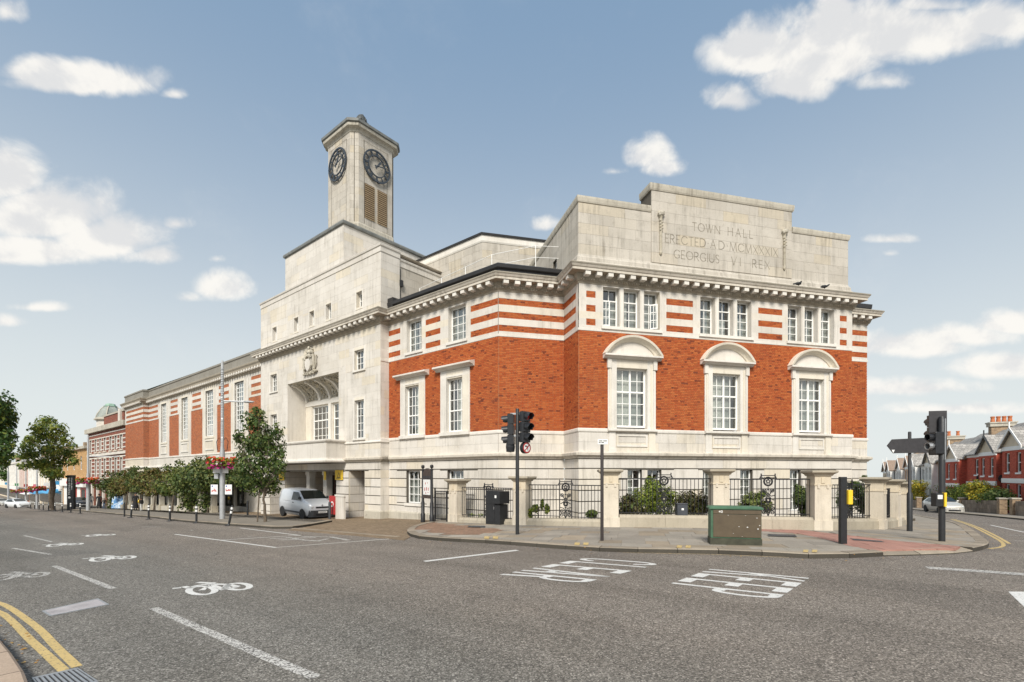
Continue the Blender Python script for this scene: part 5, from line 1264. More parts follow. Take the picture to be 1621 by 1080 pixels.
WT = [Wall(TC - PD * HW, SD, -PD), Wall(TC - SD * HW, PD, -SD)]
LV = [(-.89, -.14, 16.9, 19.2), (.10, .80, 16.9, 19.2)]
LV = [(-.86, -.12, 16.9, 19.2), (.12, .86, 16.9, 19.2)]
for k, w in enumerate(WT):
    e = HW - CH
    holes = LV if k else []
    ashlar(w, (-e, e, 16.45, 22.3), holes + [(-.92, -.88, 16.5, 22), (.88, .92, 16.5, 22)], .45, .9, 0, .007, M_stone_attic, .05, 121 + k)
    for (p, q) in ((-1.0, 1.0), ): 
        r_ = MB(); r_.wbox(w, -1.0, 1.0, -.005, .006, 21.93, 21.96); r_.wbox(w, -1.0, -.97, -.005, .006, 21.5, 21.93); r_.wbox(w, .97, 1.0, -.005, .006, 21.5, 21.93); r_.build('panel_line', M_letter, hall)
    if k:
        for (a, b, p, q) in LV:
            l_ = MB(); l_.wbox(w, a, b, -.03, -.003, p, q); lo = l_.build('louvre', m_ if False else M_dark_door, hall)
            n = 17
            for j in range(n):
                y = p + (q - p) * j / n; s_ = MB(); s_.hexa([w.P(a, .045, y), w.P(b, .045, y), w.P(b, -.006, y + .05), w.P(a, -.006, y + .05), w.P(a, .045, y + .06), w.P(b, .045, y + .06), w.P(b, -.006, y + .10), w.P(a, -.006, y + .10)])
                s_.build('louvre_slat', M_louvre, lo)
o8 = octo(HW, CH); ch_ = MB()
for i, j in ((1, 2), (0, 7)):
    a, b = o8[i], o8[j]; d = (b - a).normalized(); n = Vector((d.y, -d.x)); n = n if n.dot((a + b) / 2 - TC) > 0 else -n
    ashlar(Wall(a, d, n), (0, (b - a).length, 16.45, 22.3), [(.26, .30, 16, 23)] if i == 1 else [], .45, .9, .0, .007, M_stone_attic, .05, 131 + i)
for w_ in (Wall(TC + PD * HW, SD, PD), Wall(TC + SD * HW, PD, SD)): ashlar(w_, (-(HW - CH), HW - CH, 16.45, 22.3), [], .45, 1.2, 0, .006, M_stone_attic, .05, 140)
m = MB(); m.loft([oct_ring(HW + a, CH + b, h) for a, b, h in ((-.1, 0, 22.25), (.03, 0, 22.28), (.05, .01, 22.40), (.10, .03, 22.46), (.26, .08, 22.52), (.28, .09, 22.60), (.28, .09, 22.70))]); m.build('tower_cornice', M_stone_old, hall)
m = MB(); m.loft([oct_ring(HW + a, CH + b, h) for a, b, h in ((.2, .08, 22.68), (.36, .11, 22.74), (.37, .11, 22.90), (.30, .1, 22.95), (.0, .1, 23.05), (-1.2, .15, 23.5))]); m.build('tower_roof', M_lead, hall)
m = MB(); m.lathe([(.42, 23.2), (.42, 23.6), (.34, 23.66), (.16, 23.7)], 12, (TC.x, TC.y, EYE)); m.build('finial_base', M_stone, hall)
fi = MB(); fi.lathe([(.12, 23.6), (.30, 23.75), (.40, 24.0), (.42, 24.3), (.36, 24.6), (.24, 24.82), (.08, 24.95)], 14, (TC.x, TC.y, EYE))
for k in range(40): a = k * 2.4; h = 23.75 + 1.1 * k / 40; r_ = .42 * math.sin(max(.3, min(1, (h - 23.5) / .7)) * 1.5) * (1 if h < 24.4 else max(.2, (25.05 - h) / .65)); fi.ellipsoid((TC.x + r_ * math.cos(a), TC.y + r_ * math.sin(a), h + EYE), .085, .085, .10, 6, 4)
fi.build('urn_finial', M_urn, hall)
# clocks: openwork dials with ring, numerals and hands
def ring_mb(m, w, t, h, r0, r1, o0, o1, n=40):
    rr = [[w.P(t + r * math.cos(2 * math.pi * k / n), o, h + r * math.sin(2 * math.pi * k / n)) for r, o in ((r0, o0), (r0, o1), (r1, o1), (r1, o0))] for k in range(n)]
    rr.append(rr[0]); m.loft(rr, caps=False)
for ki, (w, tc, mir) in enumerate(((WT[0], 0.0, -1), (WT[1], .0, 1))):
    hc = 20.62; rad = 1.06; m = MB(); ring_mb(m, w, tc, hc, rad - .10, rad, .07, .15); ring_mb(m, w, tc, hc, rad * .60, rad * .60 + .06, .07, .14)
    ck = m.build('clock', M_clock, hall, label='openwork clock face with roman numerals on the tower')
    for k in range(60):
        pass
    NUM = ['XII', 'I', 'II', 'III', 'IV', 'V', 'VI', 'VII', 'VIII', 'IX', 'X', 'XI']
    for k, nm in enumerate(NUM):
        a = k * math.pi / 6; er = Vector((math.sin(a) * mir, math.cos(a))); et = Vector((math.cos(a) * mir, -math.sin(a))); m = MB(); r0, r1 = rad * .63, rad - .08
        wd = {'I': .5, 'V': 1.1, 'X': 1.2}; tot = sum(wd[c] for c in nm); x = -tot / 2; sc = .078 if len(nm) < 4 else .068
        def bar(x0, x1, y0=0, y1=1, th_=.021):
            pa = er * (r0 + (r1 - r0) * y0) + et * (x0 * sc); pb = er * (r0 + (r1 - r0) * y1) + et * (x1 * sc); d = (pb - pa).normalized(); n = Vector((-d.y, d.x)) * th_
            m.prism([w.P(tc + p.x, .085, hc + p.y) for p in (pa - n, pb - n, pb + n, pa + n)], [w.P(tc + p.x, .13, hc + p.y) for p in (pa - n, pb - n, pb + n, pa + n)])
        for c in nm:
            v = wd[c]; mid = x + v / 2
            if c == 'I': bar(mid, mid)
            elif c == 'V': bar(x + .1, mid, 1, 0); bar(x + v - .1, mid, 1, 0, .018)
            else: bar(x + .1, x + v - .1, 1, 0); bar(x + v - .1, x + .1, 1, 0, .018)
            x += v
        m.build('numeral', M_clock, ck)
        m = MB(); p = er * (rad - .05); m.ellipsoid(w.P(tc + p.x, .15, hc + p.y), .035, .035, .035, 6, 4)
        if k % 3 == 0: m.build('dial_boss', M_clock, ck)
    for ang, L_, wd_ in ((R(77), .88, .045), (R(36), .55, .085)):
        d = Vector((math.sin(ang) * mir, math.cos(ang))); n = Vector((-d.y, d.x)); m = MB()
        pts = [-d * .22 - n * wd_, -d * .1 - n * wd_ * .5, d * L_ * .62 - n * wd_ * .9, d * L_, d * L_ * .62 + n * wd_ * .9, -d * .1 + n * wd_ * .5, -d * .22 + n * wd_]
        m.prism([w.P(tc + p.x, .17, hc + p.y) for p in pts], [w.P(tc + p.x, .20, hc + p.y) for p in pts]); m.build('clock_hand', M_clock, ck)
    m = MB(); m.ellipsoid(w.P(tc, .19, hc), .075, .075, .075, 8, 5); m.build('clock_boss', M_clock, ck)
# ================= long west wing
wg = MB(); WWIN = [48.9, 42.28, 35.66, 29.04]; W0, W1, W2 = EB1, 54.45, 62.3
ww_h = [(c - .95, c + .95, 3.55, 7.75) for c in WWIN]
bands = [(c - 1.72, c + 1.72) for c in WWIN]
piers = [(W0, 22.65 + 4.6), (30.85, 34.0), (37.45, 40.7), (44.05, 47.25), (50.65, W1)]
piers[0] = (W0, 27.3)
wbr = MB(); wst = MB()
def bpanel(w, r_, nm='brick_panel'): q = MB(); skin(q, w, r_, [], .0); q.build(nm, M_brick_far, hall, fix=False)
for (a, b) in piers: bpanel(WW, (a, b, 1.95, 6.24))
for (a, b) in bands: skin(wst, WW, (a, b, 1.95, H_COR), ww_h, .04, .18)
for (a, b) in piers:
    i0, i1 = (a + .45, b - .45) if b < W1 - 1 and a > W0 + 1 else ((a, b - .45) if a <= W0 + 1 else (a + .45, b))
    rr = [(i0, i1, p, q) for p, q in INS]; skin(wst, WW, (a, b, 6.24, H_COR), rr, .02, .02)
    for r_ in rr: bpanel(WW, r_, 'brick_inlay')
WVr = Wall(pm(WW, W1), -PD, -SD)
bpanel(WVr, (0, PV, 1.95, 6.24)); rr = [(0, PV, p, q) for p, q in INS]; skin(wst, WVr, (0, PV, 6.24, H_COR), rr, .02); [bpanel(WVr, r_, 'brick_inlay') for r_ in rr]
bpanel(WV, (W1, W2, 1.95, 6.24)); rr = [(W1, W2 - .5, p, q) for p, q in INS]; skin(wst, WV, (W1, W2, 6.24, H_COR), rr, .02); [bpanel(WV, r_, 'brick_inlay') for r_ in rr]
WVe = Wall(pm(WV, W2), PD, SD); bpanel(WVe, (0, 12, -6, 9))
ARC = [(27.72 + k * 2.55, 29.88 + k * 2.55) for k in range(10)]; gAr = lambda t: G(*(WW.o + WW.d * t)) - EYE
ar_h = [(a, b, gAr(b) + .35, gAr(b) + 2.5) for a, b in ARC]
skin(wst, WW, (W0, W1, -6, 1.95), [(24.2, 25.3, -2.75, -.9)] + ar_h, .0, .2); skin(wst, WVr, (0, PV, -6, 1.95), [], 0); skin(wst, WV, (W1, W2, -6, 1.95), [], 0)
wst.build('stone_wing_wall', M_stone, hall, fix=False)
ashlar(WW, (W0, W1, -3.6, .74), [(24.2, 25.3, -2.75, -.9)] + ar_h, .47, 1.6, .03, .02, M_stone_block, .04, 151)
for (a, b, p, q) in ar_h:
    m = MB()
    for (x0, x1, y0, y1) in ((a, a + .07, p, q), (b - .07, b, p, q), (a + .07, b - .07, q - .07, q), ((a + b) / 2 - .03, (a + b) / 2 + .03, p, q - .07)): m.wbox(WW, x0, x1, -.16, -.10, y0, y1)
    f = m.build('arcade_window', M_black_iron, hall); m = MB(); m.quad(WW.P(a, -.14, p), WW.P(b, -.14, p), WW.P(b, -.14, q), WW.P(a, -.14, q)); m.build('pane', M_carglass, f, fix=False)
window(WW, 24.2, 25.3, -2.75, -.9, .2, 3, 4, panes=False, curtain=[])
for c in WWIN:
    window(WW, c - .95, c + .95, 3.55, 7.75, .14, 4, 8, fw=.09, bw=.045, panes=False, trans=(.25,), curtain=[(0, 1, 0, 1, M_blind)])
    m = MB()
    for (x0, x1, p, q) in ((c - 1.12, c - .95, 3.5, 7.92), (c + .95, c + 1.12, 3.5, 7.92), (c - .95, c + .95, 7.75, 7.92)): m.wbox(WW, x0, x1, .0, .09, p, q)
    for (x0, x1, p, q) in ((c - 1.12, c + 1.12, 3.35, 3.5), (c - 1.05, c + 1.05, 2.25, 2.36), (c - 1.05, c + 1.05, 3.1, 3.2), (c - 1.05, c - .95, 2.36, 3.1), (c + .95, c + 1.05, 2.36, 3.1)): m.wbox(WW, x0, x1, .0, .10, p, q)
    m.build('window_surround', M_stone_trim, hall)
    for sg in (-1, 1): m = MB(); x0, x1 = sorted((c + sg * 1.72, c + sg * 1.62)); m.wbox(WW, x0, x1, 0, .06, 1.95, H_COR); m.build('stone_fillet', M_stone_trim, hall)
WPATH = [pm(WV, W2, -12), pm(WV, W2), pm(WV, W1), pm(WW, W1), pm(WW, W0)]
m = MB(); sweep(m, WPATH, [(0, .70), (.14, .80), (.15, .92), (.03, 1.0), (0, 1.0)]); sweep(m, WPATH, [(0, 1.80), (.06, 1.84), (.06, 1.95), (0, 1.99)]); m.build('string_course', M_stone_trim, hall)
m = MB(); sweep(m, WPATH, [(0, 8.1), (.05, 8.14), (.12, 8.3), (.36, 8.5), (.38, 8.62), (.46, 8.74), (.48, 8.84), (0, 8.92)]); m.build('wing_cornice', M_stone_bed, hall)
m = MB(); sweep(m, WPATH, [(-.3, 8.9), (.10, 8.9), (.10, 9.05), (.05, 9.1), (.05, 9.62), (.12, 9.7), (.12, 9.85), (-.3, 9.95)]); m.build('wing_parapet', M_parapet, hall)
for (q, d) in along(WPATH[1:], .5):
    n = Vector((d.y, -d.x)); p = q + n * .10; dn = MB()
    inst('dentil', mod_me, hall, Vector((p.x, p.y, 8.42 + EYE)) - hall.location, (0, 0, math.atan2(n.y, n.x) - math.pi / 2))
m = MB(); m.poly([WV.P(W2, -.2, 9.9), WW.P(W0, -.2, 9.9), WW.P(W0, -4.0, 11.2), WV.P(W2 - 3, -4.5, 11.2)]); m.poly([WV.P(W2, -.2, 9.9), WV.P(W2 - 3, -4.5, 11.2), WV.P(W2 - 3, -12, 11.2), WV.P(W2, -12, 9.9)]); m.build('copper_roof', M_copper, hall, fix=False)
# ---- the stones: the largest in view are parts, the rest one mass per stone
ashlar_pool.sort(key=lambda q: -q[0]); rest = {}
BF = [(3, 2, 1, 0), (4, 5, 6, 7), (0, 1, 5, 4), (1, 2, 6, 5), (2, 3, 7, 6), (3, 0, 4, 7)]
for k, (_, pts, mt) in enumerate(ashlar_pool):
    if k < 296: m = MB(); m.hexa(pts); m.build('stone_block', M_ONE[mt.name], hall)
    else: rest.setdefault(mt.name, (MB(), mt))[0].hexa(pts)
for nm, (m, mt) in rest.items(): m.build('ashlar_masonry', mt, hall, kind='stuff')
# signs fixed to the walls
def wall_sign(name, label, cat, w, t, h, wd, ht, mat, o=.02, group=None, deco=None):
    c = w.P(t, o, h); r_ = thing(name, label, cat, c, group); m = MB(); m.wbox(w, t - wd / 2, t + wd / 2, o, o + .03, h - ht / 2, h + ht / 2); pl = m.build('sign_panel', mat, r_)
    if deco: deco(r_, w, t, h, o + .032)
    return r_
def hazard(root, w, t, h, o):
    m = MB(); m.poly([w.P(t - .2, o, h - .16), w.P(t + .2, o, h - .16), w.P(t, o, h + .18)]); m.build('warning_triangle', M_black, root, fix=False)
    m = MB(); m.poly([w.P(t - .14, o + .002, h - .125), w.P(t + .14, o + .002, h - .125), w.P(t, o + .002, h + .11)]); m.build('warning_triangle', M_yellow, root, fix=False)
    m = MB(); m.poly([w.P(t - .3, o, h - .21), w.P(t + .3, o, h - .21), w.P(t + .3, o, h - .18), w.P(t - .3, o, h - .18)]); m.build('caption_bar', M_black, root, fix=False)
wall_sign('warning_sign', 'yellow warning sign on the pier right of the porch', 'sign', WM, 12.0, -.02, .80, .58, M_yellow, .04, None, hazard)
wall_sign('warning_sign', 'yellow warning sign on the pier left of the porch', 'sign', WM, 19.25, -.1, .72, .58, M_yellow, .04, None, hazard)
wall_sign('warning_sign', 'narrow yellow sign on the porch column beside the van', 'sign', WM, 14.0, -.05, .24, .55, M_yellow, -.2)
def red_deco(root, w, t, h, o):
    m = MB(); ring_mb(m, w, t, h + .05, .1, .16, o, o + .004, 16); m.build('white_ring', M_signwhite, root)
wall_sign('red_sign', 'red wall sign with a white ring by the porch edge', 'sign', WM.off(1.0), WM.off(1.0).t(526.5), -1.72, .62, 1.05, M_red, .0, None, red_deco)
wall_sign('red_sign', 'small red wall sign behind the young tree', 'sign', WM, 21.9, -.9, .55, .65, M_red, .04)
# low stone wall by the porch
rt = thing('low_wall', 'low pale stone wall beside the porch behind the van', 'wall', WM.P(12.0, .4, -2.4)); wq = WM.off(1.0); ta, tb = wq.t(544), wq.t(531); m = MB(); m.wbox(wq, ta, tb, -.12, 0, -2.8, -1.22); m.build('wall_body', M_stone, rt); m = MB(); m.wbox(wq, ta - .04, tb + .04, -.15, .03, -1.22, -1.12); m.build('wall_coping', M_stone_trim, rt)
# floodlights / birds
for k, t in enumerate((10.9, 12.4)):
    p = WF.P(t, .45, 8.9); b = thing('pigeon', ('dark pigeon standing on the front cornice, nearer the centre', 'dark pigeon bending down on the front cornice, nearer the right end')[k], 'bird', p); m = MB()
    m.ellipsoid(p + Vector((0, 0, .12)), .15, .09, .075, 8, 5); m.ellipsoid(p + Vector((.13 * (1 - 2 * k), 0, .20 - .1 * k)), .045, .04, .045, 6, 4); m.tube([p + Vector((-.1 * (1 - 2 * k), 0, .12)), p + Vector((-.25 * (1 - 2 * k), 0, .10 + .12 * k))], [.05, .03], 5); m.tube([p + Vector((.02, .02, 0)), p + Vector((.02, .02, .1))], .01, 4); m.tube([p + Vector((.02, -.02, 0)), p + Vector((.02, -.02, .1))], .01, 4); m.build('body', M_black, b, smooth=True)
# ---------------------------------------------------------------- railings and stone piers round the corner
PX = [(717, 826.5), (822, 831.5), (967, 834.5), (1142, 837), (1303, 839.8), (1401, 838), (1424, 833.5), (1436, 830.5)]
PP = [gp(*p) for p in PX]
fence = thing('boundary_fence', 'stone piers with low walls and black scrolled railings round the town hall corner', 'railings', tuple(PP[2]))
def v2(p): return Vector((p.x, p.y))
dirs = [(v2(PP[2]) - v2(PP[0])).normalized()] * 2 + [(v2(PP[4]) - v2(PP[2])).normalized()] * 3 + [(v2(PP[6]) - v2(PP[5])).normalized()] * 3
dirs[0] = dirs[1] = (v2(PP[1]) - v2(PP[0])).normalized(); dirs[1] = (v2(PP[2]) - v2(PP[1])).normalized()
PH = [1.89, 1.9, 2.04, 2.04, 2.05, 1.9, 1.9, 1.84]
def fwall(p, d): n = Vector((d.y, -d.x)); return Wall(v2(p), d, n)        # out = towards the street
for p, d, H in zip(PP, dirs, PH):
    w = fwall(p, d); g = p.z - EYE; m = MB(); a = .27
    m.wbox(w, -a - .035, a + .035, -a * 2 - .07 + .035, .035 , g - .3, g + .34); m.wbox(w, -a, a, -a * 2 - .02, -.0, g + .34, g + H - .52)
    m.wbox(w, -a - .02, a + .02, -a * 2 - .04, .02, g + H - .52, g + H - .475)
    m.wbox(w, -a + .005, a - .005, -a * 2 - .015, -.005, g + H - .475, g + H - .20)
    for sg in (-1, 1): m.wbox(w, sg * .15 - .035, sg * .15 + .035, -.02, .03, g + H - .62, g + H - .47)
    m.wbox(w, -.06, .06, -.02, .018, g + H - .44, g + H - .24)
    pr = m.build('pier', M_stone_pier, fence)
    m = MB(); ring = lambda e, h: [w.P(-a - e, e, h), w.P(a + e, e, h), w.P(a + e, -2 * a - .02 - e, h), w.P(-a - e, -2 * a - .02 - e, h)]
    m.loft([ring(.0, g + H - .20), ring(.03, g + H - .19), ring(.06, g + H - .13), ring(.13, g + H - .09), ring(.14, g + H - .075), ring(.15, g + H - .07), ring(.15, g + H - .012), ring(.12, g + H)]); m.build('pier_cap', M_stone_dirty, pr)
def spiral(c, r0, r1, a0, turns, sx, n=16):
    return [(c[0] + sx * (r0 + (r1 - r0) * k / n) * math.cos(a0 + turns * 2 * math.pi * k / n), c[1] + (r0 + (r1 - r0) * k / n) * math.sin(a0 + turns * 2 * math.pi * k / n)) for k in range(n + 1)]
bar_cache = {}
def railing(i, wall_h, rail_h, pos=.5, scroll=True, step=.125):
    a, b = PP[i], PP[i + 1]; d = (v2(b) - v2(a)); L = d.length; d /= L; w = Wall(v2(a), d, Vector((d.y, -d.x))); t0, t1 = .30, L - .30; oc = -.27
    G0 = lambda t: a.z + (b.z - a.z) * t / L - EYE
    m = MB(); n = max(1, round((t1 - t0) / 1.4))
    for k in range(n):
        x0, x1 = t0 + (t1 - t0) * k / n + .004, t0 + (t1 - t0) * (k + 1) / n - .004; q = MB(); pts = []
        for (h, e) in ((-.3, .03), (wall_h - .09, .03), (wall_h - .08, .0), (wall_h, -.03)): pts.append([w.P(x0, oc + .24 + e, G0(x0) + h), w.P(x1, oc + .24 + e, G0(x1) + h), w.P(x1, oc - .24 - e, G0(x1) + h), w.P(x0, oc - .24 - e, G0(x0) + h)])
        q.loft(pts); q.build('wall_stone', M_stone_dirty, fence)
    top = max(G0(t0), G0(t1)) + rail_h if i > 1 else None
    TOP = lambda t: (G0((t0 + t1) / 2) + rail_h)
    c = t0 + (t1 - t0) * pos; hw = .24
    m = MB(); segs = [(t0, c - hw), (c + hw, t1)] if scroll else [(t0, t1)]
    for (x0, x1) in segs:
        m.wbox(w, x0, x1, oc - .02, oc + .02, TOP(0) - .035, TOP(0)); m.wbox(w, x0, x1, oc - .018, oc + .018, G0(c) + wall_h + .06, G0(c) + wall_h + .085)
    if scroll:
        hT = TOP(0) + .13
        for sg in (-1, 1): m.wbox(w, c + sg * hw - .014, c + sg * hw + .014, oc - .02, oc + .02, G0(c) + wall_h - .02, hT + .02); m.tube([w.P(c + sg * hw, oc, hT - .02), w.P(c + sg * (hw + .07), oc, TOP(0) - .02)], .016, 5); m.ellipsoid(w.P(c + sg * hw, oc, hT + .035), .025, .025, .025, 6, 4)
        m.wbox(w, c - hw, c + hw, oc - .02, oc + .02, hT - .03, hT)
    ra = m.build('railing', M_black_iron, fence)
    nb = int((t1 - t0) / step)
    for k in range(nb + 1):
        t = t0 + (t1 - t0) * k / nb
        if scroll and abs(t - c) < hw + .03: continue
        z0 = G0(t) + wall_h - .02; z1 = TOP(0) - .01; h = z1 - z0
        key = round(h, 2)
        if key not in bar_cache: q = MB(); q.tube([(0, 0, 0), (0, 0, key)], .0115, 6); bar_cache[key] = q.mesh('bar', M_black_iron)
        p = w.P(t, oc, z0); inst('bar', bar_cache[key], ra, p - fence.location)
    if scroll:
        m = MB(); z0 = G0(c) + wall_h; H = hT - .03 - z0; r_ = .017
        q = lambda x, y: w.P(c + x, oc, z0 + y)
        cyc = lambda cx_, cy_, rad: m.tube([q(cx_ + rad * math.cos(2 * math.pi * k / 16), cy_ + rad * math.sin(2 * math.pi * k / 16)) for k in range(17)], .018, 5)
        cyc(0, H - .19, .155); cyc(0, H - .19, .125); cyc(0, H * .40, .085); cyc(0, H * .40, .05)
        for k in range(5): an = k * 2 * math.pi / 5 + .3; m.ellipsoid(q(.06 * math.cos(an), H - .19 + .06 * math.sin(an)), .035, .02, .035, 6, 4)
        for sx in (-1, 1):
            for (cy_, dr, tn) in ((H * .63, 1, 1.6), (H * .20, -1, 1.5), (H * .09, 1, 1.5)):
                m.tube([q(*p) for p in spiral((sx * .14, cy_), .012, .085, .4, tn * dr, sx)], r_, 5)
            m.tube([q(sx * .20, H * .68), q(sx * .07, H * .56), q(sx * .03, H * .5), q(sx * .10, H * .44), q(sx * .2, H * .40)], r_, 5)
            m.tube([q(sx * .22, H * .30), q(sx * .08, H * .28), q(sx * .02, H * .20), q(sx * .05, H * .1), q(0, 0)], r_, 5)
            m.tube([q(sx * .23, H * .52), q(sx * .10, H * .50), q(0, H * .56)], r_, 5); m.tube([q(sx * .12, H - .05), q(sx * .2, H - .1), q(sx * .19, H - .04)], r_, 5)
        m.tube([q(0, 0), q(0, H * .30)], .012, 5); m.tube([q(0, H * .5), q(0, H - .35)], .012, 5)
        for y in (H * .5, H * .56, H * .3, H * .66): m.ellipsoid(q(0, y), .04, .018, .03, 6, 4)
        m.build('scroll_panel', M_black_iron, ra)
railing(0, .20, 1.49); railing(1, .26, 1.53); railing(2, .43, 1.73); railing(3, .43, 1.73); railing(4, .38, 1.60); railing(5, .35, 1.5, scroll=False); railing(6, .3, 1.5, scroll=False, step=.05)
# side gate beside the notice board
ga, gb = gp(688, 825), gp(708, 826); gt = thing('side_gate', 'narrow black barred gate between notice board and first stone pier', 'gate', ga)
d = (v2(gb) - v2(ga)); L = d.length; w = Wall(v2(ga), d, Vector((d.y, -d.x))); g = ga.z - EYE; m = MB()
m.wbox(w, 0, .05, -.03, .02, g, g + 1.5); m.wbox(w, L - .05, L, -.03, .02, g, g + 1.4); m.wbox(w, .05, L - .05, -.02, .01, g + 1.35, g + 1.39); m.wbox(w, .05, L - .05, -.02, .01, g + .10, g + .14); m.wbox(w, .05, L - .05, -.02, .01, g + .75, g + .78); m.build('gate_frame', M_black_iron, gt)
m = MB(); m.tube([(0, 0, 0), (0, 0, 1.22)], .011, 6); bm_ = m.mesh('gate_bar', M_black_iron)
for k in range(1, 9): inst('gate_bar', bm_, gt, w.P(L * k / 9, -.005, g + .13) - gt.location)
# ---------------------------------------------------------------- notice board
na, nb_ = gp(669.5, 823.5), gp(683.5, 825); no = thing('notice_board', 'black double post notice board with ball finials beside the pavement kerb', 'notice board', na)
d = (v2(nb_) - v2(na)); L = d.length; w = Wall(v2(na), d, Vector((d.y, -d.x))); g = na.z - EYE
for t in (0, L):
    m = MB(); o = w.P(t, 0, g); m.lathe([(.11, -.1), (.11, .3), (.085, .34), (.085, .85), (.065, .9), (.055, 2.35), (.075, 2.37), (.075, 2.40), (.03, 2.42), (.03, 2.44), (.075, 2.48), (.085, 2.54), (.07, 2.6), (.0, 2.63)], 12, o); m.build('post', M_black_iron, no, smooth=True)
m = MB(); pts = [(.06, 1.05), (L - .06, 1.05), (L - .06, 2.12)] + [(L / 2 + (L / 2 - .06) * math.cos(a) , 2.12 + .34 * math.sin(a)) for a in [math.pi * k / 10 for k in range(1, 10)]] + [(.06, 2.12)]
m.prism([w.P(x, -.05, g + h) for x, h in pts], [w.P(x, .03, g + h) for x, h in pts]); bd = m.build('board', M_notice, no)
m = MB(); m.wbox(w, .10, L - .10, .03, .038, g + 1.22, g + 1.93); m.build('poster_sheet', M_signwhite, bd); m = MB(); m.wbox(w, .10, L - .10, .03, .04, g + 1.97, g + 2.10); m.build('header_strip', M_grey_board, bd)
m = MB()
for k, (x, y, sx, sy) in enumerate([(.3, .12, .10, .09), (.62, .1, .06, .06), (.18, .38, .12, .16), (.45, .36, .12, .16), (.72, .38, .1, .14), (.3, .62, .2, .02), (.3, .68, .22, .02), (.65, .62, .16, .02)]):
    X = .12 + x * (L - .24); m.wbox(w, X, X + sx * .6, .038, .041, g + 1.90 - y * .9 - sy, g + 1.90 - y * .9)
m.build('printed_block', M_red, bd, kind='stuff')
# ---------------------------------------------------------------- traffic signals
def yaw(n): return math.atan2(n[1], n[0])
def signal_head(parent, c, face, lit=0, box_sign=False, board=False):
    """three-lamp head; c is the middle of the housing, face the direction it looks in plan"""
    f = Vector((face[0], face[1], 0)).normalized(); s = Vector((f.y, -f.x, 0)); u = Vector((0, 0, 1)); c = Vector(c)
    P = lambda a, b, h: c + s * a + f * b + u * h
    m = MB()
    for k in (-1, 0, 1):
        z0, z1 = k * .33 - .16, k * .33 + .16; m.loft([[P(-.15, -.11, z0 + .03), P(.15, -.11, z0 + .03), P(.15, -.11, z1 - .03), P(-.15, -.11, z1 - .03)], [P(-.165, -.06, z0), P(.165, -.06, z0), P(.165, -.06, z1), P(-.165, -.06, z1)], [P(-.165, .06, z0), P(.165, .06, z0), P(.165, .06, z1), P(-.165, .06, z1)], [P(-.15, .09, z0 + .01), P(.15, .09, z0 + .01), P(.15, .09, z1 - .01), P(-.15, .09, z1 - .01)]])
    hd = m.build('signal_head', M_signal, parent)
    for k, mt in ((1, M_red_lens), (0, M_lens), (-1, M_lens)):
        m = MB(); n = 14; ctr = P(0, .095, k * .33); m.poly([ctr + s * .10 * math.cos(2 * math.pi * q / n) + u * .10 * math.sin(2 * math.pi * q / n) for q in range(n)]); m.build('lens', mt, hd, fix=False)
        m = MB(); A0, A1 = R(-40), R(220); rr = []
        for q in range(17):
            a = A0 + (A1 - A0) * q / 16; e = s * math.cos(a) + u * math.sin(a); ln = .21 if math.sin(a) > -.1 else .15
            b0 = P(0, .09, k * .33); rr.append([b0 + e * .112, b0 + e * .118 + f * ln - u * .02, b0 + e * .128 + f * ln - u * .02, b0 + e * .124])
        m.loft(rr); m.build('visor', M_signal, hd)
    if board:
        m = MB(); m.hexa([P(-.205, -.13, -.60), P(.205, -.13, -.60), P(.205, -.11, -.60), P(-.205, -.11, -.60), P(-.205, -.13, .60), P(.205, -.13, .60), P(.205, -.11, .60), P(-.205, -.11, .60)]); m.build('backing_board', M_grey_board, hd)
    if box_sign:
        z = -.66; m = MB(); n = 20; rad = .165
        rg = lambda b, r: [P(r * math.cos(2 * math.pi * q / n), b, z + r * math.sin(2 * math.pi * q / n)) for q in range(n)]
        m.loft([rg(-.08, .15), rg(-.05, .18), rg(.08, .18)]); bs = m.build('regulatory_sign', M_signal, hd)
        m = MB(); m.poly(rg(.084, .165)); m.build('red_ring', M_red, bs, fix=False); m = MB(); m.poly(rg(.088, .125)); m.build('white_disc', M_signwhite, bs, fix=False)
        m = MB(); q = lambda x, y: P(-x, .092, z + y) if False else P(x, .092, z + y)
        def st(pts, wd=.016):
            for (x0, y0), (x1, y1) in zip(pts, pts[1:]):
                d_ = Vector((x1 - x0, y1 - y0)).normalized(); n_ = Vector((-d_.y, d_.x)) * wd; m.poly([q(x0 - n_.x, y0 - n_.y), q(x1 - n_.x, y1 - n_.y), q(x1 + n_.x, y1 + n_.y), q(x0 + n_.x, y0 + n_.y)])
        st([(-.04, -.09), (-.04, .02), (-.01, .05), (.04, .05)]); m.poly([q(.03, .095), q(.03, .005), (q(.095, .05))]); m.build('turn_arrow', M_black, bs, fix=False)
        m = MB(); m.poly([P(-.10, .095, z + .075), P(-.075, .095, z + .10), P(.10, .095, z - .075), P(.075, .095, z - .10)]); m.build('red_bar', M_red, bs, fix=False)
    return hd
def pole(root, p, h, r, mat=M_black, foot=0, r2_=None):
    m = MB(); pr = [(r, -.1)]
    if foot: pr = [(r2_, -.1), (r2_, foot), (r, foot + .06)]
    m.lathe(pr + [(r, h - .02), (r * .8, h + .01), (0, h + .015)], 12, p); return m.build('pole', mat, root, smooth=True)
b = gp(819, 846); t = thing('traffic_signal', 'tall black traffic signal with red lamp housings and a round no right turn sign', 'traffic light', b)
pole(t, b, 3.98, .058)
kz = b.y / FPX
signal_head(t, b + Vector((.24, -.06, (846 - 679) * kz + .05)), (.66, -.75), 1, True); h2 = signal_head(t, b + Vector((-.20, .05, (846 - 682) * kz + .04)), (-.96, .20))
m = MB()
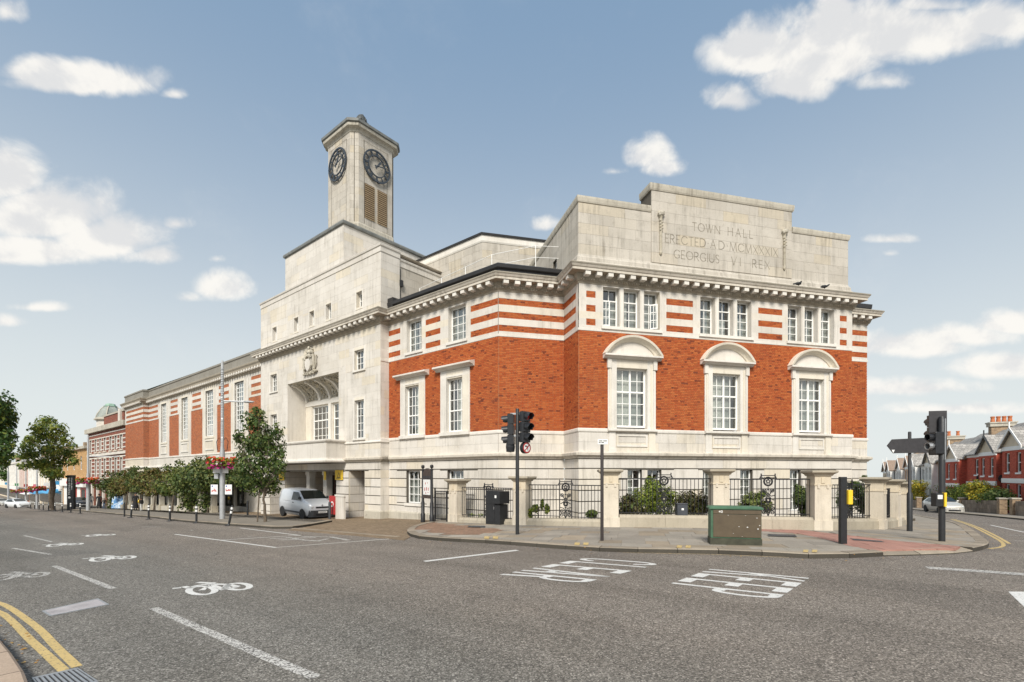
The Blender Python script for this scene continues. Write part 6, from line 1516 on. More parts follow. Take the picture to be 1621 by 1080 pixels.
for z_ in (3.1, 3.8): m.box(b.x - .22, b.y - .03, b.z + z_, b.x + .24, b.y + .03, b.z + z_ + .05)
m.build('bracket', M_steel, t)
m = MB(); c = b + Vector((-.22, .05, 2.78)); m.lathe([(.0, -.18), (.13, -.16), (.15, 0), (.13, .16), (0, .18)], 12, c); m.build('rear_sign_box', M_signal, t)
# right hand signal with its board seen from behind
b = gp(1491, 857); kz = b.y / FPX; t = thing('traffic_signal', 'black traffic signal seen from behind with grey board and yellow push button', 'traffic light', b); pole(t, b, 3.35, .075)
signal_head(t, b + Vector((.01, .22, (857 - 685) * kz)), (.25, 1), 0, False, True)
z0, z1 = b.z + (857 - 719) * kz, b.z + (857 - 684) * kz; m = MB(); m.box(b.x - .24, b.y - .10, z0, b.x - .0, b.y + .16, z1); sb = m.build('side_signal_box', M_signal, t, bevel=.02)
for zc_ in (.36, .76):
    m = MB(); c_ = Vector((b.x - .24, b.y + .03, z0 + (z1 - z0) * zc_)); m.lathe([(.09, 0), (.10, -.05), (.095, -.13), (.085, -.13), (.08, -.02)], 12, c_, 'x', caps=False); m.build('visor', M_signal if zc_ > .5 else M_steel, sb)
    m = MB(); m.lathe([(0, -.005), (.085, -.004)], 12, c_, 'x'); m.build('lens', M_lens, sb)
m = MB(); m.box(b.x - .03, b.y - .07, b.z + 2.2, b.x + .05, b.y - .02, b.z + 3.3); m.build('bracket', M_steel, t)
def push_button(t, b, side, zc, disp=True):
    m = MB(); x0, x1 = (b.x - .26, b.x - .06) if side < 0 else (b.x + .06, b.x + .17); m.box(x0, b.y - .13, b.z + zc - .18, x1, b.y + .05, b.z + zc + .18); bx = m.build('push_button_box', M_black if side < 0 else M_yellow, t, bevel=.012)
    if side < 0:
        m = MB(); m.box(b.x - .06, b.y - .15, b.z + zc - .18, b.x + .0, b.y - .07, b.z + zc + .19); m.build('yellow_plate', M_yellow, bx)
        m = MB(); m.box(x0 + .03, b.y - .137, b.z + zc + .02, x1 - .04, b.y - .131, b.z + zc + .13); m.build('display', M_signwhite, bx)
push_button(t, b, -1, (857 - 791) * kz)
b = gp(1334, 861); kz = b.y / FPX; t = thing('push_button_post', 'short black post with a yellow pedestrian push button box', 'crossing post', b)
m = MB(); m.box(b.x - .075, b.y - .06, b.z - .1, b.x + .075, b.y + .06, b.z + 1.68); m.build('post', M_black, t, bevel=.01); push_button(t, b, 1, (861 - 787) * kz)
# direction sign on its pole, seen from behind
b = gp(1440, 841); kz = b.y / FPX; t = thing('direction_sign', 'black arrow shaped direction sign board seen from behind on a pole', 'road sign', b)
pole(t, b, (841 - 684) * kz, .05, M_black, 1.3, .085)
zt = lambda py: b.z + (841 - py) * kz; xt = lambda px: b.x + (px - 1440) * kz
o = b.y - .07
pts = [(1401, 706), (1409, 696), (1440, 694.5), (1479, 692.5), (1479, 717), (1440, 717.5), (1411, 718)]
m = MB(); m.prism([(xt(x), o, zt(y)) for x, y in pts], [(xt(x), o - .025, zt(y)) for x, y in pts]); sg = m.build('sign_board', M_grey_board, t)
m = MB(); m.prism([(xt(x), o - .026, zt(y)) for x, y in ((1408, 712.5), (1413, 712.5), (1410.5, 717.5))], [(xt(x), o - .029, zt(y)) for x, y in ((1408, 712.5), (1413, 712.5), (1410.5, 717.5))]); m.build('white_triangle', M_signwhite, sg)
m = MB(); m.lathe([(.0, -.09), (.09, -.07), (.1, 0), (.08, .12), (0, .13)], 12, (xt(1472), b.y - .1, zt(706)), 'x'); m.build('lamp_unit', M_steel, t)
# sign post
b = gp(953, 856); kz = b.y / FPX; t = thing('sign_post', 'slim dark post with a small white plate on the corner pavement', 'sign post', b); pole(t, b, (856 - 703) * kz, .045, M_post_brown)
m = MB(); m.box(b.x - .13, b.y - .065, b.z + (856 - 704) * kz, b.x + .15, b.y - .048, b.z + (856 - 696) * kz); pl = m.build('sign_plate', M_signwhite, t, bevel=.008)
m = MB()
for (x0, x1, z_) in ((-.10, .0, .085), (.02, .12, .085), (-.10, -.05, .04), (-.03, .04, .04)): m.box(b.x + x0, b.y - .068, b.z + (856 - 704) * kz + z_, b.x + x1, b.y - .0655, b.z + (856 - 704) * kz + z_ + .022)
m.build('printed_line', M_black, pl, kind='stuff')
# ---------------------------------------------------------------- cabinets
def cab(px0, px1, base, top, depth, name, label, mat, lid=None, topmat=None):
    b = gp((px0 + px1) / 2, base); kz = b.y / FPX; wd = (px1 - px0) * kz; H = (base - top) * kz; t = thing(name, label, 'cabinet', b); return b, kz, wd, H, t
b, kz, wd, H, t = cab(1127, 1203, 863, 802, .5, 'utility_cabinet', 'broad brown and green street cabinet on the corner pavement', None)
dv = Vector((ux.x, ux.y)); w = Wall(v2(b) - dv * wd / 2 * 1.0, dv, Vector((dv.y, -dv.x))); g = b.z - EYE
m = MB(); m.wbox(w, 0, wd, -.48, 0, g - .05, g + .16); m.build('base', M_cab_dark, t)
m = MB(); m.wbox(w, .012, wd - .012, -.47, -.012, g + .16, g + H - .07); bo = m.build('body', M_cab_green, t, bevel=.008)
m = MB(); m.wbox(w, .07, wd - .02, -.02, .004, g + .19, g + H - .20); m.build('door_panel', M_cab_brown, bo, bevel=.006); m = MB(); m.wbox(w, .07, wd - .02, -.02, .008, g + H - .19, g + H - .09); m.build('upper_panel', M_cab_brown, bo, bevel=.006)
m = MB(); m.loft([[w.P(-.025, .03, g + H - .07), w.P(wd + .025, .03, g + H - .07), w.P(wd + .025, -.51, g + H - .07), w.P(-.025, -.51, g + H - .07)], [w.P(-.025, .03, g + H - .035), w.P(wd + .025, .03, g + H - .035), w.P(wd + .025, -.51, g + H - .035), w.P(-.025, -.51, g + H - .035)], [w.P(.03, -.02, g + H), w.P(wd - .03, -.02, g + H), w.P(wd - .03, -.46, g + H), w.P(.03, -.46, g + H)]]); m.build('lid', M_cab_green, t)
m = MB(); rnd = random.Random(3)
for (x, y, s_) in ((.56, .48, .012), (.72, .47, .02), (.92, .43, .02), (.95, .52, .014), (.35, .77, .01), (.68, .77, .008), (.9, .71, .014), (.45, .30, .008), (.62, .22, .008)): m.prism([w.P(wd * x + s_ * math.cos(a), .0042, g + H * y + s_ * .6 * math.sin(a)) for a in (0, 1.2, 2.3, 3.5, 4.6)], [w.P(wd * x + s_ * math.cos(a), .0085 if y < .75 else .0105, g + H * y + s_ * .6 * math.sin(a)) for a in (0, 1.2, 2.3, 3.5, 4.6)])
m.build('paint_fleck', M_signwhite, bo, kind='stuff')
m = MB(); hx, hy, o = .20, g + H - .155, .0095                       # the painted number
for (p, q) in (((.03, 0), (.03, .045)), ((.03, .045), (0, .015)), ((0, .015), (.04, .015)), ((.055, 0), (.055, .045)), ((.055, .045), (.085, .045)), ((.085, .045), (.085, 0)), ((.085, 0), (.055, 0))):
    d = Vector((q[0] - p[0], q[1] - p[1])).normalized(); n = Vector((-d.y, d.x)) * .005; m.prism([w.P(hx + a[0] + e.x, .008, hy + a[1] + e.y) for a, e in ((p, -n), (q, -n), (q, n), (p, n))], [w.P(hx + a[0] + e.x, o, hy + a[1] + e.y) for a, e in ((p, -n), (q, -n), (q, n), (p, n))])
m.build('painted_number', M_signwhite, bo)
b, kz, wd, H, t = cab(764, 797, 830.5, 777, .45, 'utility_cabinet', 'tall black street cabinet beside the railings and signal pole', None); dv = dirs[0]; w = Wall(v2(b) - dv * wd / 2, dv, Vector((dv.y, -dv.x))); g = b.z - EYE
m = MB(); m.wbox(w, 0, wd * .62, -.5, 0, g, g + H); bo = m.build('body', M_black, t, bevel=.012)
m = MB(); m.wbox(w, .04, wd * .6, 0, .012, g + .1, g + H * .58); m.build('door_panel', M_black, bo, bevel=.005); m = MB(); m.wbox(w, .04, wd * .6, 0, .012, g + H * .61, g + H - .06); m.build('door_panel', M_black, bo, bevel=.005)
m = MB(); m.wbox(w, wd * .62 + .005, wd * .97, -.45, .03, g, g + H * .60); m.build('side_unit', M_black, t, bevel=.01); m = MB(); m.wbox(w, wd * .62 + .005, wd * 1.03, -.5, .10, g + H * .62, g + H * .985); su = m.build('meter_box', M_black, t, bevel=.01)
m = MB(); m.wbox(w, wd * .72, wd * .83, .1, .104, g + H * .79, g + H * .87); m.build('white_sticker', M_signwhite, su); m = MB(); m.wbox(w, wd * .56, wd * .59, .012, .03, g + H * .45, g + H * .53); m.build('handle', M_steel, bo)
b, kz, wd, H, t = cab(1072, 1088, 835, 797, .3, 'utility_cabinet', 'small slate grey cabinet against the low wall under the railings', None); dv = dirs[3]; w = Wall(v2(b) - dv * wd / 2, dv, Vector((dv.y, -dv.x))); g = b.z - EYE
m = MB(); m.wbox(w, 0, wd, -.2, .05, g, g + H - .04); bo = m.build('body', M_cab_slate, t, bevel=.012); m = MB(); m.wbox(w, -.012, wd + .012, -.21, .065, g + H - .04, g + H); m.build('lid', M_cab_slate, t, bevel=.01); m = MB(); m.wbox(w, wd * .4, wd * .62, .05, .053, g + H * .72, g + H * .80); m.build('white_sticker', M_signwhite, bo)
m = MB(); m.wbox(w, .03, wd - .03, .05, .056, g + .05, g + H * .66); m.build('door_panel', M_cab_slate, bo)
# ---------------------------------------------------------------- bollards
bo = thing('bollard', '', 'bollard', group='banded bollards along the cycle lane')
m = MB(); m.lathe([(.055, 0), (.055, .62)], 12); m.lathe([(.055, .74), (.055, .82)], 12); m.lathe([(.055, .93), (.052, .98), (.035, 1.01), (0, 1.02)], 12); m.build('post', M_black, bo, smooth=True)
for z0, z1 in ((.62, .74), (.82, .93)): m = MB(); m.lathe([(.056, z0), (.056, z1)], 12); m.build('white_band', M_signwhite, bo, smooth=True)
m = MB(); m.box(-.17, -.12, -.005, .17, .12, .03); m.lathe([(.10, .03), (.075, .07), (.06, .1)], 12); m.build('base_plate', M_black, bo)
BL = [(362, 832.4, 'banded bollard leaning to the right beside the tall lamp post'), (311, 828.3, 'upright banded bollard left of the leaning one, second nearest'), (269, 825.3, 'upright banded bollard at the broken kerb end, third from the near end'), (235.4, 822.6, 'banded bollard in front of the pergola, fourth from the near end'), (207, 820, 'banded bollard beside the couple walking, fifth from the near end')]
for k, (x, y, lb) in enumerate(BL):
    p = gp(x, y, ROAD); c = bo if k == 0 else copy_tree(bo); c.location = p; c['label'] = lb
    c.rotation_euler = (0, 0, .7); 
    if k == 0: c.rotation_euler = (R(2), R(10), .3)
    if k == 4: c.rotation_euler = (0, R(5), .3)
ORD = ['first', 'second', 'third', 'fourth', 'fifth', 'sixth', 'seventh', 'eighth', 'ninth']
for k, (x, y) in enumerate([(127, 813.5), (112, 812), (98.5, 811), (87, 809.6), (77, 808.6), (68.5, 807.8), (62, 807), (55, 806.3), (48.5, 805.5)]):
    c = dup(bo, gp(x, y, ROAD), .5, 'small far banded bollard, %s to the left of the slim lamp post' % ORD[k], 'far row of banded bollards')
def plain_bollard(x, y, h, r, lb, mat=M_black):
    p = gp(x, y, -.1 if 'van' in lb else 0); t = thing('plain_bollard', lb, 'bollard', p); m = MB(); m.lathe([(r, -.05), (r, h * .93), (r * .8, h * .985), (0, h)], 12, p); m.build('post', mat, t, smooth=True); m = MB(); m.lathe([(r * 1.02, h * .84), (r * 1.06, h * .86), (r * 1.02, h * .88)], 12, p); m.build('collar', mat, t)
plain_bollard(392, 815.5, .95, .06, 'plain black bollard standing between lamp post and young tree'); plain_bollard(197, 817, 1.0, .05, 'thin plain black post at the end of the banded bollards'); plain_bollard(486.5, 820, .95, .075, 'dark grey bollard in front of the van, on its nearside', M_trim); plain_bollard(522, 822, .98, .075, 'dark grey bollard by the van number plate and red sign', M_trim)
# ---------------------------------------------------------------- lamp posts with flower baskets
def flower_ring(root, c, r, h, n, seed):
    rnd = random.Random(seed); m = MB(); m.lathe([(r * .75, -h * .5), (r * .95, -h * .1), (r * .9, 0)], 14, c); bk_ = m.build('flower_basket', M_leaf_dark, root)
    for nm, mt, cnt, lo, hi in (('foliage', M_leaf_bright, n, -.5, .6), ('red_flowers', M_petal_red, n // 2, .0, .75), ('pink_flowers', M_petal_pink, n // 2, -.75, .1), ('white_flowers', M_petal_white, n // 6, -.2, .6)):
        m = MB()
        for k in range(cnt):
            a = rnd.uniform(0, 2 * math.pi); e = rnd.uniform(.8, 1.25); z_ = rnd.uniform(lo, hi) * h; s_ = rnd.uniform(.05, .10) * (r / .6); p = Vector(c) + Vector((math.cos(a) * r * e, math.sin(a) * r * e, z_))
            u = Vector((rnd.uniform(-1, 1), rnd.uniform(-1, 1), rnd.uniform(-1, 1))).normalized(); v = u.orthogonal().normalized(); m.poly([p + u * s_, p + v * s_, p - u * s_, p - v * s_])
        m.build(nm, mt, bk_, fix=False, kind='stuff')
def lamp(px, base, top, r, lb, basket, posters=False, arm=True, small=False, mat=M_silver):
    b = gp(px, base); kz = b.y / FPX; H = (base - top) * kz; t = thing('lamp_post', lb, 'lamp post', b, 'silver lamp posts with flower baskets'); m = MB()
    hb_ = H * (.46 if not small else .5); m.lathe([(r, -.1), (r, hb_ - .5), (r * .62, hb_), (r * .5, H * .98), (r * .35, H)], 14, b); m.build('pole', mat, t, smooth=True)
    if arm:
        za = H * .745 if not small else H * .72; ad = Vector((FD.x, FD.y, 0)) * .75 + Vector((.4, 0, 0)); q = b + Vector((0, 0, za)); m = MB(); m.tube([q, q + ad * (2.3 if small else 1.25) + Vector((0, 0, -.02))], .045, 8); a_ = m.build('arm', mat, t); e = q + ad * (2.3 if small else 1.25); m = MB(); m.ellipsoid(e + Vector((0, 0, -.02)), .36, .14, .07, 10, 6); m.build('lantern', mat, a_)
    if basket: flower_ring(t, b + Vector((0, 0, (base - basket) * kz)), basket and (.62 if not small else .75), .42, 420 if not small else 260, int(px))
    return b, kz, t
b, kz, t = lamp(352, 821.5, 571, .145, 'tall silver lamp post wrapped with lights, flower basket and two posters', 733, True)
m = MB(); r_ = .085
m.tube([b + Vector((r_ * math.cos(k * .62), r_ * math.sin(k * .62), 4.35 + k * .0135)) for k in range(0, 330)], .018, 4); m.build('light_string', M_steel, t)
for sx in (-1, 1):
    m = MB(); m.tube([b + Vector((sx * .1, 0, 3.95)), b + Vector((sx * .28, 0, 4.0)), b + Vector((sx * .34, 0, 4.5)), b + Vector((sx * .2, 0, 4.75)), b + Vector((sx * .08, 0, 4.6))], .018, 5); m.build('basket_bracket', M_black_iron, t)
    x0, x1 = sorted((b.x + sx * .18, b.x + sx * .64)); z0, z1 = b.z + (821.5 - 784) * kz, b.z + (821.5 - 766.5) * kz; m = MB(); m.box(x0, b.y - .10, z0, x1, b.y - .06, z1); pb = m.build('poster_board', M_black, t); m = MB(); m.box(x0 + .03, b.y - .106, z0 + .05, x1 - .03, b.y - .1005, z1 - .03); pp = m.build('poster', M_signwhite, pb)
    m = MB(); rnd = random.Random(sx + 5)
    for k in range(7): xx = x0 + .07 + k * .042; hh = rnd.uniform(.06, .16); zz = z0 + .22 + rnd.uniform(-.03, .05); m.hexa([(xx, b.y - .1085, zz), (xx + .035, b.y - .1085, zz), (xx + .035, b.y - .1065, zz), (xx, b.y - .1065, zz), (xx + .01, b.y - .1085, zz + hh), (xx + .045, b.y - .1085, zz + hh), (xx + .045, b.y - .1065, zz + hh), (xx + .01, b.y - .1065, zz + hh)])
    m.build('printed_lettering', M_red, pp, kind='stuff'); m = MB(); m.ellipsoid((x0 + .12, b.y - .107, z1 - .12), .045, .003, .045, 8, 5); m.build('printed_dot', M_blue, pp)
m = MB(); m.box(b.x - .48, b.y - .12, b.z + (821.5 - 749) * kz, b.x + .40, b.y - .08, b.z + (821.5 - 740) * kz); m.build('white_panel', M_signwhite, t); m = MB(); m.box(b.x - .36, b.y - .2, b.z + (821.5 - 758) * kz, b.x - .14, b.y - .05, b.z + (821.5 - 750) * kz); m.build('camera_box', M_silver, t)
lamp(139.5, 808.3, 689, .17, 'slim silver lamp post with a red flower basket before the striped building', 761, small=True)
for (x, base, top, bk_, lb) in [(58.5, 804, 728, 773.5, 'far silver lamp post with orange flower basket, nearest the tree trunk'), (41, 801, 735, 777, 'far silver lamp post with red flower basket, middle of three'), (26.5, 799, 738, 777.5, 'far silver lamp post with pink flower basket beside the cars')]: lamp(x, base, top, .14, lb, bk_, small=True, arm=False)
lamp(13, 800, 690, .14, 'bare pale lamp post at the far left of the street', 0, small=True, arm=False)
# ---------------------------------------------------------------- black monolith sign
b = gp(113, 806.3); kz = b.y / FPX; t = thing('information_sign', 'tall black monolith sign with white lettering running up it', 'sign', b); H = (806 - 752) * kz; wd = 10.5 * kz
m = MB(); m.box(b.x - wd / 2, b.y - .15, b.z - .1, b.x + wd / 2, b.y + .15, b.z + H); sl = m.build('slab', M_black, t); m = MB(); rnd = random.Random(12)
for k in range(10):
    z_ = b.z + H - .35 - k * .20; x0 = b.x - wd * .28
    for q in range(3): zz = z_ - q * .05; m.box(x0, b.y - .156, zz, x0 + rnd.choice((.12, .2, .22)), b.y - .151, zz + .03)
m.build('white_lettering', M_signwhite, sl, kind='stuff'); m = MB()
for k in range(14): z_ = b.z + H - .35 - k * .10; m.box(b.x + wd * .2, b.y - .156, z_, b.x + wd * .28, b.y - .151, z_ + rnd.uniform(.03, .08))
m.build('small_lettering', M_signwhite, sl, kind='stuff'); m = MB(); m.ellipsoid((b.x - .1, b.y - .155, b.z + 1.35), .16, .005, .12, 10, 6); m.build('white_emblem', M_signwhite, sl)
# ---------------------------------------------------------------- vehicles
class Body:
    def __init__(s, st): s.st = st
    def at(s, x):
        st = s.st
        for a, b in zip(st, st[1:]):
            if b[0] <= x <= a[0]: t = (a[0] - x) / (a[0] - b[0]); return [p + (q - p) * t for p, q in zip(a, b)]
        return st[0] if x > st[0][0] else st[-1]
    def y(s, x, z):
        _, zb, zs, zr, w, wr = s.at(x)
        return w if z <= zs else w + (wr - w) * min(1, (z - zs) / max(.01, zr - zs))
    def ring(s, v):
        x, zb, zs, zr, w, wr = v; k = zr - zs
        h = [(w * .86, zb), (w * .97, zb + .10), (w * 1.005, zb + (zs - zb) * .55), (w, zs), (wr + (w - wr) * .22, zs + k * .82), (wr * .90, zr - k * .05), (wr * .5, zr)]
        return [Vector((x, y, z)) for y, z in h] + [Vector((x, -y, z)) for y, z in reversed(h)]
    def mesh(s): m = MB(); m.loft([s.ring(v) for v in s.st]); return m
    def side(s, pts, off=.008):
        m = MB()
        for sg in (-1, 1): m.poly([(x, sg * (s.y(x, z) + off), z) for x, z in pts])
        return m
def wheel(t, x, y, r, wd=.19, trim=M_alloy):
    sg = 1 if y > 0 else -1; m = MB(); m.lathe([(r * .62, -wd / 2), (r * .95, -wd / 2), (r, -wd / 2 + .03), (r, wd / 2 - .03), (r * .95, wd / 2), (r * .62, wd / 2)], 22, (x, y, r), 'y'); w = m.build('wheel', M_rubber, t, smooth=True)
    m = MB(); m.lathe([(r * .66, sg * wd * .30), (r * .62, sg * wd * .44), (r * .2, sg * wd * .46), (0, sg * wd * .5)], 18, (x, y, r), 'y'); ri = m.build('rim', trim, w, smooth=True)
    for k in range(7): a = k * 2 * math.pi / 7; m = MB() if k == 0 else m; c = Vector((x + r * .42 * math.cos(a), y + sg * wd * .45, r + r * .42 * math.sin(a))); m.ellipsoid(c, r * .12, .012, r * .12, 8, 4)
    m.build('wheel_holes', M_rubber, w)
def vehicle(name, label, cat, st, paint, wb, r, glass_side, ws, rear=None, van=False, plate=True):
    t = thing(name, label, cat); B = Body(st); bo = B.mesh().build('body', paint, t, smooth=True)
    for x in wb:
        m = MB(); n = 20
        for sg in (-1, 1): m.poly([(x + (r + .055) * math.cos(math.pi * (k / n) * 1.0), sg * (B.y(x, .5) + .012), r * .92 + (r + .06) * math.sin(math.pi * k / n)) for k in range(n + 1)])
        m.build('wheel_arch', M_black, t, fix=False)
        for sg in (-1, 1): wheel(t, x, sg * (B.y(x, .4) - .07), r)
    for g in glass_side: B.side(g, .03).build('side_window', M_carglass, t, fix=False)
    (x0, z0, y0), (x1, z1, y1) = ws; m = MB(); n = Vector((z1 - z0, 0, x0 - x1)).normalized() * .012
    m.quad(Vector((x0, -y0, z0)) + n, Vector((x0, y0, z0)) + n, Vector((x1, y1, z1)) + n, Vector((x1, -y1, z1)) + n); m.build('windscreen', M_carglass, t, fix=False)
    xf = st[0][0]
    m = MB(); sx = st[1]; m.loft([[Vector((x, y, z)) for x, y, z in ((xf + .03, -.55, z0_), (xf + .03, .55, z0_), (xf - .10, .80 * sx[4] / .76, z0_), (xf - .45, sx[4] * 1.06, z0_), (xf - .45, sx[4] * .9, z0_), (xf - .45, -sx[4] * .9, z0_), (xf - .45, -sx[4] * 1.06, z0_), (xf - .10, -.80 * sx[4] / .76, z0_))] for z0_ in (.20, .50 if not van else .58)]); m.build('bumper', M_trim if van else paint, t)
    m = MB(); m.box(xf + .03, -.42, .28, xf + .045, .42, .40); m.build('lower_grille', M_black, t)
    if plate: m = MB(); m.box(xf + .035, -.26, .42, xf + .055, .26, .53); pl = m.build('number_plate', M_signwhite, t); m = MB(); [m.box(xf + .0555, -.2 + k * .058, .445, xf + .057, -.17 + k * .058, .505) for k in range(7)]; m.build('plate_characters', M_black, pl, kind='stuff')
    for sg in (-1, 1):
        zz = st[1][2] + .02; a = B.at(xf - .12); m = MB(); m.ellipsoid((xf - .16, sg * (a[4] - .14), zz - .06), .17, .14, .11, 12, 8); m.build('headlight', M_headlight, t, smooth=True)
        xm = ws[0][0] - .22; ym = B.y(xm, ws[0][1] + .05); m = MB(); m.ellipsoid((xm, sg * (ym + .10), ws[0][1] + .06), .06, .10, .085, 10, 6); m.build('door_mirror', M_trim if van else paint, t, smooth=True)
    m = MB(); zz = st[1][2] - .02
    return t, B
VAN = [(1.93, .36, .66, .74, .52, .42), (1.86, .26, .80, .90, .70, .58), (1.60, .2, .93, 1.05, .80, .68), (1.12, .2, 1.02, 1.17, .84, .72), (.36, .2, 1.06, 1.66, .855, .66), (-.1, .2, 1.06, 1.72, .86, .68), (-1.55, .2, 1.06, 1.73, .86, .70), (-1.84, .25, 1.04, 1.68, .84, .68), (-1.93, .35, 1.0, 1.55, .80, .64)]
t, B = vehicle('parked_van', 'small silver panel van parked on the forecourt before the porch', 'van', VAN, M_van, (1.17, -1.33), .305, [[(.98, 1.10), (.46, 1.56), (-.12, 1.57), (-.12, 1.10)]], ((1.08, 1.19, .70), (.40, 1.64, .61)), van=True)
B.side([(1.0, .36), (1.0, .46), (-1.0, .46), (-1.0, .36)], .02).build('side_moulding', M_trim, t, fix=False)
for pts in ([(-.16, .3), (-.16, 1.6), (-.175, 1.6), (-.175, .3)], [(.92, .3), (.92, 1.05), (.905, 1.05), (.905, .3)], [(-1.2, 1.0), (-.2, 1.0), (-.2, 1.012), (-1.2, 1.012)]): B.side(pts, .005).build('panel_gap', M_trim, t, fix=False)
m = MB(); m.box(-.02, -.885, .93, .16, -.865, .97); m.build('door_handle', M_trim, t); m = MB(); m.box(1.90, -.4, .70, 1.945, .4, .79); m.build('grille', M_black, t); m = MB(); m.ellipsoid((1.90, 0, .86), .03, .05, .06, 8, 5); m.build('badge', M_steel, t)
m = MB(); m.ellipsoid((.55, .25, 1.2), .16, .12, .12, 10, 6); m.ellipsoid((.6, -.1, 1.19), .14, .14, .1, 10, 6); 
HV = Vector((.75, -.661)); rt = Vector((HV.y, -HV.x)); fw = gp(478.5, 819); c = v2(fw) - HV * 1.17 - rt * .82
t.location = (c.x, c.y, G(c.x, c.y) - .085); t.rotation_euler = (0, R(1.6), math.atan2(HV.y, HV.x))
HATCH = [(1.95, .38, .58, .64, .50, .40), (1.86, .24, .68, .76, .70, .58), (1.5, .2, .80, .90, .80, .68), (.85, .2, .88, 1.0, .835, .70), (.0, .2, .92, 1.40, .85, .58), (-.6, .2, .93, 1.43, .85, .58), (-1.35, .2, .94, 1.36, .84, .56), (-1.8, .24, .92, 1.05, .80, .60), (-1.92, .36, .80, .90, .72, .55)]
HW_ = [[(.62, .95), (.10, 1.33), (-.45, 1.36), (-.45, .96)], [(-.50, .96), (-.50, 1.36), (-1.05, 1.30), (-1.35, 1.0)]]; HWS = ((.80, 1.03, .66), (.04, 1.385, .54))
def car(px, py, hd, paint, label, name='parked_car'):
    t, B = vehicle(name, label, 'car', HATCH, paint, (1.22, -1.2), .30, HW_, HWS); p = gp(px, py, ROAD); h = Vector(hd).normalized(); t.location = p; t.rotation_euler = (0, 0, math.atan2(h.y, h.x)); return t
car(1493, 812, (-.335, -.94), M_carsilver, 'pale silver hatchback on the side road before the terraced houses')
car(28, 804.2, (.93, -.37), M_carwhite, 'white car coming up the high street at far left'); car(2, 800.8, (.93, -.37), M_carsilver, 'silver car at the very left edge behind the white one'); t = car(126, 803.5, (.80, -.6), M_cardark, 'dark car parked beside the monolith sign and red shopfront')
# ---------------------------------------------------------------- people
def person(px, py, H, heading, label, cloth, legs, hair=M_hair, dress=False, step=.12, bag=None):
    p = gp(px, py); t = thing('person', label, 'person', p); k = H / 1.7; h = Vector((heading[0], heading[1], 0)).normalized(); s = Vector((h.y, -h.x, 0)); U = Vector((0, 0, 1))
    J = {'pel': (0, 0, .93), 'chest': (0, .02, 1.28), 'neck': (0, .03, 1.46), 'head': (0, .05, 1.60), 'hip': None}
    V = []; E = []; Rd = []
    def v(a, b, z, r): V.append(p + (s * a + h * b + U * z) * k); Rd.append(r * k); return len(V) - 1
    pel = v(0, 0, .95, .13); ab = v(0, .01, 1.1, .12); ch = v(0, .02, 1.3, .145); nk = v(0, .03, 1.47, .055); hd = v(0, .05, 1.55, .085); tp = v(0, .05, 1.66, .085)
    E += [(pel, ab), (ab, ch), (ch, nk), (nk, hd), (hd, tp)]
    for sg in (-1, 1):
        sh = v(sg * .19, .02, 1.38, .062); el = v(sg * .25, -.02 + sg * .06, 1.12, .047); wr = v(sg * .24, .10 + sg * .05, .90, .034); ha = v(sg * .24, .13 + sg * .05, .82, .038); E += [(ch, sh), (sh, el), (el, wr), (wr, ha)]
        hp_ = v(sg * .095, 0, .90, .095); kn = v(sg * .10, sg * step + .05, .50, .062); an = v(sg * .10, sg * step * 1.8 - .02, .09, .042); to = v(sg * .10, sg * step * 1.8 + .13, .035, .035); E += [(pel, hp_), (hp_, kn), (kn, an), (an, to)]
    me = bpy.data.meshes.new('body'); me.from_pydata([tuple(q - p) for q in V], E, []); o = bpy.data.objects.new('body', me); col.objects.link(o); md_ = o.modifiers.new('skin', 'SKIN'); sv = me.skin_vertices[0].data
    for q, r_ in zip(sv, Rd): q.radius = (r_, r_)
    sv[0].use_root = True; sd_ = o.modifiers.new('sub', 'SUBSURF'); sd_.levels = 1; sd_.render_levels = 1
    dg = bpy.context.evaluated_depsgraph_get(); nm = bpy.data.meshes.new_from_object(o.evaluated_get(dg)); bpy.data.objects.remove(o); nm.materials.clear()
    for mt in (M_skin, cloth, legs, M_black): nm.materials.append(mt)
    for f in nm.polygons:
        z_ = f.center.z / k; f.material_index = 0 if z_ > 1.46 or (z_ < .90 and abs(f.center.dot(s)) > .2 * k) else 1 if z_ > .93 else 3 if z_ < .07 else 2
        f.use_smooth = True
    b = inst('body', nm, t); m = MB(); c = p + (h * .03 + U * 1.63) * k; m.ellipsoid(c, .10 * k, .10 * k, .11 * k, 12, 8); m.ellipsoid(p + (h * -.02 + U * 1.52) * k, .085 * k, .07 * k, .14 * k, 10, 6); m.build('hair', hair, b, smooth=True)
    m = MB(); m.ellipsoid(p + (h * .145 + U * 1.57) * k, .018 * k, .018 * k, .028 * k, 6, 4); m.build('nose', M_skin, b)
    if dress: m = MB(); m.lathe([(.15 * k, 1.12 * k), (.17 * k, .9 * k), (.21 * k, .55 * k), (.25 * k, .22 * k), (.23 * k, .22 * k)], 14, p); m.build('dress', cloth, b, smooth=True)
    if bag: bt = thing('shoulder_bag', 'yellow bag carried by the woman in black', 'bag', p + (s * -.30 + U * .85) * k); m = MB(); q = bt.location; m.ellipsoid(q, .11 * k, .16 * k, .2 * k, 10, 6); m.build('bag_body', bag, bt, smooth=True); m = MB(); m.tube([q + U * .15 * k, p + (s * -.2 + U * 1.38) * k], .012, 5); m.build('strap', bag, bt)
person(157, 805.3, 1.68, (.5, -.85), 'woman in a long black dress walking before the striped building', M_cloth_black, M_cloth_black, dress=True)
person(164.8, 805.8, 1.15, (.6, -.8), 'small child in dark clothes walking beside the woman in a long dress', M_cloth_black, M_cloth_blue)
person(143.8, 804.6, 1.72, (-.6, .7), 'person in white shirt and jeans walking away by the slim lamp post', M_cloth_white, M_cloth_blue)
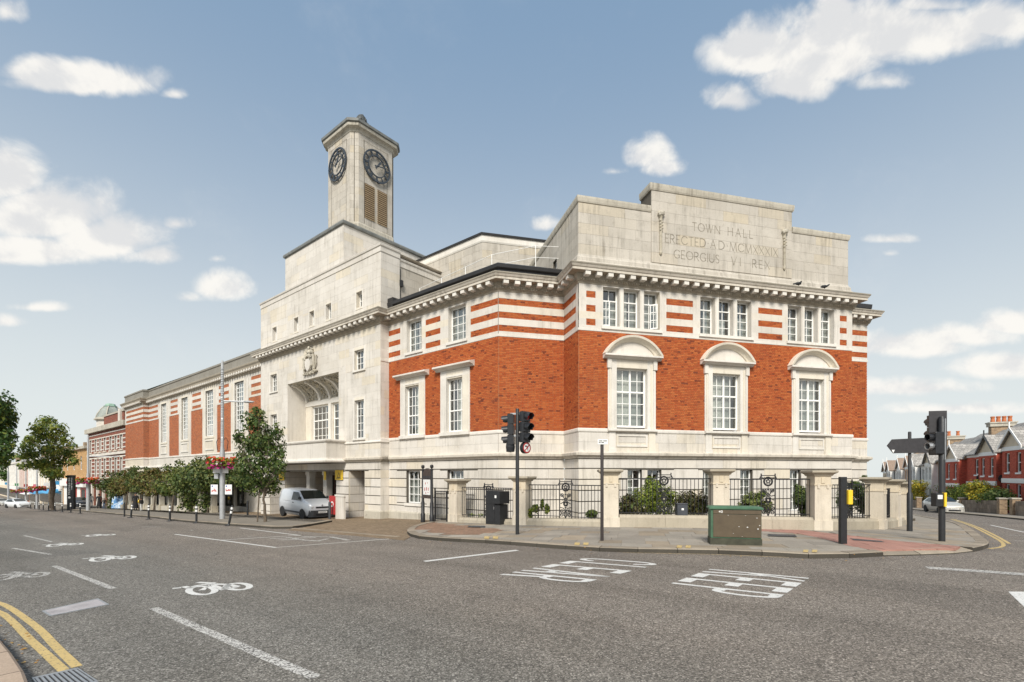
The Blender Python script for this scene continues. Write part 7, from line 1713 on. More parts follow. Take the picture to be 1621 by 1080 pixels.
person(214.5, 808.5, 1.68, (.7, -.7), 'woman in black with a yellow bag walking in front of the pergola', M_cloth_black, M_cloth_black, dress=True, bag=M_yellow)
person(223.5, 808.8, 1.2, (.7, -.7), 'child in black and white beside the woman with the yellow bag', M_cloth_black, M_cloth_white)
# patterned blue boards by the old building
for k, (x, lb) in enumerate(((183.5, 'blue and white patterned board leaning left by the pergola end'), (193, 'pale blue patterned board beside the pergola, nearer the hedge'))):
    p = gp(x, 804.8); t = thing('display_board', lb, 'board', p); kz = p.y / FPX; m = MB(); w_, h_ = .55, 1.75
    m.hexa([p + Vector((-w_, 0, 0)), p + Vector((w_, -.2, 0)), p + Vector((w_, -.1, 0)), p + Vector((-w_, .1, 0)), p + Vector((-w_ - .1, .35, h_)), p + Vector((w_ * .4, .1, h_ * .95)), p + Vector((w_ * .4, .2, h_ * .95)), p + Vector((-w_ - .1, .45, h_))]); m.build('panel', M_bluepattern, t); m = MB(); m.tube([p + Vector((0, .8, 0)), p + Vector((-.1, .3, h_ * .8))], .03, 5); m.build('prop', M_black, t)
# ---------------------------------------------------------------- plants
def leaf_cloud(m, lobes, n, size, rnd, droop=.25, flat=.55):
    """leaf-sized faces through overlapping lobes, thicker towards their surface"""
    wts = [l[1] * l[2] for l in lobes]
    for k in range(n):
        c, rx, rz = rnd.choices(lobes, wts)[0]
        d = Vector((rnd.gauss(0, 1), rnd.gauss(0, 1), rnd.gauss(0, 1))).normalized(); r_ = rnd.random() ** .38
        r_ *= 1 + .22 * noise.noise(Vector(c) * .7 + d * 2.1) + rnd.uniform(-.06, .10)
        p = Vector(c) + Vector((d.x * rx * r_, d.y * rx * r_, d.z * rz * r_))
        if noise.noise(p * (1.6 / max(.5, rx))) < -.17 and r_ > .4: continue
        nrm = (d + Vector((rnd.uniform(-1, 1), rnd.uniform(-1, 1), rnd.uniform(-.4, 1.2))) * .8).normalized()
        u = nrm.orthogonal().normalized(); u = (u * math.cos(k * 2.39996) + nrm.cross(u) * math.sin(k * 2.39996)); v = nrm.cross(u); s_ = size * rnd.uniform(.6, 1.35)
        tip = p + u * s_ + Vector((0, 0, -droop * s_)); m.faces([p - u * s_ * .6, p + v * s_ * flat, tip, p - v * s_ * flat], [(0, 1, 2), (0, 2, 3)])
def limb(m, a, b, r0, r1, rnd, n=5, wob=.06):
    pts = []; L = (b - a).length
    for k in range(n + 1): f = k / n; pts.append(a + (b - a) * f + Vector((rnd.uniform(-1, 1), rnd.uniform(-1, 1), 0)) * wob * L * (math.sin(math.pi * f)))
    m.tube(pts, [r0 + (r1 - r0) * k / n for k in range(n + 1)], 8); return pts
def tree(name, label, base, lobes, nleaf, size, mat, r0, trunk_top, seed, group=None, mats2=None, split=.3, cat='tree', stems=1, bark=M_bark):
    rnd = random.Random(seed); t = thing(name, label, cat, base, group); base = Vector(base); top = Vector(trunk_top); m = MB()
    m.tube([base + Vector((0, 0, -.1)), base + Vector((0, 0, .08))], [r0 * 1.5, r0 * 1.12], 10, False); limb(m, base + Vector((0, 0, .05)), top, r0 * 1.12, r0 * .62, rnd, 6, .02); tr = m.build('trunk', bark, t, smooth=True)
    for (c, rx, rz) in lobes[:14]:
        m = MB(); f = rnd.uniform(.35, .95); st = base + (top - base) * (.55 + .45 * f) if (Vector(c) - top).length > .3 else top; pts = limb(m, st, Vector(c), r0 * .42, r0 * .12, rnd, 5, .1)
        for q in range(3): e = pts[2 + q % 3]; limb(m, e, Vector(c) + Vector((rnd.uniform(-1, 1) * rx, rnd.uniform(-1, 1) * rx, rnd.uniform(-.5, .9) * rz)) * .8, r0 * .16, r0 * .04, rnd, 3, .1)
        m.build('limb', bark, tr, smooth=True)
    m = MB(); leaf_cloud(m, lobes, nleaf, size, rnd); cr = m.build('crown', mat, t, fix=False)
    if mats2:
        m = MB(); leaf_cloud(m, lobes, int(nleaf * split), size, rnd); m.build('paler_leaves', mats2, cr, fix=False, kind='stuff')
    return t
def at(px, py, k): x, y = ray_xy(px, k); return Vector((x, y, (YH - py) * k / FPX + EYE))
def px_lobes(k, spec, rnd, dz=.6):
    out = []
    for (px, py, rx, ry) in spec: c = at(px, py, k + rnd.uniform(-dz, dz)); out.append((c, rx * k / FPX, ry * k / FPX))
    return out
rnd = random.Random(5)
b = gp(420, 826)
tree('street_tree', 'young dark green maple in the pavement left of the van', b, px_lobes(b.y, [(412, 690, 26, 36), (402, 664, 20, 18), (395, 700, 22, 22), (430, 705, 22, 26), (440, 682, 10, 14), (384, 728, 13, 20), (438, 735, 17, 24), (410, 735, 32, 36), (415, 768, 25, 22), (392, 762, 17, 17), (432, 765, 15, 16), (409, 650, 9, 8), (446, 718, 8, 10), (378, 690, 8, 10), (380, 745, 9, 12)], rnd, .55), 6400, .105, M_leaf_syc, .075, at(417, 775, b.y), 1, split=.08, mats2=M_leaf_garden)
m = MB(); q = b + Vector((-.38, -.05, 0)); tt = thing('tree_stake', 'thin wooden stake leaning beside the young maple trunk', 'stake', q); m.tube([q, q + Vector((.1, .02, 1.75))], .035, 7); m.build('stake', M_bark, tt); m = MB(); m.tube([q + Vector((.09, .02, 1.5)), b + Vector((0, 0, 1.52))], .02, 5); m.build('tie', M_black, tt)
b = gp(84, 806.5)
tree('street_tree', 'broad yellow green plane tree standing before the shops', b, px_lobes(b.y, [(74, 666, 13, 9), (60, 678, 12, 10), (90, 678, 14, 11), (74, 690, 18, 13), (100, 696, 14, 12), (50, 697, 13, 11), (70, 711, 24, 14), (106, 716, 13, 12), (44, 718, 13, 11), (92, 730, 19, 12), (62, 733, 19, 12), (86, 750, 13, 11), (38, 738, 9, 7), (117, 706, 6, 6), (118, 730, 8, 7), (36, 706, 6, 5)], rnd, 2.5), 5200, .19, M_leaf_plane, .18, at(84, 705, b.y), 2, split=.25, mats2=M_leaf_dark)
b = gp(74, 805.5); b = Vector((b.x - .2, b.y + .6, b.z)); tr_ = thing('street_tree', 'bare leaning trunk close behind the yellow green plane tree', 'tree', b); m = MB(); limb(m, b, at(80, 745, b.y), .17, .11, rnd, 5, .02); m.build('trunk', M_bark, tr_, smooth=True); m = MB(); leaf_cloud(m, px_lobes(b.y, [(80, 748, 14, 9), (68, 735, 10, 8)], rnd, 1), 900, .24, M_leaf_plane and rnd); m.build('crown', M_leaf_plane, tr_, fix=False)
b = gp(-22, 812)
tree('street_tree', 'large dark green tree cut by the left edge of the photo', b, px_lobes(b.y, [(-5, 640, 24, 24), (10, 660, 16, 22), (-30, 660, 40, 40), (5, 690, 18, 20), (-20, 715, 36, 26), (12, 712, 10, 12), (-45, 630, 30, 30), (0, 728, 14, 10)], rnd, 1.6), 7000, .22, M_leaf_dark, .3, at(-22, 700, b.y), 3, split=.3, mats2=M_leaf_plane)
for k, (px, k_, spec, mat, lb) in enumerate([(20, 150, [(18, 742, 16, 9), (25, 750, 14, 9), (10, 752, 12, 9)], M_leaf_dark, 'distant dark tree among the far shops beside the bare lamp post'), (8, 190, [(5, 722, 22, 5), (40, 724, 20, 4), (-15, 724, 20, 6)], M_leaf_plane, 'distant tree tops above the far roofs at left')]):
    lo = px_lobes(k_, spec, rnd, 2); c = sum((l[0] for l in lo), Vector()) / len(lo); g_ = G(c.x, c.y); tree('distant_tree', lb, (c.x, c.y, g_), lo, 1600, .5, mat, .3, (c.x, c.y, c.z - 1), 20 + k)
# pergola with climbers along the wing
PGW = Wall(from_sn(0, -2.2), SD, -PD); pg = thing('pergola', 'stone columned pergola along the long brick wing under climbers', 'pergola', PGW.P(40, 0, -3.2)); gz = lambda t: G(*(PGW.o + PGW.d * t)) - EYE
for k in range(13):
    t_ = 27.4 + k * 2.55; m = MB(); m.wbox(PGW, t_ - .19, t_ + .19, -.36, .0, gz(t_) - .2, gz(t_) + 2.3); m.wbox(PGW, t_ - .25, t_ + .25, -.42, .06, gz(t_) + 2.3, gz(t_) + 2.42); m.wbox(PGW, t_ - .24, t_ + .24, -.41, .05, gz(t_) - .2, gz(t_) + .5); m.build('column', M_stone_old, pg)
for k in range(12): t_ = 27.4 + k * 2.55; m = MB(); m.hexa([PGW.P(t_ + .24, -.33, gz(t_) - .2), PGW.P(t_ + 2.31, -.33, gz(t_ + 2.5) - .2), PGW.P(t_ + 2.31, -.03, gz(t_ + 2.5) - .2), PGW.P(t_ + .24, -.03, gz(t_) - .2), PGW.P(t_ + .24, -.33, gz(t_) + .42), PGW.P(t_ + 2.31, -.33, gz(t_ + 2.5) + .42), PGW.P(t_ + 2.31, -.03, gz(t_ + 2.5) + .42), PGW.P(t_ + .24, -.03, gz(t_) + .42)]); m.build('low_wall', M_stone_old, pg)
for o in (-.28, -.08): m = MB(); m.tube([PGW.P(27, o, gz(27) + 2.5), PGW.P(58.5, o, gz(58.5) + 2.5)], .07, 6); m.build('beam', M_bark, pg)
for k in range(24): t_ = 27.4 + k * 1.3; m = MB(); m.tube([PGW.P(t_, .5, gz(t_) + 2.62), PGW.P(t_, -1.6, gz(t_) + 2.62)], .045, 5); m.build('rafter', M_bark, pg)
PL = [(27.8, 2.0, M_leaf_hedge, 'rightmost climber mound behind the lamp post posters'), (31.5, 2.3, M_leaf_hedge, 'climber mound on the pergola just left of the tall lamp post'), (36.3, 2.6, M_leaf_garden, 'brightest green climber mound in the middle of the pergola'), (41.5, 2.6, M_leaf_rust, 'rusty tinted climber mound left of the bright green one'), (46.5, 2.6, M_leaf_hedge, 'dark green climber mound over the pergola left of the rusty one'), (51.5, 2.6, M_leaf_rust, 'brownish climber mound near the far end of the pergola'), (56.5, 2.6, M_leaf_hedge, 'dark climber mound at the far left end of the pergola')]
for k, (t_, w_, mt, lb) in enumerate(PL):
    rr = random.Random(60 + k); lo = []
    for j in range(12): lo.append((PGW.P(t_ + rr.uniform(-w_ - .4, w_ + .4), rr.uniform(-2.2, .55), gz(t_) + rr.uniform(2.35, 3.35)), rr.uniform(.9, 1.5), rr.uniform(.55, .9)))
    for j in range(4): lo.append((PGW.P(t_ + rr.uniform(-w_, w_), .35, gz(t_) + rr.uniform(1.7, 2.3)), rr.uniform(.5, .8), rr.uniform(.4, .6)))
    for j in range(3): lo.append((PGW.P(t_ + rr.uniform(-w_, w_), rr.uniform(-.4, .3), gz(t_) + rr.uniform(3.6, 4.3)), .5, .35))
    if k in (0, 6, 1): lo += [(PGW.P(t_ + .2, .2, gz(t_) + h_), .75, .7) for h_ in (.5, 1.2)]
    b = PGW.P(t_, .1, gz(t_)); tree('climbing_shrub', lb, b, lo, 6500, .13, mt, .07, PGW.P(t_, -.1, gz(t_) + 2.2), 70 + k, 'climbing shrubs over the pergola', M_leaf_garden if k % 2 else M_leaf_hedge, .35, 'shrub')
# garden plants behind the railings
GP = [(1030, 819, 6.0, [(1020, 792, 22, 22), (1035, 775, 18, 18), (1045, 800, 24, 16), (1028, 762, 8, 9), (1060, 785, 14, 16)], M_leaf_bright, 'tall bright green leafy shrub behind the railings between first two front piers', 1500), (1000, 820, 3.5, [(995, 800, 15, 17), (1008, 810, 14, 9), (988, 812, 9, 8)], M_leaf_brown, 'brownish green bush beside the corner pier behind railings', 900), (1096, 819, 4.0, [(1095, 795, 26, 20), (1085, 805, 16, 14), (1110, 803, 14, 14)], M_leaf_brown, 'round brown green bush left of the second front pier', 1300), (852, 822, 1.6, [(848, 808, 7, 10), (840, 812, 5, 7), (858, 800, 3, 10), (866, 806, 4, 9)], M_leaf_bright, 'small sprigs of green weed behind railings by the signal pole', 350), (937, 822, 1.6, [(937, 814, 9, 7)], M_leaf_garden, 'low dark tuft behind the railings left of the corner pier', 260), (1195, 819, 4.0, [(1190, 795, 16, 16), (1205, 785, 9, 12), (1180, 803, 12, 10), (1212, 800, 10, 12)], M_leaf_garden, 'leafy shrub behind railings above the broad green cabinet', 900), (1268, 819, 3.0, [(1268, 790, 11, 22), (1262, 775, 7, 9), (1275, 805, 9, 12)], M_leaf_syc, 'upright dark shrub left of the third front pier', 800), (1345, 818, 2.6, [(1340, 790, 14, 20), (1360, 782, 13, 18), (1352, 768, 9, 7), (1366, 800, 10, 14)], M_leaf_dark, 'dark shrub behind the railings beside the push button post', 900), (1366, 818, 2.2, [(1366, 757, 6, 5), (1372, 762, 4, 3), (1352, 766, 5, 4)], M_leaf_syc, 'thin sprig rising above the railings near the end pier', 160)]
for k, (px, base_y, back, spec, mt, lb, n) in enumerate(GP):
    b = gp(px, 833 if px < 900 else 834 if px < 960 else 836.5); kk = b.y + back * .45; x, y = ray_xy(px, kk); b = Vector((x, y, G(x, y) + .1)); rr = random.Random(90 + k); tree('garden_shrub', lb, b, px_lobes(kk, spec, rr, .25), n * 4, .05, mt, .03, (b.x, b.y, b.z + .5), 95 + k, None, M_leaf_garden, .3, 'shrub')
for k, (px, py) in enumerate(((735, 822), (748, 824), (757, 824))):
    b = gp(px, py + 2); y_ = b.y + .5; c = Vector((b.x, y_, b.z + .25)); tree('garden_weed', ('yellow green weed on the low wall left of the black cabinet', 'middle tuft of weed on the low wall by the black cabinet', 'weed tuft touching the black cabinet behind the railings')[k], (c.x, c.y, b.z + .1), [(c, .22, .10)], 160, .045, M_leaf_bright, .01, (c.x, c.y, c.z), 130 + k, cat='weed')
# ---------------------------------------------------------------- buildings along the high street, far left
WS = Wall(from_sn(0, .4), SD, -PD)
def gl(w, t): q = w.o + w.d * t; return G(q.x, q.y) - EYE
def far_windows(w, root, rects, depth=.16, frame=True, mat=M_white, glass=M_carglass, name='window'):
    for (a, b, p, q) in rects:
        m = MB(); fr = min(.09, (b - a) * .12)
        for r_ in ((a, a + fr, p, q), (b - fr, b, p, q), (a + fr, b - fr, p, p + fr), (a + fr, b - fr, q - fr, q), (a + fr, b - fr, (p + q) / 2 - fr * .4, (p + q) / 2 + fr * .4)): m.wbox(w, r_[0], r_[1], -depth - .02, -depth + .05, r_[2], r_[3])
        f = m.build(name, mat, root); m = MB(); m.quad(w.P(a, -depth, p), w.P(b, -depth, p), w.P(b, -depth, q), w.P(a, -depth, q)); m.build('pane', glass, f, fix=False)
def block(name, label, cat, w, t0, t1, h1, depth, mat, holes=(), roof=None, roof_mat=M_slate, parapet=None, group=None, gnd=None):
    g = (gl(w, (t0 + t1) / 2) if gnd is None else gnd) - .6; r_ = thing(name, label, cat, w.P((t0 + t1) / 2, 0, g + .6), group); m = MB()
    skin(m, w, (t0, t1, g, h1), list(holes), 0, .18)
    for tt, n in ((t0, -w.d), (t1, w.d)): skin(m, Wall(pm(w, tt), -w.n, n), (0, depth, g, h1), [], 0)
    m.quad(w.P(t0, -depth, g), w.P(t1, -depth, g), w.P(t1, -depth, h1), w.P(t0, -depth, h1)); wl = m.build('wall', mat, r_, fix=False)
    if roof:
        m = MB(); e = .25; m.loft([[w.P(t0 - .05, e, h1), w.P(t0 - .05, -depth / 2, h1 + roof), w.P(t0 - .05, -depth - e, h1)], [w.P(t1 + .05, e, h1), w.P(t1 + .05, -depth / 2, h1 + roof), w.P(t1 + .05, -depth - e, h1)]]); ro = m.build('roof', roof_mat, r_)
    else: m = MB(); m.quad(w.P(t0, 0, h1 - .05), w.P(t1, 0, h1 - .05), w.P(t1, -depth, h1 - .05), w.P(t0, -depth, h1 - .05)); ro = m.build('roof', M_lead, r_, fix=False)
    if parapet: m = MB(); m.wbox(w, t0 - .1, t1 + .1, -.3, parapet[1], h1 - parapet[0], h1 + .12); m.build('cornice', parapet[2], r_)
    return r_, wl, ro
# --- striped red brick and stone building with a domed turret
def tx(px): return WS.t(px)
T0, T1 = 63.5, tx(134); hS = lambda px, py: WS.th(px, py)[1]
hTop = 6.9; rows = []
wx = [tx(x) for x in (190, 184, 178, 171.5, 165, 159, 153, 147, 141, 136)]
cent = [66.2, 69.0, 71.8, 75.2, 78.0, 80.8, 84.4]
holes = [(c - .62, c + .62, 3.5, 5.3) for c in cent] + [(c - .62, c + .62, -.3, 2.3) for c in cent] + [(c - 1.05, c + 1.05, -5.2, -1.5) for c in (66.6, 70.2, 73.8, 77.4, 81, 84.6)]
T1 = 86.4
rb, wl, ro = block('striped_building', 'old red brick and white stone striped building with a domed turret', 'building', WS, T0, T1, hTop, 12, M_brick_dark, holes, None, parapet=(.55, .45, M_stone_old))
far_windows(WS, rb, [h for h in holes if h[3] > 0]); far_windows(WS, rb, [h for h in holes if h[3] < 0], .3, name='shop_window')
h = -.5
while h < 6.2:
    for (a, b, p, q) in rect_sub((T0, T1, h, h + .15), [(x - .05, y + .05, p_, q_) for x, y, p_, q_ in holes]): m = MB(); m.wbox(WS, a, b, -.02, .05, p, q); m.build('stone_stripe', M_stone, rb)
    h += .58
for c in [c for c in cent]:
    for (p, q) in ((3.5, 5.3), (-.3, 2.3)):
        m = MB(); m.wbox(WS, c - .73, c - .62, -.1, .06, p - .1, q + .1); m.wbox(WS, c + .62, c + .73, -.1, .06, p - .1, q + .1); m.wbox(WS, c - .62, c + .62, -.1, .10, q, q + .15); m.wbox(WS, c - .85, c + .85, -.1, .16, p - .3, p - .15); m.build('window_surround', M_stone, rb)
m = MB(); m.wbox(WS, T0, T1, -.05, .3, -1.25, -.75); m.wbox(WS, T0, T1, -.05, .18, 2.75, 3.05); m.build('string_course', M_stone, rb)
for c in (T0 + .7, 68.4, 72.0, 75.6, 79.2, 82.8, T1 - .5): m = MB(); m.wbox(WS, c - .35, c + .35, -.05, .22, -6, -1.25); m.build('shop_pilaster', M_stone, rb)
m = MB(); m.wbox(WS, 66, 77, -1.2, -.2, hTop + .1, hTop + 1.5); m.build('parapet_wall', M_brick_dark, rb); m = MB(); m.wbox(WS, 65.9, 77.1, -1.3, -.1, hTop + 1.5, hTop + 1.7); m.build('parapet_coping', M_stone_old, rb)
for c in (67.3, 79.2): m = MB(); m.wbox(WS, c - .5, c + .5, -1.2, .05, hTop, hTop + 1.9); m.build('parapet_pier', M_stone, rb)
TT = 79.0; tc = pm(WS, TT, -1.35); sq = lambda r_, z_: [Vector((tc.x, tc.y, 0)) + Vector((SD.x * a + PD.x * b_, SD.y * a + PD.y * b_, 0)) * (r_ * .66) + Vector((0, 0, z_ + EYE)) for a, b_ in ((1, .5), (.5, 1), (-.5, 1), (-1, .5), (-1, -.5), (-.5, -1), (.5, -1), (1, -.5))]
m = MB(); m.loft([sq(2.3, hTop), sq(2.3, hTop + 1.15)]); m.build('turret', M_stone, rb); m = MB(); m.loft([sq(2.3, hTop + 1.15), sq(2.75, hTop + 1.25), sq(2.75, hTop + 1.45), sq(2.45, hTop + 1.6)]); m.build('turret_cornice', M_stone_old, rb)
m = MB(); m.loft([sq(2.4, hTop + 1.55), sq(2.1, hTop + 2.2), sq(1.55, hTop + 2.9), sq(1.05, hTop + 3.3)]); m.build('turret_roof', M_leadroof, rb); m = MB(); m.loft([sq(1.1, hTop + 3.3), sq(1.15, hTop + 3.42), sq(.9, hTop + 3.5), sq(.85, hTop + 3.68), sq(.5, hTop + 3.8)]); m.build('copper_cap', M_copper, rb)
for a in (0, 2, 4, 6): 
    p0, p1 = sq(2.42, hTop + 1.6)[a], sq(1.1, hTop + 3.3)[a]; m = MB(); m.tube([p0, sq(2.14, hTop + 2.2)[a], sq(1.58, hTop + 2.9)[a], p1], .09, 6); m.build('roof_hip', M_stone_old, rb)
# --- yellow brick building with a red and white shop
Y0, Y1 = 87.2, 108
yb, wl, ro = block('yellow_brick_building', 'yellow stock brick building with red and white shopfront behind the plane tree', 'building', WS, Y0, Y1, 4.5, 12, M_brick_yellow, [(91, 92.6, .8, 3), (97, 98.6, .8, 3), (103, 104.6, .8, 3)], 1.6, parapet=(.3, .4, M_stone_old))
far_windows(WS, yb, [(91, 92.6, .8, 3), (97, 98.6, .8, 3), (103, 104.6, .8, 3)])
m = MB(); m.wbox(WS, 95.4, 97.6, -3.4, -1.8, 4.6, 7.0); ch = m.build('chimney', M_brick_dark, yb)
for d in (.4, 1.1, 1.8): m = MB(); o = WS.P(95.4 + d, -2.6, 0); m.lathe([(.2, 7.0), (.16, 7.6)], 8, (o.x, o.y, EYE)); m.build('chimney_pot', M_red, ch)
m = MB(); m.wbox(WS, Y0 + .2, Y1 - .2, 0, .5, -2.0, -.7); fa = m.build('shop_fascia', M_signwhite, yb); m = MB()
for k in range(6): m.wbox(WS, 90 + k * 1.1, 90.7 + k * 1.1, .5, .52, -1.7, -1.0)
m.build('fascia_lettering', M_green, fa, kind='stuff'); m = MB(); o = WS.P(98.5, .52, -1.35); m.ellipsoid(o, .5, .02, .5, 10, 6); m.build('red_roundel', M_red, fa)
for (a, b) in ((Y0 + .5, Y0 + 4.5), (Y0 + 8, Y0 + 10), (Y0 + 14, Y0 + 16)): m = MB(); m.wbox(WS, a, b, -.02, .06, -5.5, -2.1); rp = m.build('red_shop_panel', M_red, yb); m = MB(); m.wbox(WS, a + .6, b - .6, .06, .08, -5, -2.4); m.build('shop_pane', M_carglass, rp)
for (a, b) in ((Y0 + 5, Y0 + 7.5), (Y0 + 10.5, Y0 + 13.5), (Y0 + 16.5, Y0 + 19.5)): m = MB(); m.wbox(WS, a, b, -.02, .05, -5.5, -2.1); m.build('white_shop_panel', M_signwhite, yb)
# --- pale rendered shops further down
SH = [(109, 121, 3.7, M_render_shop, 'white rendered shop building next to the yellow brick one', M_signwhite, 0), (121.3, 136, 3.0, M_render_cream, 'cream shop building with a blue awning along the far street', M_cardark, 1), (136.3, 152, 3.6, M_render_shop, 'white shop building with tall pale bays behind flower baskets', M_render_cream, 2), (152.3, 170, 2.9, M_brick_far, 'red brick shop building between pale ones far down the street', M_cardark, 3), (170.3, 195, 3.4, M_render_shop, 'long pale shop building far down the street', M_signwhite, 4), (195.3, 235, 3.0, M_render_cream, 'farthest cream building closing the street at left', M_render_cream, 5)]
for (a, b, h1, mt, lb, sgm, k) in SH:
    n = int((b - a) / 3.1); st = (b - a) / n; hl = []
    for j in range(n):
        c = a + st * (j + .5)
        for (p, q) in ((h1 - 2.6, h1 - .9), (h1 - 6.0, h1 - 3.8)): hl.append((c - .62, c + .62, p, q))
    bb_, wl, ro = block('shop_building', lb, 'shop', WS, a, b, h1, 11, mt, hl, 1.8, parapet=(.35, .35, M_stone_trim)); far_windows(WS, bb_, hl)
    for j in range(n + 1): m = MB(); c = a + st * j; c = min(max(c, a + .2), b - .2); m.wbox(WS, c - .2, c + .2, 0, .22, h1 - 6.4, h1 - .4); m.build('pilaster', M_render_white, bb_)
    g_ = gl(WS, (a + b) / 2); m = MB(); m.wbox(WS, a + .3, b - .3, 0, .35, g_ + 2.7, g_ + 3.5); m.build('shop_fascia', sgm, bb_); m = MB(); m.wbox(WS, a + .4, b - .4, .0, .06, g_ + .4, g_ + 2.65); m.build('shop_window', M_carglass, bb_)
    if k in (0, 1, 2):
        m = MB(); m.loft([[WS.P(a + 1, .1, g_ + 3.1), WS.P(a + 1, 2.0, g_ + 2.3), WS.P(a + 1, 2.0, g_ + 2.15), WS.P(a + 1, .1, g_ + 2.6)], [WS.P(b - 3, .1, g_ + 3.1), WS.P(b - 3, 2.0, g_ + 2.3), WS.P(b - 3, 2.0, g_ + 2.15), WS.P(b - 3, .1, g_ + 2.6)]]); m.build('awning', [M_blue2, M_blue2, M_signwhite][k], bb_)
    m = MB(); m.wbox(WS, a + 2, a + 2.2, 0, .8, g_ + 3.8, g_ + 4.5); m.build('hanging_sign', [M_blue2, M_signwhite, M_pinksign, M_red, M_green, M_blue2][k], bb_)
    for c in (a + 3, b - 3): m = MB(); m.wbox(WS, c - .7, c + .7, -6, -4.6, h1 + .8, h1 + 3.0); m.build('chimney', M_brick_stock, bb_)
# ---------------------------------------------------------------- terraced houses along the side road
WH = Wall(H0 - HN * 3.0, HD, HN)
def house(t0, t1, lb, wallm, trim, flip, gable, door=M_dark_door, gw=None, dz=0.0, roofm=M_slate, hE=5.75, grp='terraced houses along the side road', bf=.56):
    g = gl(WH, (t0 + t1) / 2) + dz; r_ = thing('terraced_house', lb, 'house', WH.P((t0 + t1) / 2, 0, g), grp); W_ = t1 - t0; bw = W_ * bf; bay = (t0 + .08, t0 + bw) if not flip else (t1 - bw, t1 - .08); fl = (t0 + bw, t1) if not flip else (t0, t1 - bw); e = g + hE; fc = (fl[0] + fl[1]) / 2
    h_fl = [(fc - .5, fc + .42, g + 3.6, g + 5.2), (fc - .55, fc + .45, g, g + 2.4)]; m = MB(); skin(m, WH, (t0, t1, g - 1, e), h_fl, 0, .18)
    for tt, n in ((t0, -HD), (t1, HD)): m.quad(WH.P(tt, 0, g - 1), WH.P(tt, -8, g - 1), WH.P(tt, -8, e), WH.P(tt, 0, e)); m.poly([WH.P(tt, 0, e), WH.P(tt, -8, e), WH.P(tt, -4, e + 3.1)])
    wl = m.build('wall', wallm, r_, fix=False)
    WB = WH.off(.62); bc = (bay[0] + bay[1]) / 2; q4 = (bay[1] - bay[0]) / 4; bh = [(bc + s_ * q4 - .42, bc + s_ * q4 + .42, p, q) for s_ in (-1, 1) for p, q in ((g + 3.5, g + 5.2), (g + .7, g + 2.5))]
    m = MB(); skin(m, WB, (bay[0], bay[1], g - 1, e), bh, 0, .18); [m.quad(WB.P(tt, 0, g - 1), WB.P(tt, -.62, g - 1), WB.P(tt, -.62, e), WB.P(tt, 0, e)) for tt in bay]; by = m.build('bay', wallm, r_, fix=False)
    far_windows(WB, r_, bh); far_windows(WH, r_, h_fl[:1])
    m = MB(); m.wbox(WH, h_fl[1][0], h_fl[1][1], -.18, -.1, g, g + 2.4); m.build('front_door', door, r_)
    m = MB(); m.wbox(WB, bay[0] - .03, bay[1] + .03, -.05, .05, e - .35, e); m.wbox(WB, bay[0] - .03, bay[1] + .03, -.05, .06, g + 2.6, g + 3.0); m.wbox(WH, fl[0], fl[1], -.02, .04, e - .35, e); m.wbox(WH, fl[0] + .1, fl[1] - .1, -.02, .07, g + 2.5, g + 2.9)
    for (a, b, p, q) in bh[:]: m.wbox(WB, a - .06, b + .06, -.02, .07, p - .14, p)
    for (a, b, p, q) in h_fl[:1]: m.wbox(WH, a - .06, b + .06, -.02, .07, p - .14, p)
    m.build('trim_band', trim, r_)
    # main roof and bay gable
    m = MB(); m.loft([[WH.P(tt, .25, e - .02), WH.P(tt, -4, e + 3.15), WH.P(tt, -8.2, e - .02), WH.P(tt, -8.2, e - .12), WH.P(tt, -4, e + 3.0), WH.P(tt, .25, e - .14)] for tt in (t0 + .02, t1 - .02)]); ro = m.build('roof', roofm, r_)
    m = MB(); m.loft([[WH.P(t0 - .14, .2, e + .12), WH.P(t0 - .14, -4, e + 3.4), WH.P(t0 - .14, -4, e + 2.9), WH.P(t0 - .14, .2, e - .2)], [WH.P(t0 + .14, .2, e + .12), WH.P(t0 + .14, -4, e + 3.4), WH.P(t0 + .14, -4, e + 2.9), WH.P(t0 + .14, .2, e - .2)]]); m.build('party_wall', M_brick_stock, r_)
    pk = 1.55; ga, gb = bay[0] - .15, bay[1] + .15
    m = MB(); m.poly([WB.P(bay[0], .0, e), WB.P(bay[1], .0, e), WB.P(bc, .0, e + pk - .12)]); m.build('gable_face', gw or wallm, r_, fix=False)
    m = MB()
    for x in (ga, gb): m.loft([[WB.P(x, o, e - .12), WB.P(bc, o, e + pk), WB.P(bc, o, e + pk + .10), WB.P(x, o, e - .02)] for o in (.22, -2.6)])
    m.build('bay_roof', roofm, r_); m = MB()
    for x in (ga, gb): m.loft([[WB.P(x, o, e - .22), WB.P(bc, o, e + pk - .12), WB.P(bc, o, e + pk + .12), WB.P(x, o, e + .02)] for o in (.225, .28)])
    m.wbox(WB, bc - .04, bc + .04, .2, .28, e + pk - .2, e + pk + .55); m.build('barge_board', gable, r_)
    m = MB(); x = fl[0] if flip else fl[1]; m.tube([WH.P(bay[1] if not flip else bay[0], .06, g), WH.P(bay[1] if not flip else bay[0], .06, e)], .05, 6); m.build('downpipe', M_black_iron, r_)
    return r_, e
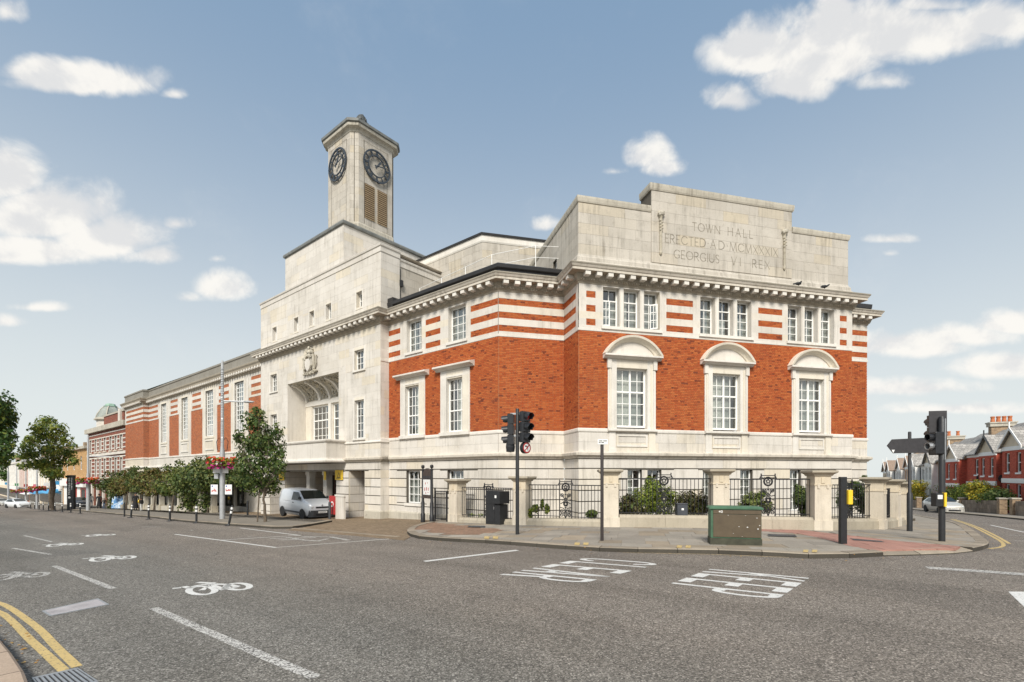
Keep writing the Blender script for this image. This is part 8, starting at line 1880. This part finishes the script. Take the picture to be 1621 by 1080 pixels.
def chimney(r_, t_, e, pots, n=4, wd=1.9):
    m = MB(); m.wbox(WH, t_ - .42, t_ + .42, -4 - wd / 2, -4 + wd / 2, e + 1.5, e + 4.1); ch = m.build('chimney', M_brick_stock, r_); m = MB(); m.wbox(WH, t_ - .56, t_ + .56, -4 - wd / 2 - .14, -4 + wd / 2 + .14, e + 4.1, e + 4.45); m.wbox(WH, t_ - .64, t_ + .64, -4 - wd / 2 - .22, -4 + wd / 2 + .22, e + 4.45, e + 4.6); m.build('chimney_cap', M_stone_old, ch)
    for k in range(n): o = WH.P(t_ + .0, -4 - wd / 2 + wd * (k + .5) / n, 0); m = MB(); m.lathe([(.19, e + 4.6), (.2, e + 4.7), (.16, e + 5.05), (.2, e + 5.12), (.2, e + 5.25), (.15, e + 5.26)], 10, (o.x, o.y, EYE)); m.build('chimney_pot', pots, ch)
HS = [(-5.0, 4.0, M_brick_house, M_white, 0, M_white, 'red brick terraced house at the right edge, mostly outside the photo', .45), (4.0, 9.4, M_brick_house, M_white, 0, M_white, 'red terraced house with a tall white gable at the right edge', .78), (9.4, 18.8, M_brick_house, M_white, 0, M_black_iron, 'red terraced house with a black gable board behind the hedge', .43), (18.8, 28.2, M_brick_house, M_white, 0, M_white, 'red terraced house with a white gable just right of the signal board', .47), (28.2, 33.4, M_render_white, M_white, 0, M_black_iron, 'white terraced house right of the sign pole with dark eaves', .56), (33.4, 38.2, M_render_white, M_white, 1, M_white, 'white terraced house seen under the black arrow sign board', .56), (38.2, 43.0, M_render_peach, M_white, 0, M_white, 'peach fronted terraced house left of the sign pole', .56), (43.0, 47.8, M_render_white, M_white, 0, M_white, 'white terraced house with a small gable beside the town hall corner', .56), (47.8, 52.6, M_render_white, M_white, 1, M_white, 'farthest pale terraced house by the town hall corner', .56), (52.6, 57.4, M_render_cream, M_white, 0, M_white, 'cream terraced house mostly hidden behind the town hall', .56)]
for k, (a, b, wm, tm, fl, gm, lb, bf) in enumerate(HS):
    r_, e = house(a, b, lb, wm, tm, fl, gm, gw=M_render_cream if k < 5 else None, roofm=M_slate if k < 6 else M_tile, bf=bf)
    cp = {2: 13.0, 3: 22.5, 5: 37.5, 8: 52.0}
    if k in cp: chimney(r_, cp[k], e - .55, M_terracotta, 4 if k < 5 else 2)
    if k in (1, 2):
        d_ = WH.P(8.9 if k == 1 else 13.9, .35, gl(WH, 10) + 3.1); dt = thing('satellite_dish', ('dark satellite dish on the red house at the right edge', 'grey satellite dish on the red house with the black gable')[k - 1], 'satellite dish', d_); m = MB(); m.lathe([(0, 0), (.2, .03), (.34, .10), (.33, .12), (.19, .05), (0, .02)], 12, d_, 'y'); m.build('dish', M_trim, dt, smooth=True); m = MB(); m.tube([d_, d_ + Vector((.2, .25, -.05))], .02, 5); m.build('dish_arm', M_trim, dt)
# garden walls, piers and hedge in front of them
gw_ = thing('garden_wall', 'brown block garden wall in front of the red terraced houses', 'wall', WGD.P(8, 0, gl(WGD, 8)))
def gwall(a, b, hh):
    n = max(1, int((b - a) / .45))
    for row in range(3):
        m = MB()
        for k in range(n + 1):
            x0, x1 = a + (b - a) * (k - .5 * (row % 2)) / n, a + (b - a) * (k + 1 - .5 * (row % 2)) / n; x0, x1 = max(a, x0), min(b, x1)
            if x1 - x0 < .05: continue
            z0, z1 = gl(WGD, x0) - (.4 if row == 0 else 0) + hh * row / 3, gl(WGD, x0) + hh * (row + 1) / 3; bm_ = MB(); bm_.wbox(WGD, x0 + .008, x1 - .008, -.22, random.uniform(-.012, .008), z0 + .006, z1 - .006); bm_.build('wall_block', M_blockwall, gw_)
    m = MB(); m.hexa([WGD.P(a, -.2, gl(WGD, a) - .4), WGD.P(b, -.2, gl(WGD, b) - .4), WGD.P(b, -.03, gl(WGD, b) - .4), WGD.P(a, -.03, gl(WGD, a) - .4), WGD.P(a, -.2, gl(WGD, a) + hh - .03), WGD.P(b, -.2, gl(WGD, b) + hh - .03), WGD.P(b, -.03, gl(WGD, b) + hh - .03), WGD.P(a, -.03, gl(WGD, a) + hh - .03)]); m.build('wall_core', M_mortar, gw_)
gwall(1.8, 9.6, 1.05); gwall(10.1, 17.5, 1.0); gwall(-9, -1.2, 1.05)
for t_ in (17.9, 9.85, 1.4, -.8, 24.0): m = MB(); m.wbox(WGD, t_ - .25, t_ + .25, -.36, .1, gl(WGD, t_) - .4, gl(WGD, t_) + 1.2); m.build('gate_pier', M_brick_stock, gw_); m = MB(); m.wbox(WGD, t_ - .3, t_ + .3, -.41, .15, gl(WGD, t_) + 1.2, gl(WGD, t_) + 1.3); m.build('pier_cap', M_stone_old, gw_)
gwall(24.4, 32, .9)
HB = [(3.0, 6.6, M_leaf_syc, 'dark part of the hedge at the right end behind the block wall', 2.1), (6.6, 10.4, M_leaf_yellow, 'golden yellow shrub in the hedge before the red houses', 2.9), (9.6, 14.0, M_leaf_bright, 'bright green shrub between golden and dark shrubs by the wall', 2.6), (13.6, 17.2, M_leaf_garden, 'green shrub at the left end of the hedge above the wall', 2.5), (26.0, 31.5, M_leaf_yellow, 'golden yellow shrub between the two black poles', 3.3), (30.5, 36, M_leaf_garden, 'green shrub behind the golden one beside the sign pole', 3.7)]
for k, (a, b, mt, lb, hh) in enumerate(HB):
    rr = random.Random(200 + k); c = (a + b) / 2; g_ = gl(WGD, c); lo = [(WGD.P(rr.uniform(a + .4, b - .4), rr.uniform(-1.3, -.6), g_ + rr.uniform(.9, hh - .35)), rr.uniform(.6, 1.0), rr.uniform(.5, .75)) for j in range(13)]
    tree('hedge_shrub', lb, WGD.P(c, -1, g_), lo, 2600, .11, mt, .06, WGD.P(c, -1, g_ + .7), 210 + k, 'shrubs in front of the terraced houses', M_leaf_bright if mt is M_leaf_yellow else M_leaf_syc, .4, 'shrub')
